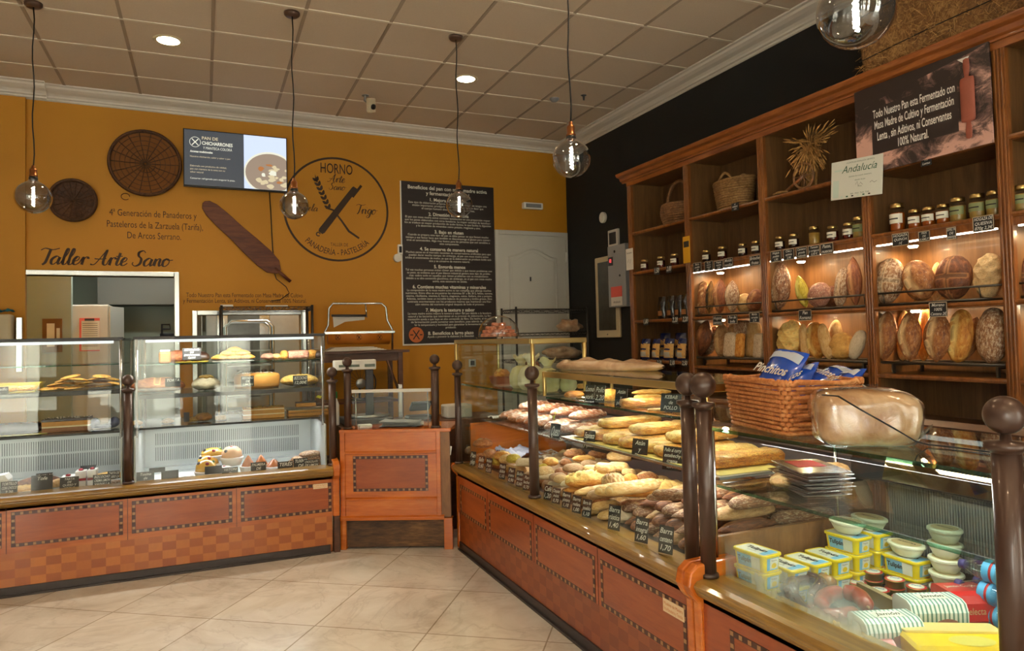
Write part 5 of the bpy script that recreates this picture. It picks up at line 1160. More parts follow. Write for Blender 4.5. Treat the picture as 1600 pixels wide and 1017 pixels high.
B1 = bag(.13, .19, .06, 'ringsnack', 'navyfoil', 'snack_bag', 'ovalprint', 1); B2 = bag(.095, .20, .055, 'blackfoil', 'blackfoil', 'snack_packet', 'nut', 2)
for i, px in enumerate((1006, 1023, 1043, 1063)):
    P = atx(px, 540, 5.47); o = B1 if i == 0 else dup(B1, (0,0,0)); o.location = (5.475, P.y, 1.216); o.rotation_euler = (0, .12, (.1, -.15, .05, -.1)[i]); o['group'] = 'blue snack bags in the first bay'
    o['label'] = 'blue and clear bag of crisp rings, %s from the left on the lowest shelf' % ORD[i]
for i, px in enumerate((1038, 1062)):
    P = atx(px, 520, 5.62); o = dup(B1, (5.62, P.y, 1.216), (0, .05, .2), scale=(1, 1, 1.25), label='blue snack bag standing behind the others on the lowest shelf, %s' % ('left one' if i == 0 else 'right one'), group='blue snack bags in the first bay')
for i, px in enumerate((1033, 1047, 1059, 1070)):
    P = atx(px, 480, 5.50); o = B2 if i == 0 else dup(B2, (0,0,0)); o.location = (5.50, P.y, 1.581); o.rotation_euler = (0, .06, (.1, 0, -.1, .1)[i]); o['group'] = 'black snack packets in the first bay'
    o['label'] = 'black packet of nuts, %s from the left on the middle shelf of the first bay' % ORD[i]
# ---- chalk tags on the shelf fronts
def stag(px0, py0, px1, py1, lines, lab, framed=True, x=SX-.012):
    a = atx(px0, (py0+py1)/2, x); b = atx(px1, (py0+py1)/2, x); tp = atx((px0+px1)/2, py0, x); bt = atx((px0+px1)/2, py1, x)
    sign(lines, (x, (a.y+b.y)/2, bt.z), abs(a.y-b.y), tp.z-bt.z, (-1, 0, 0), 0.0, lab, framed, group='chalk signs on the shelf unit')
for d in ((1083,410,1096,425,['Barra','pueblo','1,90'],'framed chalk tag, leftmost under the jars of the second bay'), (1101,408,1114,423,['Pan de','centeno','integral','3,50'],'framed chalk tag, second under the jars of the second bay'), (1116,407,1130,421,['Hogaza','espelta','3,90'],'framed chalk tag, third under the jars of the second bay'),
 (1131,403,1145,418,['Molde','semillas'],'framed chalk tag, fourth under the jars of the second bay'), (1171,399,1188,415,['Brioche','frutas'],'framed chalk tag at the right end under the jars of the second bay'),
 (1204,392,1221,409,['Hogaza','pueblo','1,90'],'framed chalk tag, leftmost of five under the jars of the third bay'), (1224,389,1241,406,['Chía y','quinoa','2,90'],'framed chalk tag, second of five under the jars of the third bay'), (1244,386,1261,403,['Centeno','grande','redondo'],'framed chalk tag, third of five under the jars of the third bay'),
 (1263,383,1281,400,['Tomate','y orégano','2,50 €'],'framed chalk tag, fourth of five under the jars of the third bay'), (1282,380,1302,397,['Pasas,','nueces'],'framed chalk tag, fifth of five under the jars of the third bay'),
 (1394,364,1420,384,['HOGAZA','QUINOA','1€'],'framed chalk tag reading hogaza quinoa in the fourth bay'), (1435,361,1453,377,['PAN','DE','KAMUT'],'chalk tag reading pan de kamut in the fourth bay'), (1479,355,1494,374,['ESPELTA','DE','NARANJA'],'chalk tag under the pickle jars of the fourth bay'), (1520,337,1553,361,['HOGAZA DE','QUESIVA','870g 2,3€'],'large framed chalk tag at the right of the fourth bay'),
 (1114,493,1128,508,['Hogaza','centeno'],'framed chalk tag, left one above the lower breads of the second bay'), (1137,492,1152,506,['Pan de','bolla'],'framed chalk tag, middle one above the lower breads of the second bay'), (1171,488,1187,504,['Molde','cereales','2,70'],'framed chalk tag, right one above the lower breads of the second bay'), (1248,484,1268,501,['Pan','Romano'],'framed chalk tag above the lower breads of the third bay'),
 (1452,472,1480,495,['Moreno','100%','Centeno 2€'],'framed chalk tag reading moreno in front of the lower loaves of the fourth bay')): stag(*d)
for d in ((1143,317,1154,329,['1€','MIMBRE','4,50'],'small chalk tag under the woven palm basket'), (1439,240,1455,259,['Amigo','del','Lomo'],'chalk tag stuck on the shelf edge under the floury banner'), (1022,417,1030,429,['1,50'],'tiny price tag, left one under the jam jars of the first bay'), (1041,414,1049,426,['2,00'],'tiny price tag, right one under the jam jars of the first bay'),
 (1005,497,1013,508,['1,80'],'tiny price tag, leftmost under the black packets'), (1050,494,1059,506,['2,20'],'tiny price tag, middle one under the black packets'), (1066,493,1075,505,['2,20'],'tiny price tag, right one under the black packets'),
 (1003,561,1011,572,['2,10'],'tiny price tag, first under the blue snack bags'), (1026,561,1034,573,['2,30'],'tiny price tag, second under the blue snack bags'), (1046,561,1054,573,['2,10'],'tiny price tag, third under the blue snack bags'), (1065,562,1074,573,['2,50'],'tiny price tag, fourth under the blue snack bags')): stag(*d, framed=False)
# ---- breads on the shelves: centre px, bottom py, top py, width px, kind, crust, lean, yaw, depth x
def stand(px, pb, pt, wpx, kind, mat_, lab, lean=0, yaw=0, x=5.52, zt=None, seed=0, thick=.55, nm='bread_loaf', tray_z=SHT):
    z0 = tray_z; P = atx(px, pb, x); Pt = atx(px, pt, x); mid = atx(px, (pb+pt)/2, x); e = atx(px+wpx, (pb+pt)/2, x)
    L = Pt.z-z0; W = min(abs(e.y-mid.y), .5); H = W*thick if thick < 1 else thick-1
    R = upright(lean, yaw)
    c = Vector((x+H*.35, mid.y, z0+L/2)); bread(nm, kind, mat_, L, W, H, c, R, lab, group='breads on the wall shelves', seed=seed)
Bk = 'upper bread shelf, second bay'
stand(1098, 484, 440, 15, 'baguette', 'crust', 'slim brown loaf standing leftmost on the '+Bk, seed=1)
stand(1110, 484, 438, 13, 'batard', 'zebra', 'dark striped slim loaf, second on the '+Bk, seed=2)
stand(1126, 484, 435, 19, 'batard', 'redbread', 'reddish pointed loaf, third on the '+Bk, lean=-.08, seed=3)
stand(1145, 484, 438, 20, 'batard', 'floured', 'pale floured pointed loaf, fourth on the '+Bk, lean=-.1, seed=4)
stand(1164, 480, 459, 22, 'round', 'palecrust', 'small pale round loaf lying on the '+Bk, seed=5, x=5.58)
stand(1180, 480, 452, 22, 'oval', 'redbread', 'brown loaf beside the right post on the '+Bk, lean=.4, seed=6, x=5.50)
Bk = 'lower bread shelf, second bay'
stand(1100, 556, 500, 24, 'batard', 'darkcrust', 'large dark split loaf leftmost on the '+Bk, lean=.2, seed=7, tray_z=SLT, x=5.50)
stand(1112, 558, 508, 18, 'smooth', 'floured', 'greyish floured loaf leaning behind the dark one on the '+Bk, lean=.5, seed=8, tray_z=SLT, x=5.56)
stand(1128, 558, 506, 20, 'oval', 'seedcrust', 'seed-covered upright loaf on the '+Bk, seed=9, tray_z=SLT, lean=-.05, x=5.54)
stand(1145, 558, 503, 18, 'smooth', 'seedcrust', 'second seed-covered upright loaf on the '+Bk, seed=10, tray_z=SLT, x=5.58)
stand(1161, 558, 501, 22, 'block', 'floured', 'tall greyish square loaf on the '+Bk, seed=11, tray_z=SLT, x=5.56)
stand(1144, 558, 520, 18, 'block', 'crackled', 'white crackled square loaf in front on the '+Bk, seed=12, tray_z=SLT, x=5.47)
stand(1157, 558, 521, 12, 'block', 'goldcrust', 'golden square loaf beside the crackled one on the '+Bk, seed=13, tray_z=SLT, x=5.47)
stand(1178, 556, 505, 18, 'block', 'palecrust', 'pale golden tin loaf near the right post on the '+Bk, seed=14, tray_z=SLT, x=5.56)
stand(1187, 556, 521, 14, 'block', 'crackled', 'second crackled square loaf half behind the post on the '+Bk, seed=15, tray_z=SLT, x=5.47)
Bk = 'upper bread shelf, third bay'
stand(1220, 478, 409, 33, 'batard', 'ryecrust', 'tall dark rye loaf standing leftmost on the '+Bk, lean=-.05, seed=16)
stand(1254, 478, 428, 19, 'batard', 'greenloaf', 'yellow-green twisted loaf leaning right on the '+Bk, lean=-.4, seed=17)
stand(1281, 474, 442, 34, 'round', 'pinkcrust', 'low pinkish-brown flat loaf on the '+Bk, seed=18)
stand(1300, 472, 447, 26, 'oval', 'redbread', 'low reddish loaf behind the flat one on the '+Bk, seed=19, x=5.6)
stand(1315, 470, 418, 22, 'oval', 'floured', 'narrow floured loaf, second from the right on the '+Bk, lean=.1, seed=20)
stand(1335, 470, 400, 24, 'batard', 'redbread', 'tall brown loaf beside the right post on the '+Bk, lean=-.15, seed=21)
Bk = 'lower bread shelf, third bay'
stand(1236, 550, 501, 38, 'roundlattice', 'goldcrust', 'round loaf with deep diamond cuts leftmost on the '+Bk, seed=22, tray_z=SLT, lean=.1)
stand(1257, 552, 505, 14, 'smooth', 'palecrust', 'pale smooth narrow loaf second on the '+Bk, lean=-.2, seed=23, tray_z=SLT, x=5.50)
stand(1276, 554, 503, 32, 'oval', 'goldcrust', 'golden folded loaf, third on the '+Bk, lean=-.3, seed=24, tray_z=SLT, x=5.54)
stand(1290, 556, 504, 18, 'smooth', 'palecrust', 'pale golden narrow loaf leaning, fourth on the '+Bk, lean=-.35, seed=25, tray_z=SLT, x=5.47)
stand(1305, 530, 500, 22, 'round', 'palecrust', 'pale loaf seen behind the leaning ones on the '+Bk, seed=26, tray_z=SLT, x=5.62)
stand(1316, 558, 520, 40, 'flower', 'goldcrust', 'rough torn golden loaf at the right on the '+Bk, seed=27, tray_z=SLT, x=5.5)
stand(1340, 560, 515, 22, 'smooth', 'whiteroll', 'whitish loaf against the right post on the '+Bk, lean=.4, seed=28, tray_z=SLT, x=5.5)
Bk = 'upper bread shelf, fourth bay'
stand(1389, 463, 404, 46, 'cross', 'floured', 'big floured round loaf leftmost on the '+Bk, seed=29, lean=.15)
stand(1437, 460, 405, 50, 'oval', 'crust', 'big brown round loaf second on the '+Bk, seed=30, lean=-.5)
stand(1463, 440, 410, 20, 'round', 'palecrust', 'pale loaf peeping between two round ones on the '+Bk, seed=31, x=5.66)
stand(1491, 455, 400, 58, 'cross', 'darkcrust', 'very dark crossed round loaf third on the '+Bk, seed=32)
stand(1545, 458, 396, 48, 'roundlattice', 'seedcrust', 'seeded brown round loaf beside the right post on the '+Bk, seed=33)
Bk = 'lower bread shelf, fourth bay'
stand(1384, 562, 486, 38, 'batard', 'crust', 'oval split loaf, first from left on the '+Bk, seed=34, tray_z=SLT, x=5.48, lean=.05)
stand(1412, 560, 485, 20, 'smooth', 'palecrust', 'pale loaf behind the first two on the '+Bk, seed=35, tray_z=SLT, x=5.62)
stand(1422, 562, 487, 38, 'batard', 'crust', 'oval split loaf, second from left on the '+Bk, seed=36, tray_z=SLT, x=5.48, lean=-.08)
stand(1445, 560, 480, 22, 'smooth', 'goldcrust', 'golden loaf behind the second and third on the '+Bk, seed=37, tray_z=SLT, x=5.62)
stand(1465, 562, 485, 44, 'batard', 'crust', 'oval split loaf, third from left on the '+Bk, seed=38, tray_z=SLT, x=5.48)
stand(1500, 562, 484, 42, 'oval', 'goldcrust', 'golden loaf with curved split, fourth on the '+Bk, seed=39, tray_z=SLT, x=5.52, lean=.05)
stand(1515, 562, 494, 32, 'batard', 'crust', 'brown loaf leaning left, fifth on the '+Bk, seed=40, tray_z=SLT, x=5.56, lean=.3)
stand(1552, 566, 481, 52, 'smooth', 'floured', 'very large grey-brown loaf beside the right post on the '+Bk, seed=41, tray_z=SLT, x=5.49)
stand(1598, 462, 400, 30, 'cross', 'darkcrust', 'dark loaf cut by the photo edge in the fifth bay', seed=42)
# ------------------------------------------------------------------ breads in the right case
def roll(px, py, z, lpx, wpx, kind, mat_, yaw, label, group='rolls and loaves in the bread case', hh=.72, pitch=0, nm='bread_roll', seed=0):
    c = atz(px, py, z); s_ = (c-CAM).dot(FW)/1116.35; need = 3.40+.5*(lpx*abs(math.cos(-.4068+yaw))+wpx*abs(math.sin(-.4068+yaw)))*s_
    if c.x < need: d = pix(px, py); c = c+Vector((d.x, d.y, 0))*((need-c.x)/d.x)
    L, W = lpx*s_*1.08, wpx*s_*1.24; H = W*hh
    R = Rz(-.4068+yaw) @ Matrix.Rotation(pitch, 3, 'Y')
    return bread(nm, kind, mat_, L, W, H, c-Vector((0, 0, H/2)), R, label, group=group, seed=seed)
rr = random.Random(11)
for i in range(14):
    for j in range(6):
        y = -2.36-.125*i; x = 3.53+.108*j
        if y < -4.0 and j < 9: continue
        k_, m_ = [('oval', 'palecrust'), ('smooth', 'whiteroll'), ('oval', 'crust'), ('round', 'whiteseed'), ('smooth', 'poppyroll')][(i*2+j*3) % 5]
        bread('bread_roll', k_, m_, .15, .10, .075, (x+rr.uniform(-.01, .01), y+rr.uniform(-.01, .01), .576), Rz(rr.uniform(-1, 1)), '%s roll, bottom layer, %s from the glass, %s row from the far end' % (('pale', 'white', 'brown', 'seeded', 'poppy')[(i*2+j*3) % 5], ORD[j], ORD[i]), group='bottom layer of rolls in the bread case', seed=(i+j) % 3)
g1 = 'rolls at the far end of the bread case'; g2 = 'rolls in the middle of the bread case'
for a in (
 (755, 719, .73, 34, 20, 'oval', 'crust', -.1, 'split brown roll on top at the far end of the bread case', g1),
 (736, 727, .66, 20, 16, 'oval', 'crust', .2, 'roll peeping behind the first chalk sign at the far end', g1),
 (766, 737, .68, 26, 22, 'round', 'crust', .3, 'round roll just below the split one at the far end', g1),
 (786, 724, .70, 32, 19, 'oval', 'goldcrust', -.7, 'golden split roll leaning right at the far end', g1),
 (752, 746, .64, 22, 16, 'round', 'crust', 0, 'small roll between the second and third chalk signs', g1),
 (779, 748, .66, 26, 20, 'tri', 'greenloaf', .6, 'yellow wedge-shaped bread behind the third chalk sign', g1),
 (792, 738, .69, 24, 18, 'smooth', 'palecrust', 0, 'pale sugared roll above the yellow wedge', g1),
 (803, 735, .71, 24, 18, 'smooth', 'greenloaf', -.3, 'yellow oval roll beside the white finger roll', g1),
 (822, 742, .71, 34, 17, 'finger', 'whiteroll', -.4, 'white floured finger roll left of the middle post', g1),
 (821, 722, .70, 20, 15, 'flower', 'goldcrust', 0, 'small golden flower-shaped roll left of the middle post', g1),
 (812, 758, .66, 24, 17, 'round', 'whiteseed', .2, 'seeded white roll behind the sixth chalk sign', g1),
 (827, 766, .65, 22, 14, 'round', 'poppyroll', .2, 'poppy seed roll left of the foot of the middle post', g1),
 (797, 756, .65, 22, 15, 'oval', 'palecrust', .4, 'pale roll between the fourth and fifth chalk signs', g1),
 (860, 721, .73, 24, 16, 'flower', 'goldcrust', -.3, 'golden rough roll right of the middle post', g2),
 (850, 733, .70, 22, 20, 'tri', 'greenloaf', -.8, 'yellow-green bread wedge right of the middle post', g2),
 (884, 722, .73, 18, 13, 'round', 'crust', 0, 'small round roll left of the big beige oval one', g2),
 (898, 708, .76, 32, 17, 'oval', 'crust', 0, 'beige oval roll topmost at the back of the bread case', g2),
 (912, 716, .75, 34, 12, 'flower', 'goldcrust', 0, 'golden twisted roll beneath the topmost oval one', g2),
 (896, 731, .73, 32, 16, 'smooth', 'poppyroll', -.05, 'grey poppy seed oval roll in the middle of the pile', g2),
 (921, 725, .73, 28, 15, 'smooth', 'poppyroll', -.05, 'second poppy seed oval roll further right in the pile', g2),
 (938, 708, .76, 36, 18, 'oval', 'crust', -.2, 'brown roll under the pastry shelf at the back of the pile', g2),
 (876, 738, .69, 22, 16, 'round', 'crust', .5, 'small orange-brown roll behind the greyish one', g2),
 (872, 746, .70, 28, 15, 'smooth', 'poppyroll', .2, 'poppy seed roll left behind the white seeded ones', g2),
 (852, 752, .70, 30, 20, 'smooth', 'whiteseed', -.1, 'white roll with black seeds beside the middle post', g2),
 (880, 750, .70, 24, 16, 'smooth', 'whiteseed', -.6, 'black and white seeded roll in the centre of the pile', g2),
 (903, 752, .71, 28, 18, 'smooth', 'whiteseed', .2, 'white seeded roll left of the diamond-cut loaf', g2),
 (876, 761, .70, 22, 15, 'round', 'whiteseed', 0, 'small white roll with a seed stripe in front', g2),
 (920, 744, .73, 26, 17, 'finger', 'palecrust', -.75, 'pale finger roll end nearest in the finger roll heap', g2),
 (924, 733, .75, 26, 15, 'finger', 'palecrust', -.4, 'pale finger roll upper left in the finger roll heap', g2),
 (945, 731, .77, 32, 18, 'finger', 'palecrust', -.55, 'pale finger roll in the middle of the finger roll heap', g2),
 (966, 729, .77, 32, 17, 'finger', 'palecrust', -.5, 'pale finger roll at the right of the finger roll heap', g2),
 (968, 713, .78, 38, 17, 'finger', 'palecrust', -.3, 'pale finger roll topmost under the pastry shelf', g2),
 (937, 745, .71, 30, 15, 'finger', 'palecrust', -.5, 'pale finger roll low in the finger roll heap', g2),
 (982, 738, .75, 20, 14, 'finger', 'palecrust', -.5, 'pale finger roll tip at the right end of the heap', g2),
 (853, 772, .68, 34, 17, 'smooth', 'whiteroll', -.35, 'smooth pinkish white roll in front beside the middle post', g2),
 (892, 768, .69, 36, 15, 'smooth', 'whiteroll', .5, 'smooth white roll lying in front of the diamond-cut loaf', g2),
 (872, 779, .66, 34, 14, 'smooth', 'whiteroll', -.2, 'smooth white roll lowest behind the four linked signs', g2),
 (985, 748, .74, 26, 18, 'round', 'goldcrust', 0, 'golden round roll between the two diamond-cut loaves', g2),
 (1011, 744, .75, 34, 18, 'oval', 'crust', .1, 'golden oval roll resting on the right diamond-cut loaf', g2)):
    roll(*a[:8], a[8], a[9], seed=int(a[0]) % 4)
g3 = 'long loaves in the bread case'
for a in (
 (928, 760, .72, 92, 30, 'lattice', 'goldcrust', .20, 'long golden loaf with diamond cuts, left one of two', g3, .8),
 (958, 752, .74, 34, 28, 'lattice', 'crust', .3, 'short end of a diamond-cut loaf behind the left long one', g3, .8),
 (1016, 762, .725, 100, 28, 'lattice', 'goldcrust', .12, 'long golden loaf with diamond cuts, right one of two', g3, .8),
 (912, 776, .67, 60, 18, 'oval', 'goldcrust', .2, 'golden loaf lying under the left diamond-cut loaf', g3, .7),
 (936, 782, .68, 84, 18, 'oval', 'palecrust', .35, 'pale split loaf between diamond-cut and seeded loaves', g3, .7),
 (952, 784, .69, 78, 18, 'finger', 'poppyroll', .42, 'seed-covered baguette with a pale baguette in front', g3, .75),
 (980, 784, .725, 116, 22, 'segment', 'palecrust', .42, 'long pale segmented baguette, the rear one of two', g3, .8),
 (992, 793, .745, 112, 24, 'segment', 'palecrust', .46, 'long pale segmented baguette, the front one on top', g3, .8),
 (945, 812, .64, 50, 15, 'finger', 'palecrust', .5, 'pale baguette end under the segmented ones, upper', g3, .8),
 (958, 822, .61, 56, 15, 'finger', 'palecrust', .5, 'pale baguette end under the segmented ones, lower', g3, .8),
 (930, 824, .60, 40, 15, 'oval', 'palecrust', .3, 'pale loaf low behind the first barra chalk sign', g3, .7),
 (1122, 782, .70, 74, 24, 'batard', 'palecrust', -.5, 'pale pointed loaf seen through the left end of the dairy case', g3, .7),
 (1160, 800, .66, 120, 26, 'batard', 'palecrust', -.15, 'long pale loaf seen behind the wooden divider of the dairy case', g3, .6)):
    roll(a[0], a[1], a[2], a[3], a[4], a[5], a[6], a[7], a[8], a[9], a[10], nm='bread_loaf', seed=int(a[0]) % 5)
# the pile of small wholemeal baguettes beside the double post
k = 0
for L_, (z, rows, x0) in enumerate(((.576, 8, 3.64), (.622, 8, 3.66), (.668, 7, 3.70), (.714, 6, 3.74), (.760, 4, 3.80))):
    for i in range(rows):
        y = -4.645+.035*(L_ % 2)+.082*i
        for q in range(2 if L_ < 4 else 1):
            k += 1; m_ = 'darkcrust' if (k*7) % 5 < 2 else 'ryecrust' if (k*7) % 5 < 4 else 'seedcrust'
            bread('baguette', 'baguette' if k % 3 else 'batard', m_, .30, .078, .058, (x0-.04+.30*q+rr.uniform(-.03, .03), y+rr.uniform(-.008, .008), z), Rz(rr.uniform(-.12, .12)), 'wholemeal baguette, %s layer from below, %s from the double post, %s one' % (ORD[L_], ORD[i], ('glass side', 'back')[q]), group='wholemeal baguettes piled beside the double post', seed=k % 4)
for a in ((1046, 776, .80, 52, 13, 'wholemeal baguette on top pointing left beside the right diamond-cut loaf'), (1040, 800, .775, 60, 14, 'floured wholemeal baguette just below the topmost one'), (1075, 714+62, .82, 40, 13, 'wholemeal baguette at the top right against the double post')):
    roll(a[0], a[1], a[2], a[3], a[4], 'baguette', 'ryecrust', .02, a[5], 'wholemeal baguettes piled beside the double post', nm='baguette')
# signs along the front of the case: bottom centre px, bottom py, height px, width m
def csign(x, px, pb, pt, wm, lines, lab, yaw=.35, tilt=.18, fr=False):
    a = atx(px, pb, x); b = atx(px, pt, x)
    if x < 3.4: b.z += .589-a.z; a.z = .589
    sign(lines, (x, a.y, a.z), wm, max(b.z-a.z, .03), (-1, -yaw, 0), tilt, lab, fr, group='chalk signs in the bread case')
for i, (px, pb, pt, ln) in enumerate(((738, 741, 719, ['Pan', 'gallego']), (751, 750, 729, ['Bollo', '0,60']), (763, 758, 735, ['Mollete', 'Pan', '0,55']), (784, 766, 742, ['Pitufo', 'dulce', '1,10']), (798, 771, 747, ['Pan', 'crema', '0,90']), (811, 776, 751, ['Bollo', 'blanco', '0,60']), (822, 782, 758, ['Pan', 'leche', '0,70']),
    (855, 786, 763, ['Café', '1,20']), (868, 794, 770, ['Chapata', 'mini', '0,70']), (884, 803, 778, ['Barra', 'pintera', '1,10']), (900, 812, 786, ['Barra', 'mediana', '1,00']), (916, 824, 796, ['Barra de', 'pueblo', '1,10']), (959, 850, 812, ['Barra', 'rústica', '1,40']), (1002, 874, 836, ['Barra', 'integral', '1,60']), (1040, 892, 850, ['Barra', 'centeno', '1,70']))):
    csign(3.378, px, pb, pt, .066 if i > 11 else .055, ln, 'black chalk sign, %s from the left along the front rail of the bread case' % ORD[i], tilt=.15)
for px, pb, pt, wm, ln, lab in ((866, 687, 662, .075, ['Queso'], 'leftmost black chalk sign on the long pastry shelf'), (919, 702, 673, .075, ['Espinaca', 'y queso'], 'second black chalk sign on the long pastry shelf'), (998, 719, 686, .085, ['Atún', 'y', 'Pisto'], 'black chalk sign reading atún y pisto before the pastries'), (1049, 735, 698, .095, ['Pollo al curry', 'estebechy', 'crema', '2,50€'], 'rightmost tilted black chalk sign on the long pastry shelf')):
    csign(3.52, px, pb, pt, wm, ln, lab)
for px, pb, pt, wm, ln, lab in ((920, 627, 601, .062, ['Lomo', 'york'], 'first chalk sign on the upper empanada shelf'), (936, 629, 602, .062, ['Pollo', '2,20'], 'second chalk sign on the upper empanada shelf'), (969, 635, 607, .07, ['Atún', 'y', 'pisto'], 'third chalk sign on the upper empanada shelf'), (1047, 643, 615, .10, ['KEBAB', 'de', 'POLLO'], 'large chalk sign reading kebab de pollo')):
    csign(3.51, px, pb, pt, wm, ln, lab)
# long pastries on the middle shelf
g4 = 'long pastries on the middle shelf'
for i in range(8):
    y = -3.50-.148*i
    nm = ['golden sesame', 'golden cheese', 'seed-sprinkled', 'seed-topped flaky', 'flaky golden', 'sugared pale', 'cheese-covered', 'yellow glazed'][i]
    bread('puff_pastry', 'pastry', 'pastry' if i % 2 else 'pastrysugar', .40, .135, .060, (3.745, y, .906), Rz(rr.uniform(-.03, .03)), 'long %s pastry, %s from the far end of the long pastry shelf' % (nm, ORD[i]), 'pastry', g4, seed=i)
for i in range(3):
    bread('puff_pastry', 'pastry', 'pastrysugar', .36, .13, .055, (3.80, -3.62-.30*i, .962), Rz(.03), 'golden pastry lying on top of the long pastries, %s of three' % ('farthest', 'middle', 'nearest')[i], 'pastry', g4, seed=i+3)
single(MB().box((3.52, -4.68, .9055), (3.97, -3.46, .9075)), 'baking_paper', 'yellowpaper' if plain('yellowpaper', (214, 196, 120), .5) else 0, 'yellowish baking paper under the long pastries', 'paper')
bread('bread_loaf', 'segment', 'seedcrust', .42, .10, .06, (3.75, -4.90, .898), Rz(.15), 'seeded flat bread at the left end of the dairy shelf', group='breads in the dairy case', seed=4)
# small pastries on the upper shelf of the near part
g5 = 'savoury pastries on the upper shelf'
for a in ((897, 616, 1.14, 30, 17, 'smooth', 'pastry', 'oval sesame pastry at the far end of the upper shelf'), (908, 603, 1.15, 14, 12, 'flower', 'puff', 'small ring pastry above the first chalk sign'), (953, 617, 1.145, 34, 28, 'tri', 'puff', 'golden triangular pastry between the chalk signs'),
  (1003, 628, 1.135, 64, 22, 'pastry', 'pastry', 'flat seeded pastry right of the third chalk sign'), (1018, 612, 1.17, 58, 13, 'flower', 'puff', 'flaky pastry stack behind the kebab sign, upper one'), (1012, 620, 1.15, 40, 12, 'pastry', 'puff', 'flaky pastry stack behind the kebab sign, lower one'), (1068, 632, 1.14, 34, 20, 'pastry', 'puff', 'golden pastry between the kebab sign and the posts'), (1030, 640, 1.125, 34, 8, 'pastry', 'pastrysugar', 'small pastry piece at the foot of the kebab sign')):
    roll(a[0], a[1], a[2], a[3], a[4], a[5], a[6], .1, a[7], g5, .55, nm='savoury_pastry', seed=int(a[0]) % 4)
# braided sweet pastries on the far middle shelf
g6 = 'braided sweet pastries'
for i in range(7):
    y = -2.38-.140*i
    bread('braided_pastry', 'braid', 'braid', .34, .12, .075, (3.72, y, .886), Rz(.0+rr.uniform(-.06, .06)), 'dark glazed braided pastry, %s from the far end of the far middle shelf' % ORD[i], 'pastry', g6, seed=i)
for i in range(4):
    bread('braided_pastry', 'braid', 'braid', .28, .11, .06, (3.78, -2.48-.24*i, .958), Rz(.2), 'sugared braided pastry on top of the others, %s from the far end' % ORD[i], 'pastry', g6, seed=i+2)
roll(921, 656, .93, 40, 20, 'tri', 'ryecrust', -.3, 'brown wedge-shaped loaf at the near end of the sweet pastry shelf', g6, .7, nm='bread_loaf')
c = atz(912, 645, .97); single(MB().prism([(-.03, .02), (.03, .02), (0, -.03)], (3.66, c.y-.03, .90+.07), (0, -1, 0), (0, 0, 1), (.002, 0, 0)).cyl((3.661, c.y-.03, .886), (3.661, c.y-.03, .95), .002, 5), 'price_flag', plain('flagyellow', (206, 214, 60), .5), 'small yellow triangular flag sticking up beside the brown wedge loaf', 'flag')
def sheet(x0, x1, y0, y1, z, amp, name, mat_, label, cat, seed=0, nx=16, ny=16):
    mb = MB(); fn = lambda u, v, o=0: Vector((x0+(x1-x0)*u, y0+(y1-y0)*v, z+o+amp*(.5+.5*noise.noise(Vector((u*3+seed, v*3, seed))))+amp*.5*abs(noise.noise(Vector((u*8, v*8+seed, 2))))))
    mb.grid(nx, ny, fn); mb.grid(nx, ny, lambda u, v: fn(1-u, v, -.0015)); return single(mb, name, mat_, label, cat)
sheet(3.53, 3.96, -2.36, -2.22, .888, .03, 'baking_paper', 'paper', 'crumpled white paper at the far end of the sweet pastry shelf', 'paper', 1)
sheet(3.60, 3.97, -3.40, -3.32, .888, .012, 'baking_paper', 'napkin', 'bluish white paper at the near end of the sweet pastry shelf', 'paper', 3)
sheet(3.55, 3.78, -2.60, -2.28, .64, .07, 'plastic_wrapping', 'napkin', 'crumpled bluish plastic heap under the sweet pastry shelf', 'wrapping', 5, 24, 24)
sheet(3.74, 4.0, -2.75, -2.22, .60, .05, 'plastic_wrapping', 'paper', 'white plastic behind the rolls at the far end of the case', 'wrapping', 6)
# things in the far raised box
def blob(c, r, mat_, name, label, cat, group=None, amp=.12, fold=0, seed=0, n=28, base=None):
    mb = MB(); c = Vector(c)
    def fn(u, v):
        a = 2*PI*v; b = PI*u; d = Vector((math.sin(b)*math.cos(a), math.sin(b)*math.sin(a), -math.cos(b)))
        k = 1+amp*noise.noise(d*1.8+Vector((seed, 0, 0)))+amp*.4*noise.noise(d*5+Vector((0, seed, 0)))+fold*math.sin(a*9+seed)*math.sin(b)**2*.5
        p = Vector((d.x*r[0]*k, d.y*r[1]*k, d.z*r[2]*k))
        return c+p
    mb.grid(n//2+4, n, fn, cv=True)
    if base is not None: mb.v = [Vector((v.x, v.y, max(v.z, base))) for v in mb.v]
    return single(mb, name, [mat_], label, cat, group)
plain('cottonbag', (206, 196, 150), .85, var=.08); plain('cottonwhite', (216, 208, 178), .85, var=.06)
zt = 1.131
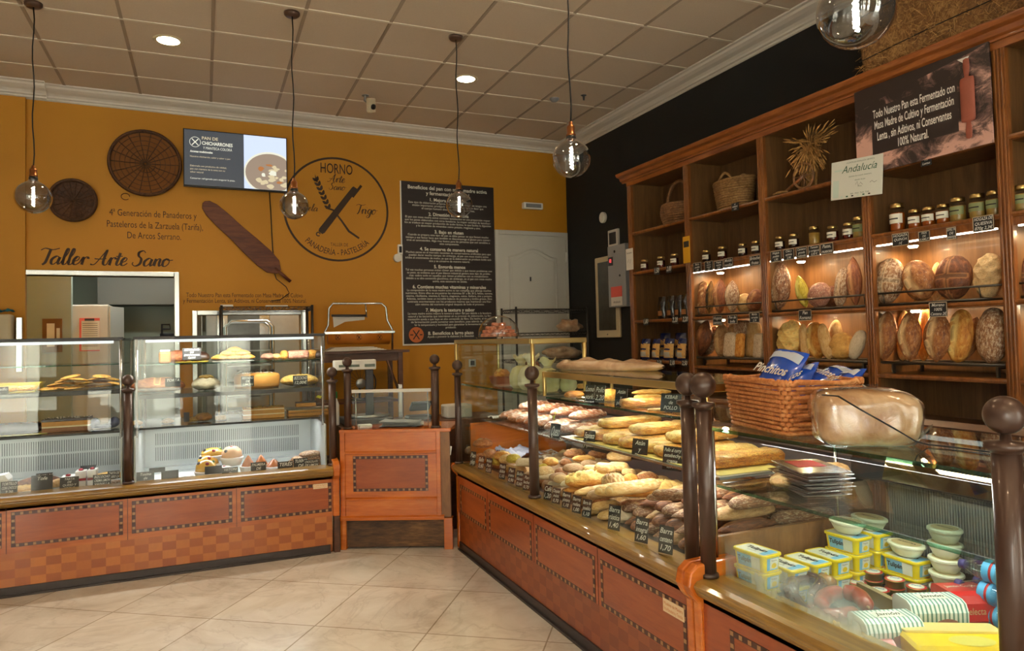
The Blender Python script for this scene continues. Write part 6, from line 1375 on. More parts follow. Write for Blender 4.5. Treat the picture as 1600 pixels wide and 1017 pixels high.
def clothbag(x, y, r, h, label, seed, mat_='cottonbag'):
    t_ = thing('cloth_bread_bag', label, 'cloth bag', (x, y, zt), group='cloth bread bags in the raised glass box')
    pr = [(r*.7, 0), (r, h*.15), (r*1.02, h*.38), (r*.75, h*.62), (r*.28, h*.72), (r*.30, h*.78), (r*.62, h*.95), (r*.66, h)]
    mb = MB(); mb.grid(len(pr)*3-2, 30, lambda u, v: (lambda q: Vector((x+q[0]*(1+.07*math.sin(v*2*PI*9+seed))*math.cos(2*PI*v), y+q[0]*(1+.10*math.sin(v*2*PI*7+seed)*(1 if u > .5 else .4))*math.sin(2*PI*v), zt+q[1]+.012*math.sin(v*2*PI*3+seed)*(u > .9))))(((lambda f: (pr[int(f)][0]+(pr[min(int(f)+1, len(pr)-1)][0]-pr[int(f)][0])*(f % 1), pr[int(f)][1]+(pr[min(int(f)+1, len(pr)-1)][1]-pr[int(f)][1])*(f % 1)))(u*(len(pr)-1)))), cv=True)
    mb.build('bag_cloth', mat_, t_); mb = MB().lathe([(r*.31, h*.71), (r*.34, h*.74), (r*.31, h*.77)], (x, y, zt), 16); mb.build('tie', 'cottonwhite', t_)
clothbag(3.55, -2.78, .075, .20, 'leftmost pale cloth bread bag tied at the neck', 1); clothbag(3.54, -2.95, .080, .21, 'middle pale cloth bread bag with a knotted neck', 2, 'cottonwhite'); clothbag(3.56, -3.13, .075, .19, 'pale cloth bread bag behind the middle post ball', 3)
clothbag(3.66, -3.19, .05, .13, 'small cloth bag at the near corner of the raised glass box', 4)
blob((3.57, -3.18, zt+.05), (.13, .07, .06), 'cottonwhite', 'cloth_bundle', 'low crumpled cloth bundle lying in front of the tied bags', 'cloth', amp=.3, fold=.2, base=zt, seed=5) if 0 else None
mb = MB().lathe([(.05, 0), (.075, .02), (.085, .055), (.088, .062), (.078, .062), (.07, .02), (0, .012)], (3.54, -2.48, zt), 24); single(mb, 'terracotta_bowl', 'terracotta', 'terracotta bowl holding loaves at the far end of the raised glass box', 'bowl')
bread('bread_loaf', 'oval', 'goldcrust', .16, .10, .07, (3.54, -2.48, zt+.045), Rz(.9), 'golden loaf lying in the terracotta bowl', group='breads in the raised glass box')
bread('bread_loaf', 'batard', 'crust', .19, .09, .07, (3.66, -2.58, zt+.085), Rz(1.2) @ Matrix.Rotation(-.3, 3, 'Y'), 'brown pointed loaf resting above the terracotta bowl', group='breads in the raised glass box')
bread('bread_loaf', 'round', 'darkcrust', .17, .12, .09, (3.64, -2.72, zt+.09), Rz(1.2), 'dark round loaf behind the leftmost cloth bag', group='breads in the raised glass box')
blob((3.62, -3.66, 1.262+.035), (.12, .10, .045), 'paperbag', 'bag_knot', '', '') if 0 else None
# bread in a long paper bag lying on the near part
c1_, c2_ = Vector((3.58, -3.24, 1.295)), Vector((3.84, -3.88, 1.295))
t = thing('bagged_baguettes', 'long crumpled translucent paper bag of baguettes lying on the near brass frame', 'bag of bread', (3.68, -3.75, 1.263))
def bagfn(u, v):
    p = c1_.lerp(c2_, u); d = (c2_-c1_).normalized(); n = Vector((0,0,1)).cross(d); a = 2*PI*v
    k = (max(0, 1-abs(2*u-1)**5))**.5*(1-.35*u); k = max(k, .14 if u > .9 else .02)
    w_ = .10*k*(1+.15*noise.noise(Vector((u*6, math.cos(a), math.sin(a))))); h_ = .040*k*(1+.5*noise.noise(Vector((u*9, math.cos(a)*2, 5+math.sin(a)))))
    q = p+n*(w_*math.cos(a))+Vector((0,0,h_*math.sin(a))); q.z = max(q.z-.012, 1.2635); return q
MB().grid(48, 30, bagfn, cv=True).build('paper_bag', 'paperbag', t)
# glass dome with macaroons
c = Vector((3.535, -2.45, 1.440)); t = thing('cake_dome', 'glass cake dome with a knob full of macaroons on the raised glass box', 'cake dome', c)
MB().lathe([(0, 0), (.05, 0), (.15, .006), (.155, .012), (.15, .014), (0, .012)], c, 36).build('plate', 'thinglass', t)
MB().lathe([(.134, .014), (.137, .02), (.134, .06), (.118, .10), (.085, .135), (.04, .152), (.010, .156)], c, 36).build('dome_glass', 'domeglass', t)
MB().lathe([(.012, .155), (.008, .162), (.02, .172), (.024, .184), (.018, .196), (0, .200)], c, 20).build('knob', 'glass', t)
rr = random.Random(4); m0 = None
MAC = MB().lathe([(0, 0), (.022, .001), (.024, .006), (.021, .009), (.022, .012), (.024, .015), (.018, .021), (0, .023)], (0,0,0), 14).mesh('macaroon', ['macaron'])
spots = []
for zz, rad, n_ in ((.0145, .100, 12), (.0145, .052, 6), (.0385, .088, 10), (.0385, .035, 4), (.0625, .068, 7), (.0625, .0, 1), (.0865, .035, 4)):
    for i in range(n_): a = 2*PI*i/n_+zz*60; spots.append((rad*math.cos(a), rad*math.sin(a), zz))
for (a, b, z_) in spots:
    o = bpy.data.objects.new('macaroon', MAC); COL.objects.link(o); o.location = c+Vector((a, b, z_)); o.rotation_euler = (rr.uniform(-.1, .1), rr.uniform(-.1, .1), 0)
    o['label'] = 'small orange-brown macaroon piled under the glass dome'; o['category'] = 'macaroon'; o['group'] = 'macaroons under the glass dome'
# ------------------------------------------------------------------ on and in the dairy case
t = thing('wicker_basket', 'large square orange wicker basket full of blue snack bags on the glass top', 'basket', (3.615, -4.945, 1.106), -.22)
def sq(a, hx, hy, z, k=1, ex=.16):
    ca, sa = math.cos(a), math.sin(a); return Vector((hx*k*math.copysign(abs(ca)**ex, ca), hy*k*math.copysign(abs(sa)**ex, sa), z))
hx, hy, hb = .14, .205, .175
N = 88; mb = MB()
for i in range(12):
    f = (i+.5)/12; kk = .90+.12*f
    mb.tube([sq(2*PI*(j+.5)/N, hx, hy, .004+hb*f, kk*(1+.030*math.sin(PI*(j+.5)/4+PI*i))) for j in range(N)], hb/12*.50, 5, closed=True)
mb.build('woven_side', 'wicker', t, local=True)
mb = MB()
for j in range(0, N, 4): a = 2*PI*(j+.5)/N; mb.tube([sq(a, hx, hy, .0, .90), sq(a, hx, hy, hb, 1.02)], .0035, 4)
mb.build('stakes', 'wicker', t, local=True)
mb = MB()
for o_ in (0, .04): mb.tube([sq(2*PI*(j+o_)/N, hx, hy, hb+.006*math.sin(j*PI/2+o_*40), 1.035+o_*.3) for j in range(N)], .007, 6, closed=True)
mb.tube([sq(2*PI*j/N, hx, hy, .01, .93) for j in range(N)], .007, 6, closed=True)
mb.build('rim', 'wicker', t, local=True)
mb = MB(); mb.add([sq(2*PI*j/N, hx, hy, .006, .9) for j in range(N)], [tuple(range(N))]); mb.build('bottom', 'wicker', t, local=True)
mb = MB(); mb.tube([(.10, -.20, .165), (.13, -.215, .10), (.16, -.20, .15), (.12, -.19, .18)], .002, 5); mb.build('string', 'white', t, local=True)
B3 = bag(.17, .24, .075, 'ringsnack', 'bluebag', 'rosquilla_bag', None, 4)
B3.name = 'snack_ring_bag'
for ch in list(B3.children):
    if ch.name.startswith('window'): bpy.data.objects.remove(ch)
def bsurf(u, v): yy = (u-.5)*.17; th = .0375*(max(0, math.sin(PI*u))**.45)*(max(0, math.sin(PI*min(max(v, .02), .98)))**.5)+.006*noise.noise(Vector((u*4, v*5, 4))); return Vector((-th-.0012, yy*(1-.05*math.sin(PI*v)), v*.24))
MB().grid(14, 8, lambda u, v: bsurf(.03+.94*u, .03+v*.27)).build('window', 'ringsnack', B3, local=True)
MB().grid(14, 5, lambda u, v: bsurf(.03+.94*u, .31+v*.03+.02*math.sin(u*4))-Vector((.0008, 0, 0))).build('white_stripe', 'white', B3, local=True)
MB().grid(14, 5, lambda u, v: bsurf(.03+.94*u, .80+v*.13+.05*math.sin(u*3))-Vector((.0008, 0, 0))).build('pale_band', plain('bagpale', (186, 196, 214), .3), B3, local=True)
mb = MB(); mb.text('Pinchitos', .045, (-.043, 0, .135), (0,-1,0), (0,0,1), 0, shear=.35, bold=.02); mb.build('lettering', 'white', B3, local=True)
for kx in range(4):
    a0 = (-.05+.033*kx); rg = MB().tube([(-.043-.004*(kx % 2), a0+.022*math.cos(2*PI*i/16), .045+.020*math.sin(2*PI*i/16)) for i in range(16)], .006, 6, closed=True); rg.build('ring_snack', plain('ringpale', (206, 166, 110), .6), B3, local=True)
bz = 1.125
for i, (dx, dy, dz, rx, ry, rz, sc, lab) in enumerate(((-.055, .115, .02, .10, .55, .28, 1.0, 'tall blue ring snack bag standing at the far left of the wicker basket'), (-.05, -.01, .015, -.5, .75, .05, .95, 'blue snack bag leaning in the front middle of the basket'), (.03, .05, .075, .3, 1.1, .3, .9, 'blue snack bag lying on top at the back middle of the basket'), (.02, -.06, .02, -.35, .9, -.15, .95, 'blue snack bag leaning at the right of the basket'), (.05, -.10, .01, -.9, .6, -.5, .85, 'crumpled blue snack bag in the right rear corner of the basket'))):
    o = B3 if i == 0 else dup(B3, (0,0,0)); o.location = Vector((3.615, -4.945, bz+dz))+Rz(-.22)@Vector((dx, dy, 0)); o.rotation_euler = (rx, ry, rz-.35); o.scale = (sc*1.12,)*3; o['label'] = lab; o['category'] = 'snack bag'; o['group'] = 'blue snack bags in the wicker basket'
# big sliced loaf in a plastic bag
lc = Vector((3.535, -5.325, 1.106)); ang = -.62; LL, LW, LH = .295, .18, .168
t = thing('bagged_loaf', 'large tin loaf wrapped in clear plastic lying on the glass top of the dairy case', 'loaf', lc, ang)
def lf(u, v):
    a = 2*PI*v; ca, sa = math.cos(a), math.sin(a); ex = .55; U_ = -math.cos(PI*min(max(u, 0), 1))
    r = max(0, 1-abs(U_)**7)**(1/3.2); yy = .5*LW*math.copysign(abs(ca)**ex, ca)*r; zz = .5*LH*math.copysign(abs(sa)**ex, sa)*r
    top = 1-.16*max(0, U_)**2*1.6 if sa > 0 else 1; d = 1+.03*noise.noise(Vector((U_*2, ca*2, sa*2)))
    return Vector((U_*LL/2*(1-.04*(sa < 0)), yy*d, (zz*d*top)+LH/2))
MB().grid(26, 36, lf, cv=True).build('loaf', 'loafbag', t, local=True)
def fl_(u, v):
    p = lf(u, v); k = 1.03+.03*noise.noise(p*22)+.015*noise.noise(p*60); q = Vector((p.x*k, p.y*k, (p.z-LH/2)*k+LH/2)); q.z = max(q.z, .0015); return q
MB().grid(40, 48, fl_, cv=True).build('plastic_bag', 'plasticfilm', t, local=True)
mb = MB(); mb.grid(10, 8, lambda u, v: Vector((LL/2-.01+.045*u, (v-.5)*.10*(1-.3*u), .01+.05*u*(1-abs(v-.5))+.008*math.sin(v*20)))); mb.build('bag_tail', 'plasticfilm', t, local=True)
mb = MB()
rr = random.Random(2)
for r_, s_ in enumerate(('Pan de Molde', 'Masa Madre', 'sin aditivos', 'integral 3,20')): mb.text(s_, .026, (-.045+.05*r_*.2, -.02+.0*r_, 0), (1, 0, 0), (0, 1, 0), 0, shear=.4, bold=.02); 
mb = MB()
for r_, s_ in enumerate(('Pan de Molde', 'Masa Madre', 'sin aditivos')): mb.text(s_, .026, (-.02, -.005-.027*r_+.03, LH*1.02+.004), (1, .12, 0), (-.12, 1, 0), 0, shear=.4, bold=.03)
mb.build('handwriting', 'ink', t, local=True)
mb = MB().tube([atz(1285, 617, 1.275), atz(1310, 619, 1.285), atz(1345, 640, 1.262), atz(1395, 668, 1.20), atz(1432, 690, 1.125), atz(1448, 694, 1.111), atz(1500, 700, 1.109), atz(1548, 706, 1.109)], .0022, 5)
single(mb, 'thin_cord', 'cable', 'thin dark cord draped over the wrapped loaf and along the glass top', 'cord')
# stack of clear plastic meat trays on the glass shelf
P = Vector((3.64, -5.0, .8985))
for i in range(7):
    t_ = thing('meat_tray', 'clear tray of sliced meat, %s from the bottom of the stack on the dairy shelf' % ORD[i] if i < 6 else 'clear plastic tray of dark red sliced meat topmost on the stack', 'meat tray', (P.x+rr.uniform(-.006, .006), P.y+rr.uniform(-.006, .006), P.z+.0125*i), -.25+rr.uniform(-.12, .12), group='stacked clear meat trays')
    mb = MB(); mb.box((-.085, -.125, .008), (.085, .125, .0105)).box((-.07, -.105, 0), (.07, .105, .008)); mb.build('tray', 'plasticfilm', t_, .003, local=True)
    mb = MB().box((-.062, -.095, .002), (.062, .095, .0078)); mb.build('slices', 'darkmeat' if i == 6 else 'ham', t_, .004, local=True)
    if i == 6:
        MB().box((-.05, -.02, .0108), (.05, .09, .012)).build('label', 'red', t_, local=True)
# margarine tubs
def rr_ring(hx, hy, r, z, n=6):
    pts = []
    for cx, cy, a0 in ((hx-r, hy-r, 0), (-hx+r, hy-r, PI/2), (-hx+r, -hy+r, PI), (hx-r, -hy+r, 3*PI/2)):
        for k in range(n+1): a = a0+PI/2*k/n; pts.append((cx+r*math.cos(a), cy+r*math.sin(a), z))
    return pts
def rings(mb, L_, m=0, sm=False):
    n = len(L_[0]); vs = [p for r in L_ for p in r]; fs = [(i*n+k, i*n+(k+1) % n, (i+1)*n+(k+1) % n, (i+1)*n+k) for i in range(len(L_)-1) for k in range(n)]
    fs += [tuple(range(n-1, -1, -1)), tuple((len(L_)-1)*n+k for k in range(n))]; mb.add(vs, fs, m, sm)
    return mb
TH = .0655
def tub():
    t_ = thing('margarine_tub', '', 'margarine tub', (0,0,0)); hx, hy = .046, .074
    rings(MB(), [rr_ring(hx*.84, hy*.88, .014, 0), rr_ring(hx*.93, hy*.95, .016, .053)]).build('tub_body', 'yellow', t_, local=True)
    def side(sg, ax):
        mb = MB()
        for (a0, a1, m) in ((-.9, .9, 0), ):
            pass
        return mb
    mb = MB(); e = .0008
    # printed sides: pale blue with a white panel, on the -x (front) and -y (near) faces
    f0, f1 = .88, .95; g0, g1 = .84, .93; z0, z1 = .006, .048
    lerp = lambda a, b, z: a+(b-a)*z/.053
    def fx(y, z): return (-(hx*lerp(g0, g1, z)+e), y, z)
    def fy(x, z): return (x, -(hy*lerp(f0, f1, z)+e), z)
    mb.add([fx(.048, z0), fx(-.050, z0), fx(-.052, z1), fx(.052, z1)], [(0, 1, 2, 3)], 0); mb.add([fx(-.012, z0), fx(-.05, z0), fx(-.052, z1), fx(-.012, z1)], [(0, 1, 2, 3)], 1)
    mb.add([fy(-.026, z0), fy(.026, z0), fy(.028, z1), fy(-.028, z1)], [(0, 1, 2, 3)], 2); mb.add([fy(-.013, z0+.004), fy(.024, z0+.004), fy(.025, z1-.002), fy(-.013, z1-.002)], [(0, 1, 2, 3)], 1)
    mb.v = [Vector((v.x-(.0006 if False else 0), v.y, v.z)) for v in mb.v]
    for k in range(8, 12): mb.v[k-4+0] = mb.v[k-4]
    for k in (4, 5, 6, 7): mb.v[k] = mb.v[k]+Vector((-.0006, 0, 0))
    for k in (12, 13, 14, 15): mb.v[k] = mb.v[k]+Vector((0, -.0006, 0))
    cx_, cz_ = .006, .021
    mb.add([Vector(fy(cx_+.012*math.cos(2*PI*i/14), cz_+.009*math.sin(2*PI*i/14)))+Vector((0, -.0010, 0)) for i in range(14)], [tuple(range(14))], 3)
    mb.text('Tulipán', .022, Vector(fx(.018, .024))+Vector((-.0016, 0, 0)), (0, -1, 0), (0, 0, 1), 4, bold=.03, maxw=.06)
    mb.text('Margarina', .007, Vector(fy(.005, .037))+Vector((0, -.0012, 0)), (1, 0, 0), (0, 0, 1), 4, maxw=.034)
    mb.build('printed_side', ['lightblue', 'label', 'lightblue', 'yellowcheese', 'ink'], t_, local=True)
    l_ = rings(MB(), [rr_ring(hx*.98, hy*.985, .018, .051), rr_ring(hx*1.03, hy*1.02, .019, .0525), rr_ring(hx*1.03, hy*1.02, .019, .0585), rr_ring(hx*1.0, hy*1.0, .018, .0605), rr_ring(hx*.93, hy*.955, .015, .0605), rr_ring(hx*.90, hy*.94, .014, .0595)]).build('lid', 'yellow', t_, local=True)
    mb = MB(); mb.add([Vector(p)+Vector((0,0,.0003)) for p in rr_ring(hx*.84, hy*.90, .012, .0600)], [tuple(range(28))], 0); mb.add([(-.034, -.062, .0607), (.034, -.062, .0607), (.034, -.030, .0607), (-.034, -.040, .0607)], [(0, 1, 2, 3)], 2)
    mb.text('Tulipán', .030, (-.004, .002, .0611), (0, -1, 0), (1, 0, 0), 1, bold=.04, maxw=.088); mb.text('margarina', .010, (-.024, .002, .0611), (0, -1, 0), (1, 0, 0), 1, maxw=.05)
    mb.build('lid_label', ['label', 'ink', 'lightblue'], l_, local=True)
    return t_
TUB = tub(); first = [True]; ZC = .5035
def puttub(x, y, k, label, rz=0):
    o = TUB if first[0] else dup(TUB, (0,0,0)); first[0] = False
    o.location = (x, y, ZC+TH*k-.004*(k > 0)*k); o.rotation_euler = (0, 0, rz); o['label'] = label; o['group'] = 'yellow margarine tubs in the dairy case'
for si, (x, y, n_, rz) in enumerate(((3.500, -4.885, 3, .05), (3.612, -4.90, 2, .02), (3.722, -4.895, 2, .04), (3.832, -4.885, 2, .0), (3.935, -4.885, 3, .03), (4.045, -4.885, 3, 0), (4.055, -5.035, 2, .0))):
    for k in range(n_): puttub(x, y, k, 'yellow-lidded margarine tub, %s from the bottom of the %s stack from the front' % (ORD[k], ORD[si]), rz+.02*k)
# cream coloured round tubs
def bowl(hx, hy, h, name='cream_tub'):
    t_ = thing(name, '', 'cream cheese tub', (0,0,0)); E = lambda kx, z: [(hx*kx*math.cos(2*PI*i/24), hy*kx*math.sin(2*PI*i/24), z) for i in range(24)]
    rings(MB(), [E(.55, 0), E(.72, h*.2), E(.86, h*.55), E(.90, h*.8)], sm=True).build('tub_body', 'tubcream', t_, local=True)
    l_ = rings(MB(), [E(.93, h*.78), E(1.0, h*.80), E(1.0, h*.93), E(.95, h), E(.9, h)]).build('lid', 'tubcream', t_, local=True)
    mb = MB(); mb.add([(p[0], p[1], h+.0006) for p in E(.78, 0)], [tuple(range(24))], 0); mb.text('Natacha' if 0 else 'HACENDADA' if 0 else 'MAESTRA', .014, (0, 0, h+.0012), (0, -1, 0), (1, 0, 0), 1, bold=.03, maxw=hy*1.2); mb.build('lid_print', [plain('tan', (196, 170, 122), .5), 'ink'], l_, local=True)
    return t_
BW = bowl(.050, .058, .050); fb = [True]
def putbowl(x, y, z, label, sc=(1,1,1), rot=(0,0,0)):
    o = BW if fb[0] else dup(BW, (0,0,0)); fb[0] = False; o.location = (x, y, z); o.scale = sc; o.rotation_euler = rot; o['label'] = label; o['group'] = 'cream coloured round tubs'
for k in range(5): putbowl(4.078, -5.168, ZC+.0505*k, 'cream round tub, %s from the bottom of the stack beside the water bottles' % ORD[k])
putbowl(3.935, -4.885, ZC+TH*3-.01, 'cream oval tub on top of the fifth margarine stack', (1, 1.25, .9)); putbowl(4.05, -4.885, ZC+TH*3-.01, 'cream oval tub on top of the sixth margarine stack', (1, 1.25, .9)); putbowl(4.055, -5.035, ZC+TH*2-.006, 'cream oval tub on top of the last margarine stack', (1, 1.2, .9))
# small tins of pate
def tin():
    t_ = thing('pate_tin', '', 'tin', (0,0,0)); r = .029; h = .026
    MB().lathe([(r*.86, 0), (r*.90, .003), (r*.90, h*.86), (r, h*.9), (r, h), (r*.96, h+.001)], (0,0,0), 20).build('tin_body', 'tin', t_, local=True)
    l_ = MB().lathe([(r*.97, h), (r*.97, h+.0012), (r*.72, h+.0014), (0, h+.0014)], (0,0,0), 20).build('foil_lid', 'redplastic', t_, local=True)
    mb = MB().lathe([(r*.74, h+.0014), (r*.70, h+.002), (0, h+.002)], (0,0,0), 20, 0); mb.text('Paté', .015, (0, 0, h+.0026), (.3, -1, 0), (1, .3, 0), 1, bold=.02); mb.build('lid_print', ['label', 'blue'], l_, local=True)
    return t_
TIN = tin(); ft = [True]; tn = 0
zc_ = ZC+.004
for row, (n_, px0, py0, px1, py1, nm_) in enumerate(((4, 1378, 872, 1456, 893, 'back'), (4, 1356, 877, 1437, 900, 'second'), (4, 1330, 882, 1432, 918, 'third'), (4, 1303, 898, 1410, 933, 'front'))):
    for k in range(n_):
        f = k/(n_-1); lev = 1 if row < 3 else 0
        P = atz(px0+(px1-px0)*f, py0+(py1-py0)*f, zc_+.027*(lev+1))
        for j in range(lev+1):
            o = TIN if ft[0] else dup(TIN, (0,0,0)); ft[0] = False; o.scale = (1.15, 1.15, 1.05)
            o.location = (P.x, P.y, zc_+.030*j); o.rotation_euler = (0, 0, .1*k); o['group'] = 'small red-rimmed pate tins'
            o['label'] = 'red-rimmed pate tin, %s from the left in the %s row, %s layer' % (ORD[k], nm_, 'lower' if (j == 0 and lev) else 'top')
mb = MB(); a, b = atz(1338, 905, ZC+.06), atz(1408, 940, ZC+.06); d = (b-a).normalized(); n = Vector((-d.y, d.x, 0))
a.z = b.z = ZC
mb.prism([(0, 0), ((b-a).length, 0), ((b-a).length, .05), (0, .05)], a, d, (0,0,1), n*.02)
single(mb, 'carton_divider', 'cardboard', 'beige cardboard strip between the rows of pate tins', 'cardboard')
# sausages
def sausage(pts, r, mat_, name, label, rope=True):
    t_ = thing(name, label, 'sausage', pts[0]); n = 24; P = []
    pts = [Vector(p) for p in pts]
    for i in range(n+1):
        u = i/n*(len(pts)-1); k = min(int(u), len(pts)-2); f = u-k; p0, p1, p2, p3 = pts[max(k-1,0)], pts[k], pts[k+1], pts[min(k+2, len(pts)-1)]
        P.append(.5*((2*p1)+(-p0+p2)*f+(2*p0-5*p1+4*p2-p3)*f*f+(-p0+3*p1-3*p2+p3)*f**3))
    rad = [r*max(.12, (1-abs(2*i/n-1)**6))**.5*(1+.012*math.sin(i*.9)) for i in range(n+1)]
    MB().tube(P, rad, 12).build('casing', mat_, t_)
    MB().tube([P[-1], P[-1]+(P[-1]-P[-3]).normalized()*.015], [.005, .003], 6).build('knot', 'rope', t_)
zs = ZC+.05
A = lambda px, py, dz=0: atz(px, py, zs+.03+dz)
plain('mottledsausage', (150, 100, 40), .3, coat=.4, var=.6, vs=60)
sausage([A(1222, 915), A(1236, 925), A(1240, 910), A(1262, 904), A(1282, 912), A(1268, 930)], .024, 'blacksausage', 'black_pudding', 'dark horseshoe-shaped black pudding in front of the pate tins')
single(MB().cyl(A(1284, 904), A(1299, 912), .022, 16), 'sausage_end', 'mottledsausage', 'mottled orange and black sausage end beside the black pudding', 'sausage')
sausage([A(1282, 948), A(1290, 932), A(1315, 925)], .026, 'sausage', 'chorizo', 'left one of two fat red chorizo sausages'); sausage([A(1317, 925, .01), A(1340, 930, .01), A(1356, 948, .01)], .026, 'sausage', 'chorizo', 'right one of two fat red chorizo sausages')
sausage([A(1265, 950, -.03), A(1300, 965, -.03), A(1340, 958, -.03)], .028, 'sausage', 'chorizo', 'red chorizo lying in front behind the fogged glass')
sausage([A(1240, 930, -.03), A(1262, 962, -.03), A(1300, 985, -.03)], .022, 'blacksausage', 'black_pudding', 'dark sausage behind the fogged glass near the rail')
single(MB().box((-.1, -.05, 0), (.1, .05, .01)).xf(Matrix.Translation(Vector((atz(1370, 945, ZC+.05).x, atz(1370, 945, ZC+.05).y, ZC))) @ Matrix.Rotation(-.9, 4, 'Z')), 'black_tray', 'black', 'black printed card under the red chorizo sausages', 'tray')
# ham packets
def pack(P, L, W, H, rz, label, kind):
    t_ = thing('ham_packet', label, 'ham packet', P, rz, group='ham packets')
    def ring(x): return [(x, W/2-.02, 0), (x, W/2, .02), (x, W/2, H-.02), (x, W/2-.006, H-.006), (x, W/2-.02, H), (x, -W/2+.03, H), (x, -W/2+.010, H-.008), (x, -W/2, H-.03), (x, -W/2, .02), (x, -W/2+.02, 0)]
    rings(MB(), [ring(-L/2), ring(L/2)], sm=False).build('carton', 'packred' if kind == 'red' else 'packwhite', t_, local=True)
    if kind != 'red':
        mb = MB(); n = 13
        for i in range(n):
            x = -L/2+L*(i+.3)/n; w_ = L/n*.42; R1 = [Vector(p)+Vector((0, -.0006 if p[1] < 0 else .0006, .0006)) for p in ring(x)[3:9]]; R2 = [Vector((p.x+w_, p.y, p.z)) for p in R1]
            for k in range(5): mb.add([R1[k], R1[k+1], R2[k+1], R2[k]], [(0, 1, 2, 3)], 0)
        mb.build('stripes', plain('stripegreen', (104, 140, 128), .45), t_, local=True)
        mb = MB(); mb.add([( .02+.045*math.cos(2*PI*i/20)*(1+.1*math.sin(i*3)), -W/2-.0016, .045+.034*math.sin(2*PI*i/20)) for i in range(20)], [tuple(range(20))], 0); mb.build('meat_picture', 'meatpic', t_, local=True)
        mb = MB(); mb.add([(-.04, -.02, H+.0014), (.05, -.02, H+.0014), (.05, .02, H+.0014), (-.04, .02, H+.0014)], [(0, 1, 2, 3)], 0); mb.text('Jamón', .028, (.005, -.008, H+.002), (1, 0, 0), (0, 1, 0), 1, bold=.02, shear=.2); mb.build('label', ['label', 'brownink'], t_, local=True)
    else:
        mb = MB(); mb.text('Jamón Cocido', .026, (0, .0, H+.001), (1, 0, 0), (0, 1, 0), 0, maxw=L*.8); mb.text('Selecta', .03, (0, -W/2-.001, H*.4), (1, 0, 0), (0, 0, 1), 1, maxw=L*.5); mb.build('lettering', ['label', 'tan'], t_, local=True)
plain('packred', (204, 34, 36), .3, coat=.4); plain('packwhite', (228, 226, 218), .35, coat=.3); plain('meatpic', (166, 112, 104), .5, var=.3, vs=60)
HP = .115
P = atz(1383, 960, ZC+HP); pack((P.x, P.y, ZC), .17, .11, HP, -.70+.35, 'green and white striped ham packet nearest the fogged glass', 'stripe')
P = atz(1452, 932, ZC+HP+.01); pack((P.x, P.y, ZC), .17, .11, HP+.01, -.70+.30, 'green and white striped ham packet in the middle beside the red one', 'stripe')
P = atz(1500, 918, ZC+HP-.01); pack((P.x+.01, P.y, ZC), .13, .13, HP-.01, -.70+.30, 'red ham packet with rounded edge beside the water bottles', 'red')
P = atz(1335, 1000, ZC+.07); pack((3.475, P.y, ZC), .09, .12, .07, -.5, 'red packet blurred behind the fogged front glass', 'red')
Pq = atz(1495, 992, ZC+.09)
t = thing('cheese_packet', 'yellow sliced cheese packet at the bottom right of the dairy case', 'cheese packet', (Pq.x, Pq.y, ZC), -.5)
rings(MB(), [rr_ring(.14, .08, .01, 0), rr_ring(.142, .082, .012, .08), rr_ring(.135, .075, .012, .09)]).build('wrapper', 'yellowcheese', t, local=True)
rings(MB(), [rr_ring(.13, .03, .01, 0), rr_ring(.13, .03, .01, .006)]).xf(Matrix.Translation((-.005, .04, .0905))).build('clear_window', plain('cheesepale', (222, 196, 120), .3, coat=.5), t, local=True)
mb = MB(); mb.add([(.02+.06*math.cos(2*PI*i/24), -.04+.035*math.sin(2*PI*i/24), .0912) for i in range(24)], [tuple(range(24))]); mb.build('printed_oval', plain('ovalgold', (210, 190, 90), .4), t, local=True)
# water bottles lying down
def wbottle(name='water_bottle'):
    t_ = thing(name, '', 'water bottle', (0,0,0)); pr = [(.0, 0), (.030, .002), (.034, .012)]
    for i in range(9): z = .02+.016*i; pr += [(.034, z), (.031, z+.008)]
    pr += [(.034, .17), (.034, .215), (.030, .24), (.016, .275), (.013, .282), (.013, .29)]
    Rm = Matrix.Rotation(PI/2, 4, 'X')
    def B(mb): return mb.xf(Matrix.Translation((0, 0, .034)) @ Matrix.Rotation(-PI/2, 4, 'X'))
    B(MB().lathe(pr, (0,0,0), 20)).build('bottle_body', 'bottle', t_, local=True)
    B(MB().lathe([(.0348, .175), (.0350, .178), (.0350, .214), (.0346, .217)], (0,0,0), 20)).build('label_wrap', ['skylabel'], t_, local=True)
    B(MB().lathe([(.0353, .186), (.0353, .194)], (0,0,0), 20)).build('red_stripe', ['red'], t_, local=True)
    B(MB().lathe([(.0145, .284), (.0155, .286), (.0155, .302), (0, .303)], (0,0,0), 14)).build('cap', 'purplecap', t_, local=True)
    return t_
plain('skylabel', (84, 168, 220), .35); plain('purplecap', (70, 60, 120), .35)
WBt = wbottle()
for i, (x, y, z, rz) in enumerate(((4.015, -5.57, ZC, .0), (4.09, -5.57, ZC, .0), (4.01, -5.56, ZC+.067, .03), (4.085, -5.57, ZC+.067, .02), (4.02, -5.57, ZC+.134, .03), (4.092, -5.57, ZC+.134, .0))):
    o = WBt if i == 0 else dup(WBt, (0,0,0)); o.location = (x, y, z); o.rotation_euler = (0, 0, rz); o['group'] = 'clear water bottles lying in the dairy case'
    o['label'] = 'clear plastic water bottle lying down, %s' % ('nearest the ham packets', 'second from the ham packets', 'third on the case floor', 'against the back of the case', 'left one of the upper pair', 'right one of the upper pair')[i]
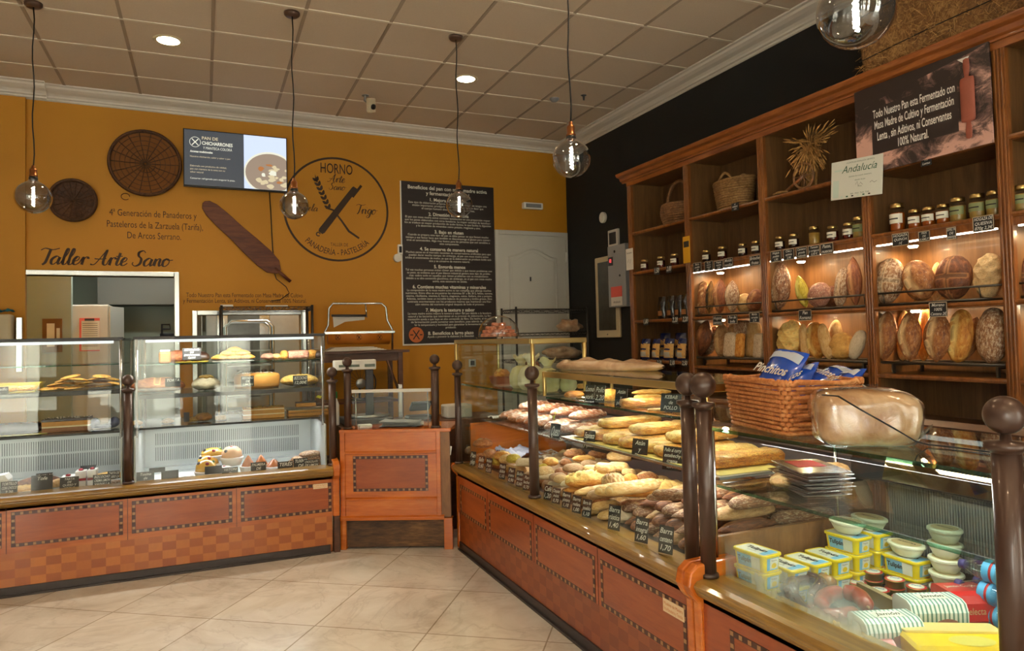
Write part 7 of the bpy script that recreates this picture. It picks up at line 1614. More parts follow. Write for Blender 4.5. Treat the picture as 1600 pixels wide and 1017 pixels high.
# ------------------------------------------------------------------ pastries in the left cases
gL = 'pastries in the left glass cases'
def lroll(px, pb, zs_, lpx, hpx, kind, mat_, label, y=-1.42, dep=.75, yaw=0, nm='pastry', cat='pastry', seed=0, group=gL, x=None):
    P = aty(px, pb, y); s_ = (P-CAM).dot(FW)/1116.35; L = lpx*s_; H = hpx*s_; W = L*dep if dep < 2 else dep-2
    return bread(nm, kind, mat_, L, W, H, (P.x if x is None else x, y, zs_+.001), Rz(yaw), label, cat, group, seed)
def lbox(px0, px1, zs_, h, mats, nm, label, cat, y=-1.42, dep=.12, layers=None, group=gL, top=None):
    """straight-cut cake: stacked layers"""
    a = aty(px0, 650, y); b = aty(px1, 650, y); t_ = thing(nm, label, cat, ((a.x+b.x)/2, y, zs_+.001), group=group); z = 0
    for i, (m, f, n_) in enumerate(layers):
        mb = MB(); mb.box((a.x, y-dep/2, zs_+.001+z*h), (b.x, y+dep/2, zs_+.001+(z+f)*h)); mb.build(n_, m, t_, .002); z += f
    if top: top(t_, a.x, b.x, y, dep, zs_+.001+h)
    return t_
rr = random.Random(21)
def crumbs(mat_, n, sz, name='crumbs'):
    def f(t_, x0, x1, y, dep, z):
        mb = MB()
        for i in range(n): mb.ob((rr.uniform(x0, x1), rr.uniform(y-dep/2, y+dep/2), z+sz*.3), (sz*rr.uniform(.6, 1.4), sz, sz*.8), Euler((rr.random()*3, rr.random()*3, rr.random()*3)))
        o = mb.build(name, mat_, t_); o['kind'] = 'stuff'
    return f
# left case, upper shelf z 1.175
def cookie(px, py, z, r, tilt, lab, seed):
    P = aty(px, py, -1.44); bread('nut_tart', 'round', 'cookie', r*2.1, r*2.1, .019, (P.x, -1.44+rr.uniform(-.05, .05), z), (Matrix.Rotation(tilt, 3, 'Y') @ Matrix.Rotation(rr.uniform(-.12, .12), 3, 'X')), lab, 'pastry', 'flat nut tarts piled in the left glass case', seed)
for i, (px, dz, r, ti) in enumerate(((76, .001, .055, 0), (96, .005, .058, .1), (118, .004, .058, -.1), (142, .004, .058, .05), (168, .004, .056, -.05), (182, .018, .050, .25), (88, .025, .052, -.15), (108, .030, .055, .1), (132, .028, .055, -.08), (158, .030, .055, .1), (100, .052, .058, -.25), (122, .056, .056, .12), (150, .052, .056, -.15), (172, .046, .052, .15), (112, .074, .056, -.2), (160, .070, .052, .1))):
    cookie(px, 610, 1.176+dz, r, ti, 'round flat nut tart in the left case, %s placed of the %s' % (ORD[i if i < 6 else i-6 if i < 10 else i-10], 'bottom layer' if i < 6 else 'second layer' if i < 10 else 'upper layers'), i % 4)
a = aty(0, 600, -1.44); b = aty(58, 600, -1.44)
t = thing('pastry_box', 'open yellow-lined box tray with flaky pastries at the left photo edge', 'pastry box', ((a.x+b.x)/2-.05, -1.44, 1.176))
MB().box((a.x-.2, -1.53, 1.176), (b.x, -1.35, 1.180)).prism([(0, 0), (.03, .055), (.034, .055), (.004, 0)], (b.x, -1.53, 1.176), (1,0,0), (0,0,1), (0, .18, 0)).box((a.x-.2, -1.354, 1.176), (b.x+.02, -1.35, 1.23)).build('tray', plain('boxgold', (196, 176, 60), .3, .3), t)
for i in range(3): bread('flaky_pastry', 'pastry', 'puff', .12, .10, .035, (b.x-.05-.10*i, -1.45, 1.181), Rz(1.57), 'flaky golden pastry in the yellow box, %s from the right' % ORD[i], 'pastry', gL, i)
def lsign(px0, py0, px1, py1, lines, lab, y=-1.70, face=(0, -1, 0), tilt=.12):
    p0 = aty(px0, py1, y); p1 = aty(px1, py1, y); t0 = aty((px0+px1)/2, py0, y)
    sign(lines, ((p0.x+p1.x)/2, y, (p0.z+p1.z)/2), p1.x-p0.x, max(t0.z-p0.z, .03), face, tilt, lab, group='chalk signs in the left glass cases')
lsign(-18, 604, 13, 619, ['Arropillo', '0'], 'chalk sign cut by the left photo edge in front of the flaky pastries', -1.60)
# third shelf z .905
for i, (x_, w_) in enumerate(((.50, .30),)):
    t = thing('chocolate_log', 'dark nut-covered chocolate log with a dusted end at the left photo edge', 'cake', (x_, -1.42, .906), group=gL)
    mb = MB(); mb.grid(30, 24, lambda u, v: Vector((.22+.56*u, -1.42+.052*(max(.02, 1-abs(2*u-1)**8))**.5*math.cos(2*PI*v)*(1+.1*noise.noise(Vector((u*20, math.cos(2*PI*v)*3, math.sin(2*PI*v)*3)))), .942+.036*(max(.02, 1-abs(2*u-1)**8))**.5*math.sin(2*PI*v)*(1+.2*noise.noise(Vector((u*24, 3+math.cos(2*PI*v)*3, 4)))))), cv=True); mb.build('log', 'chocolate', t)
    crumbs('nut', 90, .006)(t, .24, .76, -1.42, .06, .972); MB().box((.2, -1.50, .906), (.80, -1.34, .909)).build('paper_base', 'boxgold', t)
lbox(68, 143, .905, .085, 0, 'layer_cake', 'brown layered cake bar with cream middle and glazed top', 'cake', dep=.13, layers=(('nut', .35, 'base'), ('creamfill', .12, 'cream_layer'), ('sponge', .33, 'sponge_layer'), ('chocolate', .20, 'glaze')), top=crumbs('icing', 40, .005))
for i, (px, lab) in enumerate(((147, 'purple foil wrapped roll upright beside the layered cake'), (178, 'purple foil wrapped roll standing at the right end of the shelf'))):
    P = aty(px, 655, -1.42); mb = MB(); mb.tube([Vector((P.x+.012*(.3+k*.045)*math.cos(k*.5)*1.0, -1.42, .945+.012*(.3+k*.045)*math.sin(k*.5)*1.0)) for k in range(50)], .006, 5)
    mb.cyl((P.x, -1.44, .944), (P.x, -1.36, .944), .032, 18); single(mb, 'foil_roll', 'purplefoil', lab, 'wrapped cake', gL)
P = aty(163, 660, -1.42); lroll(163, 664, .905, 32, 7, 'smooth', 'purplefoil', 'flat purple foil packet lying between the two foil rolls', dep=.5, nm='foil_packet', cat='wrapped cake')
# bottom of the left case
zf = .536; yb = -1.50
lroll(40, 760, zf, 40, 14, 'flower', 'puff', 'yellow and cream pastry behind the first price sign', y=yb, dep=.7, seed=1); lroll(62, 757, zf+.02, 62, 16, 'round', 'darkcrust', 'wide brown cake with cream top behind the second sign', y=-1.40, dep=.7, seed=2); lroll(92, 752, zf+.02, 26, 14, 'tri', 'palecrust', 'pale cake wedge behind the tofe sign', y=yb, seed=2); lroll(48, 768, zf, 40, 10, 'flower', 'goldcrust', 'low yellow pastry in front near the left photo edge', y=-1.62, dep=.6, seed=3)
t = thing('white_box', 'white cardboard pastry box at the bottom left of the left case', 'box', (aty(8, 750, -1.45).x, -1.45, zf)); q = aty(17, 750, -1.45).x; MB().box((q-.12, -1.52, zf), (q, -1.40, zf+.10)).build('box', 'white', t, .004); MB().prism([(0, 0), (.12, 0), (.10, .03), (.02, .02)], (q-.12, -1.52, zf+.10), (1,0,0), (0,0,1), (0, .12, 0)).build('lid', 'white', t)
def slice_(px0, px1, lab, red, h=.085, y=-1.46, z=None):
    a = aty(px0, 750, y); b = aty(px1, 750, y); t_ = thing('cake_slice', lab, 'cake', ((a.x+b.x)/2, y, zf), group=gL); z = zf if z is None else z
    MB().box((a.x, y-.05, z), (b.x, y+.05, z+h*.4)).build('sponge', 'icing', t_, .003); MB().box((a.x, y-.05, z+h*.4), (b.x, y+.05, z+h*.55)).build('jam_layer', 'berry', t_, .002); MB().box((a.x, y-.05, z+h*.55), (b.x, y+.05, z+h)).build('cream', 'icing', t_, .004)
    for k in range(red): MB().ball((a.x+(b.x-a.x)*(k+.5)/red, y-.02+.02*(k % 2), z+h+.006), .013, 8, sc=(1.2, 1, .7)).build('berry', 'berry', t_)
slice_(97, 118, 'white cream cake slice with red berries, left one of three', 1); slice_(119, 136, 'white cream cake slice with red berries, middle one of three', 1, .105, -1.40); slice_(138, 152, 'white cream cake slice with dark red berries, right one of three', 1, .11, -1.42)
lroll(170, 749, zf+.03, 44, 12, 'round', 'cookie', 'wide glazed brown tart at the right of the left case floor', y=-1.42, dep=.8); lroll(178, 762, zf, 32, 12, 'smooth', 'floured', 'whitish roll in front of the brown tart', y=-1.58, dep=.6)
for d in ((0,751,27,773,['TORTILLO','CON CHOCO','2,20'],'chalk sign reading 2,20 at the bottom left photo edge'), (48,741,82,769,['Tofe','',''],'large chalk sign reading tofe in the left case'), (56,738,82,752,['TARTA DE'],'chalk sign reading tarta behind the tofe sign', -1.64), (93,744,123,766,['TARTA','DE','QUESO Y','YOGUR'],'chalk sign reading tarta de queso y yogur'), (145,740,173,760,['BIZCOCHO','CREMA LIMON','VAINILLA'],'chalk sign reading crema limon in the left case'), (125,726,150,738,[''],'blank dark sign behind the berry cake slices', -1.38), (168,735,187,748,['TARTA DE','QUESO 2,4'],'small chalk sign at the right end of the left case', -1.66)):
    lsign(*d[:6], *(d[6:] or ())) if len(d) == 6 else lsign(*d)
# right-hand pastry case: upper glass shelf z 1.325
t = thing('glass_jar', 'square brown jar on the top shelf of the bright pastry case', 'jar', (aty(258, 560, -1.45).x, -1.45, 1.326)); x_ = aty(258, 560, -1.45).x
MB().box((x_-.038, -1.49, 1.326), (x_+.038, -1.41, 1.405)).build('jar_body', plain('toffee', (150, 96, 40), .25, coat=.4), t, .012); MB().box((x_-.03, -1.482, 1.405), (x_+.03, -1.418, 1.418)).build('lid', 'white', t, .004)
lroll(277, 561, 1.325, 34, 20, 'smooth', 'redbread', 'round brown and white cake left of the top shelf sign', dep=.8, nm='cake', cat='cake')
lroll(312, 561, 1.325, 30, 17, 'smooth', 'chocolate', 'dark wrapped cake behind the top shelf sign', dep=.8, nm='cake', cat='cake')
single(MB().lathe([(0, 0), (.10, .001), (.11, .008), (.10, .01), (0, .006)], (aty(300, 562, -1.45).x, -1.45, 1.3255), 28), 'cake_plate', 'boxgold', 'round gold plate under the cakes on the top glass shelf', 'plate')
lsign(285, 543, 314, 562, ['BIZCOCHO', 'DE', 'ZANAHORIA', '12,00€'], 'chalk sign reading zanahoria on the top shelf of the bright case', -1.56)
single(MB().box((aty(332, 562, -1.45).x, -1.55, 1.3255), (aty(396, 562, -1.45).x, -1.33, 1.331)), 'pastry_tray', 'brushed', 'steel tray under the golden puff pastries', 'tray')
for i, (px, dz, l_) in enumerate(((345, 0, 30), (366, 0, 30), (385, 0, 28), (358, .028, 28), (378, .028, 28), (367, .05, 26))):
    lroll(px, 560, 1.332+dz, l_, 10, 'batard', 'puff', 'golden puff pastry on the steel tray, %s' % ('bottom left', 'bottom middle', 'bottom right', 'second layer left', 'second layer right', 'topmost')[i], dep=.8, seed=i, yaw=.3)
for i, (px, l_, h, k_, m_, lab) in enumerate(((419, 22, 11, 'flower', 'pinkcrust', 'pinkish wrapped pastry left of the yellow muffin'), (432, 16, 10, 'flower', 'pastrysugar', 'small sugared pastry beside the yellow muffin'), (444, 14, 14, 'smooth', 'puff', 'yellow muffin in the middle of the top glass shelf'), (466, 32, 14, 'block', 'pinkcrust', 'layered pink sandwich cake right of the yellow muffin'), (486, 24, 14, 'tri', 'puff', 'golden pastry cone at the right end of the top glass shelf'), (498, 14, 12, 'smooth', 'chocolate', 'dark glazed pastry at the right end of the top glass shelf'))):
    lroll(px, 558, 1.325, l_, h, k_, m_, lab, dep=.8, seed=i)
# second shelf z 1.125
lroll(247, 604, 1.125, 78, 24, 'cross', 'redbread', 'big glossy brown domed bread on the middle shelf', y=-1.40, dep=.8, nm='sweet_bread', cat='bread')
lsign(258, 590, 282, 604, ['TORTA', ''], 'dark sign under the domed brown bread', -1.60)
lroll(322, 603, 1.125, 42, 22, 'flower', 'whiteroll', 'white meringue cake topped with nuts on the middle shelf', y=-1.40, dep=.9, nm='meringue_cake', cat='cake')
lroll(322, 583, 1.205, 22, 7, 'flower', 'cookie', 'heap of nut flakes on top of the white meringue cake', y=-1.40, dep=.9, nm='nut_topping', cat='topping')
P = aty(402, 605, -1.38)
t = thing('sponge_cake', 'large golden round sponge cake on the middle shelf of the bright case', 'cake', (P.x, -1.36, 1.126), group=gL)
MB().lathe([(0, 0), (.148, .0), (.156, .02), (.158, .085), (.150, .098), (.12, .105), (.05, .108), (0, .108)], (P.x, -1.36, 1.127), 40).build('sponge', 'spongegold' if plain('spongegold', (204, 138, 62), .7, var=.2, vs=18) else 0, t); crumbs('icing', 120, .004, 'sugar_grains')(t, P.x-.10, P.x+.10, -1.36, .20, 1.234)
for i in range(5): MB().ball((P.x-.11+.055*i, -1.28, 1.245), .016, 8, sc=(1.3, 1, .8)).build('chocolate_truffle', 'chocolate', t)
lsign(377, 587, 397, 604, ['BIZCOCHO', 'DE', 'LIMÓN'], 'chalk sign leaning on the golden sponge cake', -1.60)
lroll(468, 603, 1.125, 58, 19, 'flower', 'cookie', 'nut covered brown cake at the right end of the middle shelf', y=-1.38, dep=.8, nm='nut_cake', cat='cake')
lsign(458, 586, 481, 602, ['BIZCOCHO', '12,00€'], 'chalk sign in front of the nut covered cake', -1.60)
# third shelf z .912
lbox(379, 443, .912, .075, 0, 'cream_slice', 'yellow layered cake bar with crumb topping on the third shelf', 'cake', dep=.14, layers=(('sponge', .35, 'base'), ('creamfill', .1, 'cream_layer'), ('sponge', .35, 'upper_sponge'), ('creamfill', .1, 'custard_layer'), ('sponge', .1, 'top')), top=crumbs('puffcrumb' if plain('puffcrumb', (222, 180, 84), .6) else 0, 120, .006))
lbox(449, 510, .912, .045, 0, 'cream_slice', 'row of cut cake squares at the right end of the third shelf', 'cake', dep=.14, layers=(('sponge', .5, 'base'), ('chocolate', .08, 'dark_layer'), ('sponge', .34, 'upper_sponge'), ('creamfill', .08, 'top')))
a = aty(444, 635, -1.42); b = aty(515, 635, -1.42); sheet(a.x, b.x, -1.50, -1.34, .962, .010, 'cake_card', 'icing', 'white paper card lying on the row of cut cake squares', 'paper', 4)
lbox(462, 493, .975, .035, 0, 'cake_square', 'three small chocolate topped cake squares on the white card', 'cake', dep=.06, layers=(('sponge', .75, 'base'), ('chocolate', .25, 'glaze')))
for px, lab in ((213, 'small cream wedge alone at the left end of the third shelf'), (262, 'small pale cake piece left of the little sign')): lroll(px, 658, .912, 18, 8, 'tri', 'palecrust', lab, dep=.7)
lroll(302, 659, .912, 16, 8, 'round', 'cookie', 'small brown tartlet beside the little black sign', dep=.8); lroll(318, 658, .912, 26, 14, 'flower', 'pastry', 'golden crumbly pastry in the middle of the third shelf', dep=.7); lroll(345, 657, .912, 16, 8, 'block', 'palecrust', 'pale square cake piece left of the long yellow bar', dep=.7)
lsign(287, 644, 296, 659, [''], 'narrow black sign on the third shelf of the bright case', -1.56)
P = aty(499, 621, -1.6); single(MB().add([(P.x-.02, -1.56, P.z), (P.x+.015, -1.56, P.z-.012), (P.x+.02, -1.56, P.z+.008), (P.x-.005, -1.56, P.z+.014)], [(0, 1, 2, 3)]).cyl((P.x+.02, -1.558, P.z), (P.x+.045, -1.558, P.z+.10), .001, 4), 'shelf_tag', plain('tagyellow', (226, 220, 60), .5), 'tiny yellow tag hanging near the right end of the bright case', 'tag')
# case floor: fruit tartlets, cones, cookies
def tartlet(px, pb, z, w_, h_, lab, top, fruits, y=-1.5):
    P = aty(px, pb, y); s_ = (P-CAM).dot(FW)/1116.35; r = w_*s_/2; h = h_*s_
    t_ = thing('fruit_tartlet', lab, 'tartlet', (P.x, y, z), group='fruit tartlets on the case floor')
    MB().lathe([(0, 0), (r*.75, 0), (r, h*.35), (r*1.05, h*.42), (r*.95, h*.45)], (P.x, y, z), 20).build('paper_cup', 'icing', t_)
    MB().lathe([(r*.95, h*.42), (r*.85, h*.75), (r*.5, h*.95), (0, h)], (P.x, y, z), 20).build('custard', top, t_)
    for k, (u, v, m) in enumerate(fruits): MB().ball((P.x+r*u, y-r*v, z+h*(.95-.25*(u*u+v*v))), r*.16, 7).build('fruit', m, t_)
plain('custard', (222, 170, 60), .25, coat=.5); plain('kiwi', (70, 110, 40), .3); plain('blackberry', (36, 20, 30), .3); plain('meringue', (220, 170, 120), .5, var=.15)
F1 = ((-.6, .3, 'blackberry'), (.1, .7, 'berry'), (.6, .1, 'kiwi')); F2 = ((0, .2, 'berry'), (-.5, .6, 'blackberry'))
tartlet(322, 742, zf, 34, 30, 'yellow fruit tartlet in front on the floor of the bright case', 'custard', F1, -1.56); tartlet(325, 728, zf+.035, 34, 26, 'yellow fruit tartlet stacked behind the front one', 'custard', F1, -1.46); tartlet(332, 715, zf+.10, 36, 20, 'yellow fruit tartlet highest at the left of the tartlets', 'custard', F1, -1.42); tartlet(362, 722, zf+.06, 34, 30, 'large domed peach tartlet with a berry on top', 'meringue', F2, -1.45); tartlet(350, 742, zf, 32, 18, 'low tartlet between two dark signs', 'icing', F2, -1.56)
def cone(px, pb, lab, m, y=-1.5, h=.13, tw=.05):
    P = aty(px, pb, y); t_ = thing('wrapped_cone', lab, 'pastry', (P.x, y, zf), group='paper wrapped cones on the case floor')
    MB().lathe([(tw*.8, 0), (tw, h*.35), (tw*.7, h*.6), (tw*.25, h*.9), (0, h)], (P.x, y, zf), 12).build('pastry', m, t_); MB().lathe([(tw*.95, 0), (tw*1.25, h*.42)], (P.x, y, zf), 9, sm=False).build('paper_wrap', 'icing', t_)
cone(388, 742, 'brown pointed pastry cone in white paper, left of three', 'goldcrust' if 0 else 'caramel'); cone(408, 740, 'brown pointed pastry cone in white paper, middle of three', 'caramel', -1.46, .12); cone(428, 738, 'orange wrapped cone with pink paper, right of three', 'caramel', -1.50, .09, .06)
for i, (px, z_, w_) in enumerate(((448, 0, 30), (462, .02, 30), (480, 0, 32), (500, .0, 34), (472, .045, 34), (492, .045, 36), (508, .03, 22), (485, .075, 34))): lroll(px, 735, zf+.001+z_, w_, 9, 'smooth', 'floured', 'greyish floured biscuit in the heap at the right floor end, %s from the bottom left' % ORD[i], y=-1.46, dep=.8, nm='floured_biscuit', cat='biscuit', seed=i % 3, group='floured biscuits in the bright case')
a = aty(230, 745, -1.45); b = aty(318, 745, -1.45); sheet(a.x, b.x, -1.52, -1.30, zf+.002, .03, 'pastry_paper', 'icing', 'crumpled white paper on the floor of the bright case', 'paper', 8)
for d in ((213,736,241,757,['Tuxino','de','LIMÓN 2,20'],'chalk sign reading limón at the left floor of the bright case'), (252,734,279,756,['','',''],'blank chalk sign on the left floor of the bright case'), (233,731,258,738,[''],'blank dark sign half hidden behind two other signs', -1.62), (320,727,347,740,[''],'blank chalk sign among the fruit tartlets', -1.66), (347,729,372,748,['VISTONI','de','MERENGUE'],'chalk sign in front of the domed peach tartlet'), (392,721,416,742,['PALMERA','DE','CHOCOLATE'],'chalk sign in front of the wrapped cones'), (434,720,458,738,['TERÉS',''],'chalk sign left of the floured biscuits'), (459,715,481,732,['TUXINO','DE'],'chalk sign among the floured biscuits, set back', -1.66), (475,717,498,735,['CHOCOLATE','DE LIMON','Y FRAMBUESA'],'chalk sign at the right end of the bright case floor')): lsign(*d)
# ------------------------------------------------------------------ behind the counters
def wirerack(x0, x1, y0, y1, zs_, ztop, label, front_only=False):
    t_ = thing('wire_rack', label, 'rack', ((x0+x1)/2, (y0+y1)/2, 0), group='black wire racks')
    each('rack_post', 'blackmetal', t_, [('cyl', (x, y, 0), (x, y, ztop), .0125, 8) for x in (x0, x1) for y in (y0, y1)])
    for z in zs_:
        mb = MB(); P4 = [(x0, y0), (x1, y0), (x1, y1), (x0, y1)]
        for dz in (0, -.032): mb.tube([(a, b, z+dz) for a, b in P4], .004, 5, closed=True, sm=False)
        for k in range(4):
            (ax, ay), (bx, by) = P4[k], P4[(k+1) % 4]; n = 14
            mb.tube([(ax+(bx-ax)*i/n, ay+(by-ay)*i/n, z-.032*(i % 2)) for i in range(n+1)], .0025, 4)
        for i in range(1, 16): mb.cyl((x0+(x1-x0)*i/16, y0, z), (x0+(x1-x0)*i/16, y1, z), .002, 4)
        mb.build('wire_shelf', 'blackmetal', t_)
    return t_
wirerack(1.87, 2.67, .12, .48, (1.785, 1.3, .8, .3), 1.80, 'black wire rack standing before the steel framed hatch')
P = aty(355, 478, .25); single(MB().box((P.x-.06, .2, 1.788), (P.x+.05, .3, 1.81)), 'plastic_strip', 'white', 'small white strip lying on the left top of the wire rack', 'plastic strip', bevel=.004)
P = aty(432, 476, .25); single(MB().box((P.x-.10, .2, 1.788), (P.x+.10, .28, 1.803)), 'power_strip', 'white', 'white power strip lying on top of the wire rack', 'power strip', bevel=.004)
wirerack(4.76, 5.62, .05, .45, (1.745, 1.49, 1.20, .9, .5), 1.77, 'black wire rack standing in front of the white door')
P = aty(896, 497, .25); blob((P.x-.05, .25, 1.49+.07), (.13, .10, .075), 'paperbag', 'bag_of_bread', 'brown paper bag of bread on the middle shelf of the door rack', 'bag', amp=.4, base=1.491, seed=2)
P = aty(880, 546, .25); blob((P.x-.02, .25, 1.20+.06), (.20, .10, .07), 'paperbag', 'bag_of_bread', 'flat brown bag of loaves on the lower shelf of the door rack', 'bag', amp=.4, base=1.201, seed=7)
# wooden table with paper dispenser and scale
t = thing('wooden_table', 'dark wooden side table against the yellow wall carrying the paper roll stand', 'table', (3.12, .3, 0))
MB().box((2.66, .06, 1.325), (3.60, .58, 1.35)).build('table_top', 'tablewood', t, .003); MB().box((2.72, .10, 1.245), (3.53, .12, 1.325)).box((2.72, .52, 1.245), (3.53, .54, 1.325)).build('apron', 'tablewood', t, .002)
each('leg', 'tablewood', t, [('box', (x, y, 0), (x+.045, y+.045, 1.325)) for x in (2.70, 3.49) for y in (.085, .51)])
MB().box((2.72, .12, .84), (3.50, .54, .86)).build('lower_shelf', 'tablewood', t); MB().tube([(3.38, .10, 1.25), (3.49, .10, .95)], .012, 6).build('brace', 'tablewood', t)
t = thing('paper_roll_stand', 'chrome paper dispenser with a printed orange roll on the side table', 'paper dispenser', (3.1, .25, 1.35))
A3 = lambda px, py: aty(px, py, .25)
pts = [A3(506, 546), A3(506, 522), A3(513, 508), A3(514, 482), A3(520, 474), A3(596, 474), A3(603, 480), A3(605, 500), A3(613, 515), A3(613, 543)]
pts[0].z = 1.352; pts[-1].z = 1.352; MB().tube(pts, .011, 8).build('chrome_frame', 'steel', t)
MB().tube([A3(571, 474), A3(573, 496)], .008, 8).build('divider_rod', 'steel', t); MB().cyl(A3(518, 493), A3(572, 493), .012, 10).build('upper_bar', 'darkgrey', t)
q0, q1 = A3(520, 495), A3(570, 494); MB().add([q0, q1, q1+Vector((0, .01, -.035)), q0+Vector((.12, .012, -.05)), q0+Vector((.01, .012, -.105))], [(0, 1, 2, 3, 4)]).build('paper_end', 'paper', t)
q0, q1 = A3(508, 528), A3(612, 528); c_ = Vector((0, .0, 0)); rl = MB().cyl(q0+Vector((.03, .03, 0)), q1+Vector((-.02, .03, 0)), .062, 24).build('paper_roll', 'rollorange' if plain('rollorange', (196, 116, 24), .55) else 0, t)
mb = MB()
for px in (527, 560, 592):
    o_ = A3(px, 527)+Vector((0, -.0335, .0))
    mb.ribbon([(.026*math.cos(2*PI*i/20), .026*math.sin(2*PI*i/20)) for i in range(20)], .003, o_, (1,0,0), (0,0,1), 0, True)
    for sg in (1, -1): mb.ribbon([(-.014*sg, -.018), (.014*sg, .018)], .005, o_, (1,0,0), (0,0,1), 0)
mb.build('printed_emblems', 'ink', rl)
q0, q1 = A3(505, 521), A3(614, 519); MB().box((q0.x, .16, q0.z-.010), (q1.x, .175, q0.z+.016)).build('cutting_bar', 'steel', t, .003)
mb = MB().box((2.80, .12, 1.352), (3.38, .46, 1.358))
for i in range(4): mb.box((2.82+.02*i, .14+.01*i, 1.358+.008*i), (3.36-.03*i, .44, 1.365+.008*i))
single(mb, 'paper_sheets', 'paper', 'stack of white wrapping sheets lying on the side table', 'paper', bevel=.002)
# counter scale behind the till counter
t = thing('shop_scale', 'shop scale with a white display head on a dark column', 'scale', (2.86, -1.45, .83))
A4 = lambda px, py: aty(px, py, -1.45)
q0, q1 = A4(521, 579), A4(586, 561); MB().box((q0.x, -1.49, q0.z), (q1.x, -1.41, q1.z)).build('display_head', 'offwhite', t, .008)
a, b = A4(528, 574), A4(560, 569); MB().box((a.x, -1.4925, a.z), (b.x, -1.490, b.z)).build('display_window', 'greendisplay' if plain('greendisplay', (60, 66, 40), .2) else 0, t)
a, b = A4(568, 573), A4(584, 568); MB().box((a.x, -1.4925, a.z), (b.x, -1.490, b.z)).build('price_window', 'greendisplay', t)
a, b = A4(571, 580), A4(584, 665); MB().box((a.x, -1.47, .86), (b.x, -1.43, q0.z)).build('column', 'darkgrey', t, .004); MB().box((2.66, -1.60, .83), (3.02, -1.30, .875)).build('base', 'darkgrey', t, .01)
MB().lathe([(0, 0), (.15, .002), (.16, .01), (0, .012)], (2.86, -1.45, .876), 28).build('weighing_plate', 'brushed', t)
t = thing('counter_shelf', 'low wooden back counter standing behind the till scale', 'counter', (2.95, -1.35, 0))
MB().box((2.62, -1.66, .79), (3.9, -1.20, .829)).build('top', 'darkwood', t, .004); MB().box((2.64, -1.64, 0), (3.88, -1.22, .79)).build('body', 'darkwood', t)
t = thing('round_fan', 'round dark fan with a silver hub behind the scale column', 'fan', (A3(560, 605).x, .2, .86)); c = aty(563, 606, .2); c.z = max(c.z, 1.03)
MB().tube([c+Vector((.155*math.cos(2*PI*i/32), 0, .155*math.sin(2*PI*i/32))) for i in range(32)], .006, 6, closed=True).build('guard_ring', 'blackmetal', t)
mb = MB()
for i in range(20): a = 2*PI*i/20; mb.tube([c+Vector((.05*math.cos(a), -.02, .05*math.sin(a))), c+Vector((.155*math.cos(a), 0, .155*math.sin(a)))], .002, 4)
mb.build('guard_wires', 'blackmetal', t); mb = MB(); mb.lathe([(0, 0), (.045, .0), (.05, .012), (.04, .02), (0, .022)], (0,0,0), 24); mb.xf(Matrix.Translation(c+Vector((0, -.02, 0))) @ Matrix.Rotation(PI/2, 4, 'X')); mb.build('hub', 'brushed', t)
MB().cyl((c.x, c.y+.03, .862), (c.x, c.y+.03, c.z), .012, 8).lathe([(.08, .861), (.08, .872), (.02, .88)], (c.x, c.y+.03, 0), 20).build('stand', 'blackmetal', t)
P = aty(528, 668, -1.62)
t = thing('spray_bottle', 'white plastic bottle with a green cap beside the scale', 'bottle', (P.x, -1.50, .83)); MB().lathe([(0, 0), (.03, .002), (.032, .02), (.032, .15), (.016, .20), (.014, .21)], (P.x, -1.50, .83), 18).build('bottle_body', 'white', t); MB().lathe([(.017, .20), (.02, .205), (.02, .245), (.012, .25), (0, .25)], (P.x, -1.50, .83), 16).build('cap', 'green', t)
# newspapers on the till counter
t = thing('newspaper_stack', 'loose pile of folded newspapers lying on the orange till counter', 'newspapers', (3.05, -1.93, .831))
rr = random.Random(8)
for i in range(6):
    cx, cy, rz = FG.p(.40, 0, -.17).x+rr.uniform(-.015, .02), FG.p(.40, 0, -.17).y+rr.uniform(-.01, .01), -.35+rr.uniform(-.25, .25)
    mb = MB(); fn = lambda u, v, o=0: Vector((cx, cy, .831+.0065*i+o)) + Rz(rz) @ Vector(((u-.5)*.27, (v-.5)*.17, .004*math.sin(u*7+i)*(u > .7)+.008*max(0, .15-u)*6*(i > 3)))
    mb.grid(12, 8, lambda u, v: fn(u, v, .006)); mb.grid(12, 8, lambda u, v: fn(1-u, v, 0)); mb.build('newspaper', 'newsprint' if i % 2 else 'paper', t) if 'newsprint' in _M else (plain('newsprint', (164, 168, 176), .7, var=.3, vs=40), mb.build('newspaper', 'newsprint', t))
P = FG.p(.15, 0, -.10); single(MB().box((P.x-.045, P.y-.03, .8305), (P.x+.045, P.y+.03, .855)), 'small_box', 'paper', 'small white box on the till counter at the foot of the left post', 'box', bevel=.002)
t = thing('card_terminal', 'dark card terminal on a stand behind the newspapers', 'card terminal', (3.28, -1.45, .83)); MB().box((3.16, -1.52, .83), (3.36, -1.38, .86)).build('base', 'black', t, .01); MB().ob((3.27, -1.45, .93), (.16, .11, .03), Euler((-.6, 0, 0))).build('terminal', 'black', t, .008); MB().box((3.12, -1.36, .83), (3.15, -1.34, 1.10)).build('stand_rod', 'steel', t)
single(MB().box((3.45, -1.56, .8295), (3.66, -1.40, .93)), 'receipt_printer', 'offwhite', 'white till printer near the raised glass box', 'printer', bevel=.01)
single(MB().prism([(0, 0), (.05, .0), (.045, .08), (-.01, .06)], (3.292, -2.115, .64), (-.9, .43, 0), (0,0,1), (.43, .9, 0) if 0 else (-.002, -.004, 0)), 'paper_scrap', 'paper', 'torn white paper scrap stuck at the side board of the till counter', 'paper')
# wall socket beyond the raised case
P = atw(738, 567, .006); single(MB().ob(P, (.085, .012, .085), Euler((0, 0, WANG))).ob(P+WN*.006, (.05, .006, .05), Euler((0, 0, WANG)), 1), 'wall_socket', ['offwhite', 'darkgrey'], 'square wall socket seen through the raised glass box', 'socket', bevel=.002)
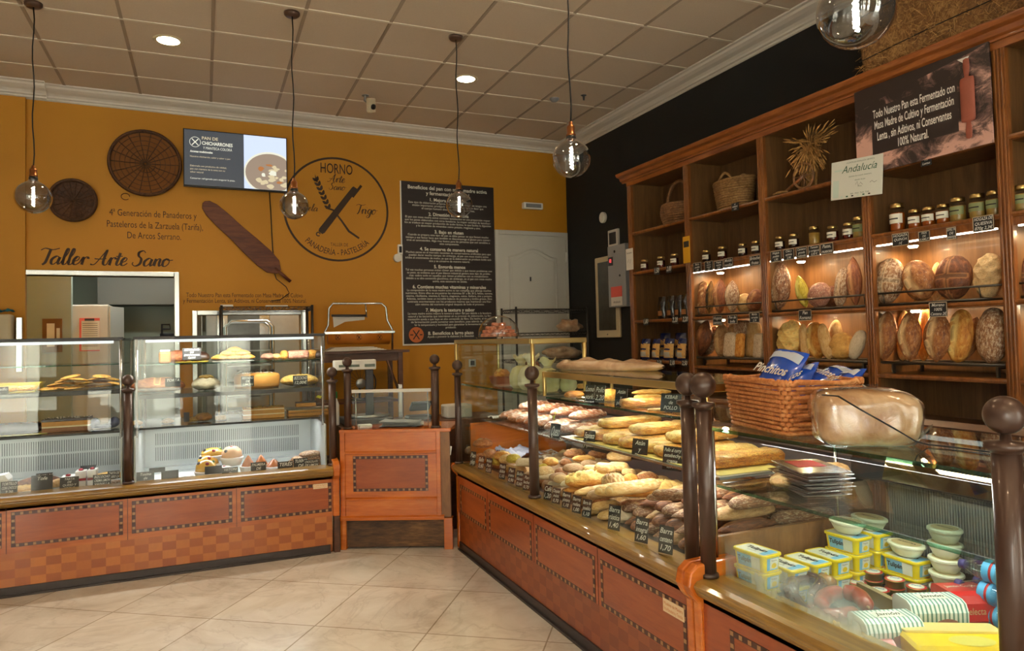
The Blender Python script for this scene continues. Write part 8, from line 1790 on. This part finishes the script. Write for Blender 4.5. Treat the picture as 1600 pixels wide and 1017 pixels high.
# ------------------------------------------------------------------ on the black wall
WXR = XR
P = atx(944, 340, WXR); single(MB().cyl((WXR-.03, P.y, P.z), (WXR, P.y, P.z), .06, 28).cyl((WXR-.036, P.y, P.z), (WXR-.03, P.y, P.z), .04, 28), 'wall_alarm', 'offwhite', 'round white alarm disc high on the black wall', 'alarm', bevel=.002)
a, b = atx(953, 361, WXR), atx(969, 384, WXR); t = thing('small_wall_frame', 'small white framed keypad above the grey locker', 'keypad', (WXR-.01, (a.y+b.y)/2, b.z)); MB().box((WXR-.03, b.y, b.z), (WXR, a.y, a.z)).build('frame', 'offwhite', t, .006); MB().box((WXR-.033, b.y+.03, b.z+.03), (WXR-.03, a.y-.03, a.z-.03)).build('screen', 'darkgrey', t)
a, b = atx(930, 404, WXR-.02), atx(970, 527, WXR-.02); t = thing('meter_cabinet', 'tall cream framed meter cabinet with a dark window on the black wall', 'cabinet', (WXR-.02, (a.y+b.y)/2, b.z))
MB().box((WXR-.03, b.y, b.z), (WXR, a.y, a.z)).build('door_frame', 'cream', t, .01); MB().box((WXR-.034, b.y+.07, b.z+.08), (WXR-.030, a.y-.07, a.z-.06)).build('window', plain('murky', (66, 64, 58), .15, var=.5, vs=9), t); MB().ball((WXR-.034, (a.y+b.y)/2, b.z+.035), .008, 8).build('knob', 'grey', t)
a, b = atx(949, 386, WXR-.14), atx(979, 478, WXR-.14); t = thing('grey_locker', 'grey metal wall box with a red notice and small lights', 'wall box', (WXR-.07, (a.y+b.y)/2, b.z))
MB().box((WXR-.14, b.y, b.z), (WXR-.035, a.y, a.z)).build('box', 'lockergrey', t, .004); X_ = WXR-.1405
def st(y0, y1, z0, z1, m, nm): MB().box((X_-.002, a.y+(b.y-a.y)*y1, b.z+(a.z-b.z)*z0), (X_, a.y+(b.y-a.y)*y0, b.z+(a.z-b.z)*z1)).build(nm, m, t)
st(.15, .78, .16, .33, 'palered', 'red_notice'); st(.15, .78, .02, .16, 'paper', 'white_notice'); st(.03, .3, .68, .82, 'darkgrey', 'switch_plate'); st(.10, .22, .73, .79, 'reddisplay', 'red_light')
mb = MB(); y_ = (a.y+b.y)/2; mb.text('Andalucía', .035, (X_-.003, y_+.01, b.z+.04), (0,-1,0), (0,0,1), 0, shear=.3); mb.build('notice_lettering', 'ink', t); MB().cyl((X_-.004, y_-.06, b.z+(a.z-b.z)*.5), (X_, y_-.06, b.z+(a.z-b.z)*.5), .012, 14).cyl((X_-.004, y_+.03, b.z+(a.z-b.z)*.9), (X_, y_+.03, b.z+(a.z-b.z)*.9), .014, 14).build('button', 'darkgrey', t)
# ------------------------------------------------------------------ seen through the openings
t = thing('white_cabinet', 'tall white cabinet with a clipboard inside the kitchen', 'cabinet', (.64, 2.2, 0)); a = aty(110, 476, 2.0); b = aty(170, 476, 2.0); c = aty(186, 484, 2.35)
MB().box((a.x, 2.0, 0), (b.x, 2.45, a.z)).build('body', 'door', t, .006); MB().box((a.x+.012, 1.985, .1), (b.x-.006, 2.0, a.z-.01)).build('door', 'door', t, .004)
MB().prism([(0, 0), (.30, 0), (.30, a.z-.02), (0, a.z-.02)], (b.x, 2.0, 0), (.35, .94, 0), (0,0,1), (.015, -.006, 0)).build('open_door', 'whitewall', t)
t2 = thing('clipboard', 'red clipboard with a printed sheet hanging on the white cabinet', 'clipboard', (.6, 1.98, 1.5)); a1 = aty(124, 497, 1.98); b1 = aty(156, 548, 1.98)
MB().box((a1.x, 1.975, b1.z), (b1.x, 1.984, a1.z)).build('board', 'palered', t2); MB().box((a1.x+.02, 1.972, b1.z+.01), (b1.x-.0, 1.975, a1.z-.03)).build('sheet', 'paper', t2); MB().box((a1.x+.05, 1.965, a1.z-.03), (b1.x-.05, 1.975, a1.z-.005)).build('clip', 'darkgrey', t2)
mb = MB()
for i in range(12): mb.box((a1.x+.03, 1.9712, a1.z-.06-.022*i), (b1.x-.02, 1.972, a1.z-.056-.022*i))
mb.build('printed_lines', 'ink', t2)
a = atx(66, 498, -.249) ; P0 = aty(66, 498, 1.9); P1 = aty(97, 550, 1.9)
t = thing('cork_board', 'brown cork board with pinned papers inside the kitchen', 'notice board', (.24, 1.9, P1.z)); MB().box((P0.x, 1.9, P1.z), (P1.x, 1.92, P0.z)).build('board', plain('cork', (116, 84, 50), .8, var=.2), t); MB().box((P0.x+.04, 1.897, P1.z+.06), (P0.x+.11, 1.9, P0.z-.05)).box((P1.x-.05, 1.897, P1.z+.12), (P1.x-.02, 1.9, P0.z-.10)).build('paper_note', 'paper', t)
struct(MB().box((-.25, 1.92, 0), (P1.x+.08, 2.02, 2.75)), 'wall_kitchen_stub', 'kitchenwall2')
P = aty(255, 515, 2.9); t = thing('kitchen_utensil', 'dark metal utensil holder on the far kitchen wall', 'utensil holder', (P.x, 3.2, P.z)); MB().tube([aty(253, 522, 3.2), aty(253, 507, 3.2), aty(265, 507, 3.2), aty(266, 514, 3.2), aty(254, 514, 3.2)], .012, 6).build('holder', 'darkgrey', t); MB().cyl(aty(250, 523, 3.25), aty(272, 523, 3.25), .02, 8).build('rail', 'darkgrey', t)
P = atw(10, 520, .10)
t = thing('towel_dispenser', 'white rounded towel dispenser at the left photo edge on the yellow wall', 'dispenser', P-Vector((0, 0, .2))); q0, q1 = atw(-22, 542, .05), atw(25, 492, .05)
MB().ob(((q0.x+q1.x)/2, q0.y-.09, (q0.z+q1.z)/2), (q1.x-q0.x, .18, q1.z-q0.z), Euler((0,0,WANG))).build('housing', 'cream', t, .02); MB().cyl(((q0.x+q1.x)/2-.02, q0.y-.185, (q0.z+q1.z)/2+.04), ((q0.x+q1.x)/2-.02, q0.y-.18, (q0.z+q1.z)/2+.04), .02, 14).build('emblem', 'bronze', t)
sheet(q0.x+.02, q1.x, q0.y-.17, q0.y-.02, q1.z+.001, .05, 'blue_cloth', 'tealcloth' if plain('tealcloth', (30, 116, 140), .8) else 0, 'crumpled blue cloth lying on the white dispenser', 'cloth', 9)
q2, q3 = atw(27, 545, .06), atw(37, 496, .06); single(MB().ob(((q2.x+q3.x)/2, q2.y-.03, (q2.z+q3.z)/2-.1), (q3.x-q2.x, .06, q3.z-q2.z+.2), Euler((0,0,WANG))), 'steel_strip', 'steel', 'bright steel box strip beside the white dispenser', 'steel box', bevel=.004)
# oven room
t = thing('rack_oven', 'stainless rack oven seen through the steel framed hatch', 'oven', (2.3, 2.4, 0)); x0_, x1_ = 1.74, 3.3
MB().box((x0_, 2.3, 0), (x1_, 3.1, 2.3)).build('oven_body', 'brushed', t, .01); MB().box((x0_+.12, 2.28, .5), (x0_+.72, 2.3, 2.05)).build('oven_door', 'steel', t, .006); MB().box((x0_+.24, 2.275, .8), (x0_+.60, 2.28, 1.9)).build('door_window', 'murky', t); MB().cyl((x0_+.16, 2.24, .9), (x0_+.16, 2.24, 1.8), .014, 8).build('handle', 'steel', t)
t = thing('steel_trolley', 'stainless tube trolley standing before the oven behind the hatch', 'trolley', (2.25, 1.6, 0)); A5 = lambda px, py: aty(px, py, 1.5)
l_, r_ = A5(352, 500).x, A5(425, 500).x; zt_ = A5(390, 502).z
for y_ in (1.4, 1.8): MB().tube([(l_, y_, .05), (l_, y_, zt_-.06), (l_+.06, y_, zt_), (r_-.06, y_, zt_), (r_, y_, zt_-.06), (r_, y_, .05)], .016, 8).build('tube_frame', 'steel', t)
each('tray_runner', 'brushed', t, [('box', (l_+.02, 1.42, z), (r_-.02, 1.78, z+.012)) for z in [.4+.16*i for i in range(8)]])
# price labels and seams
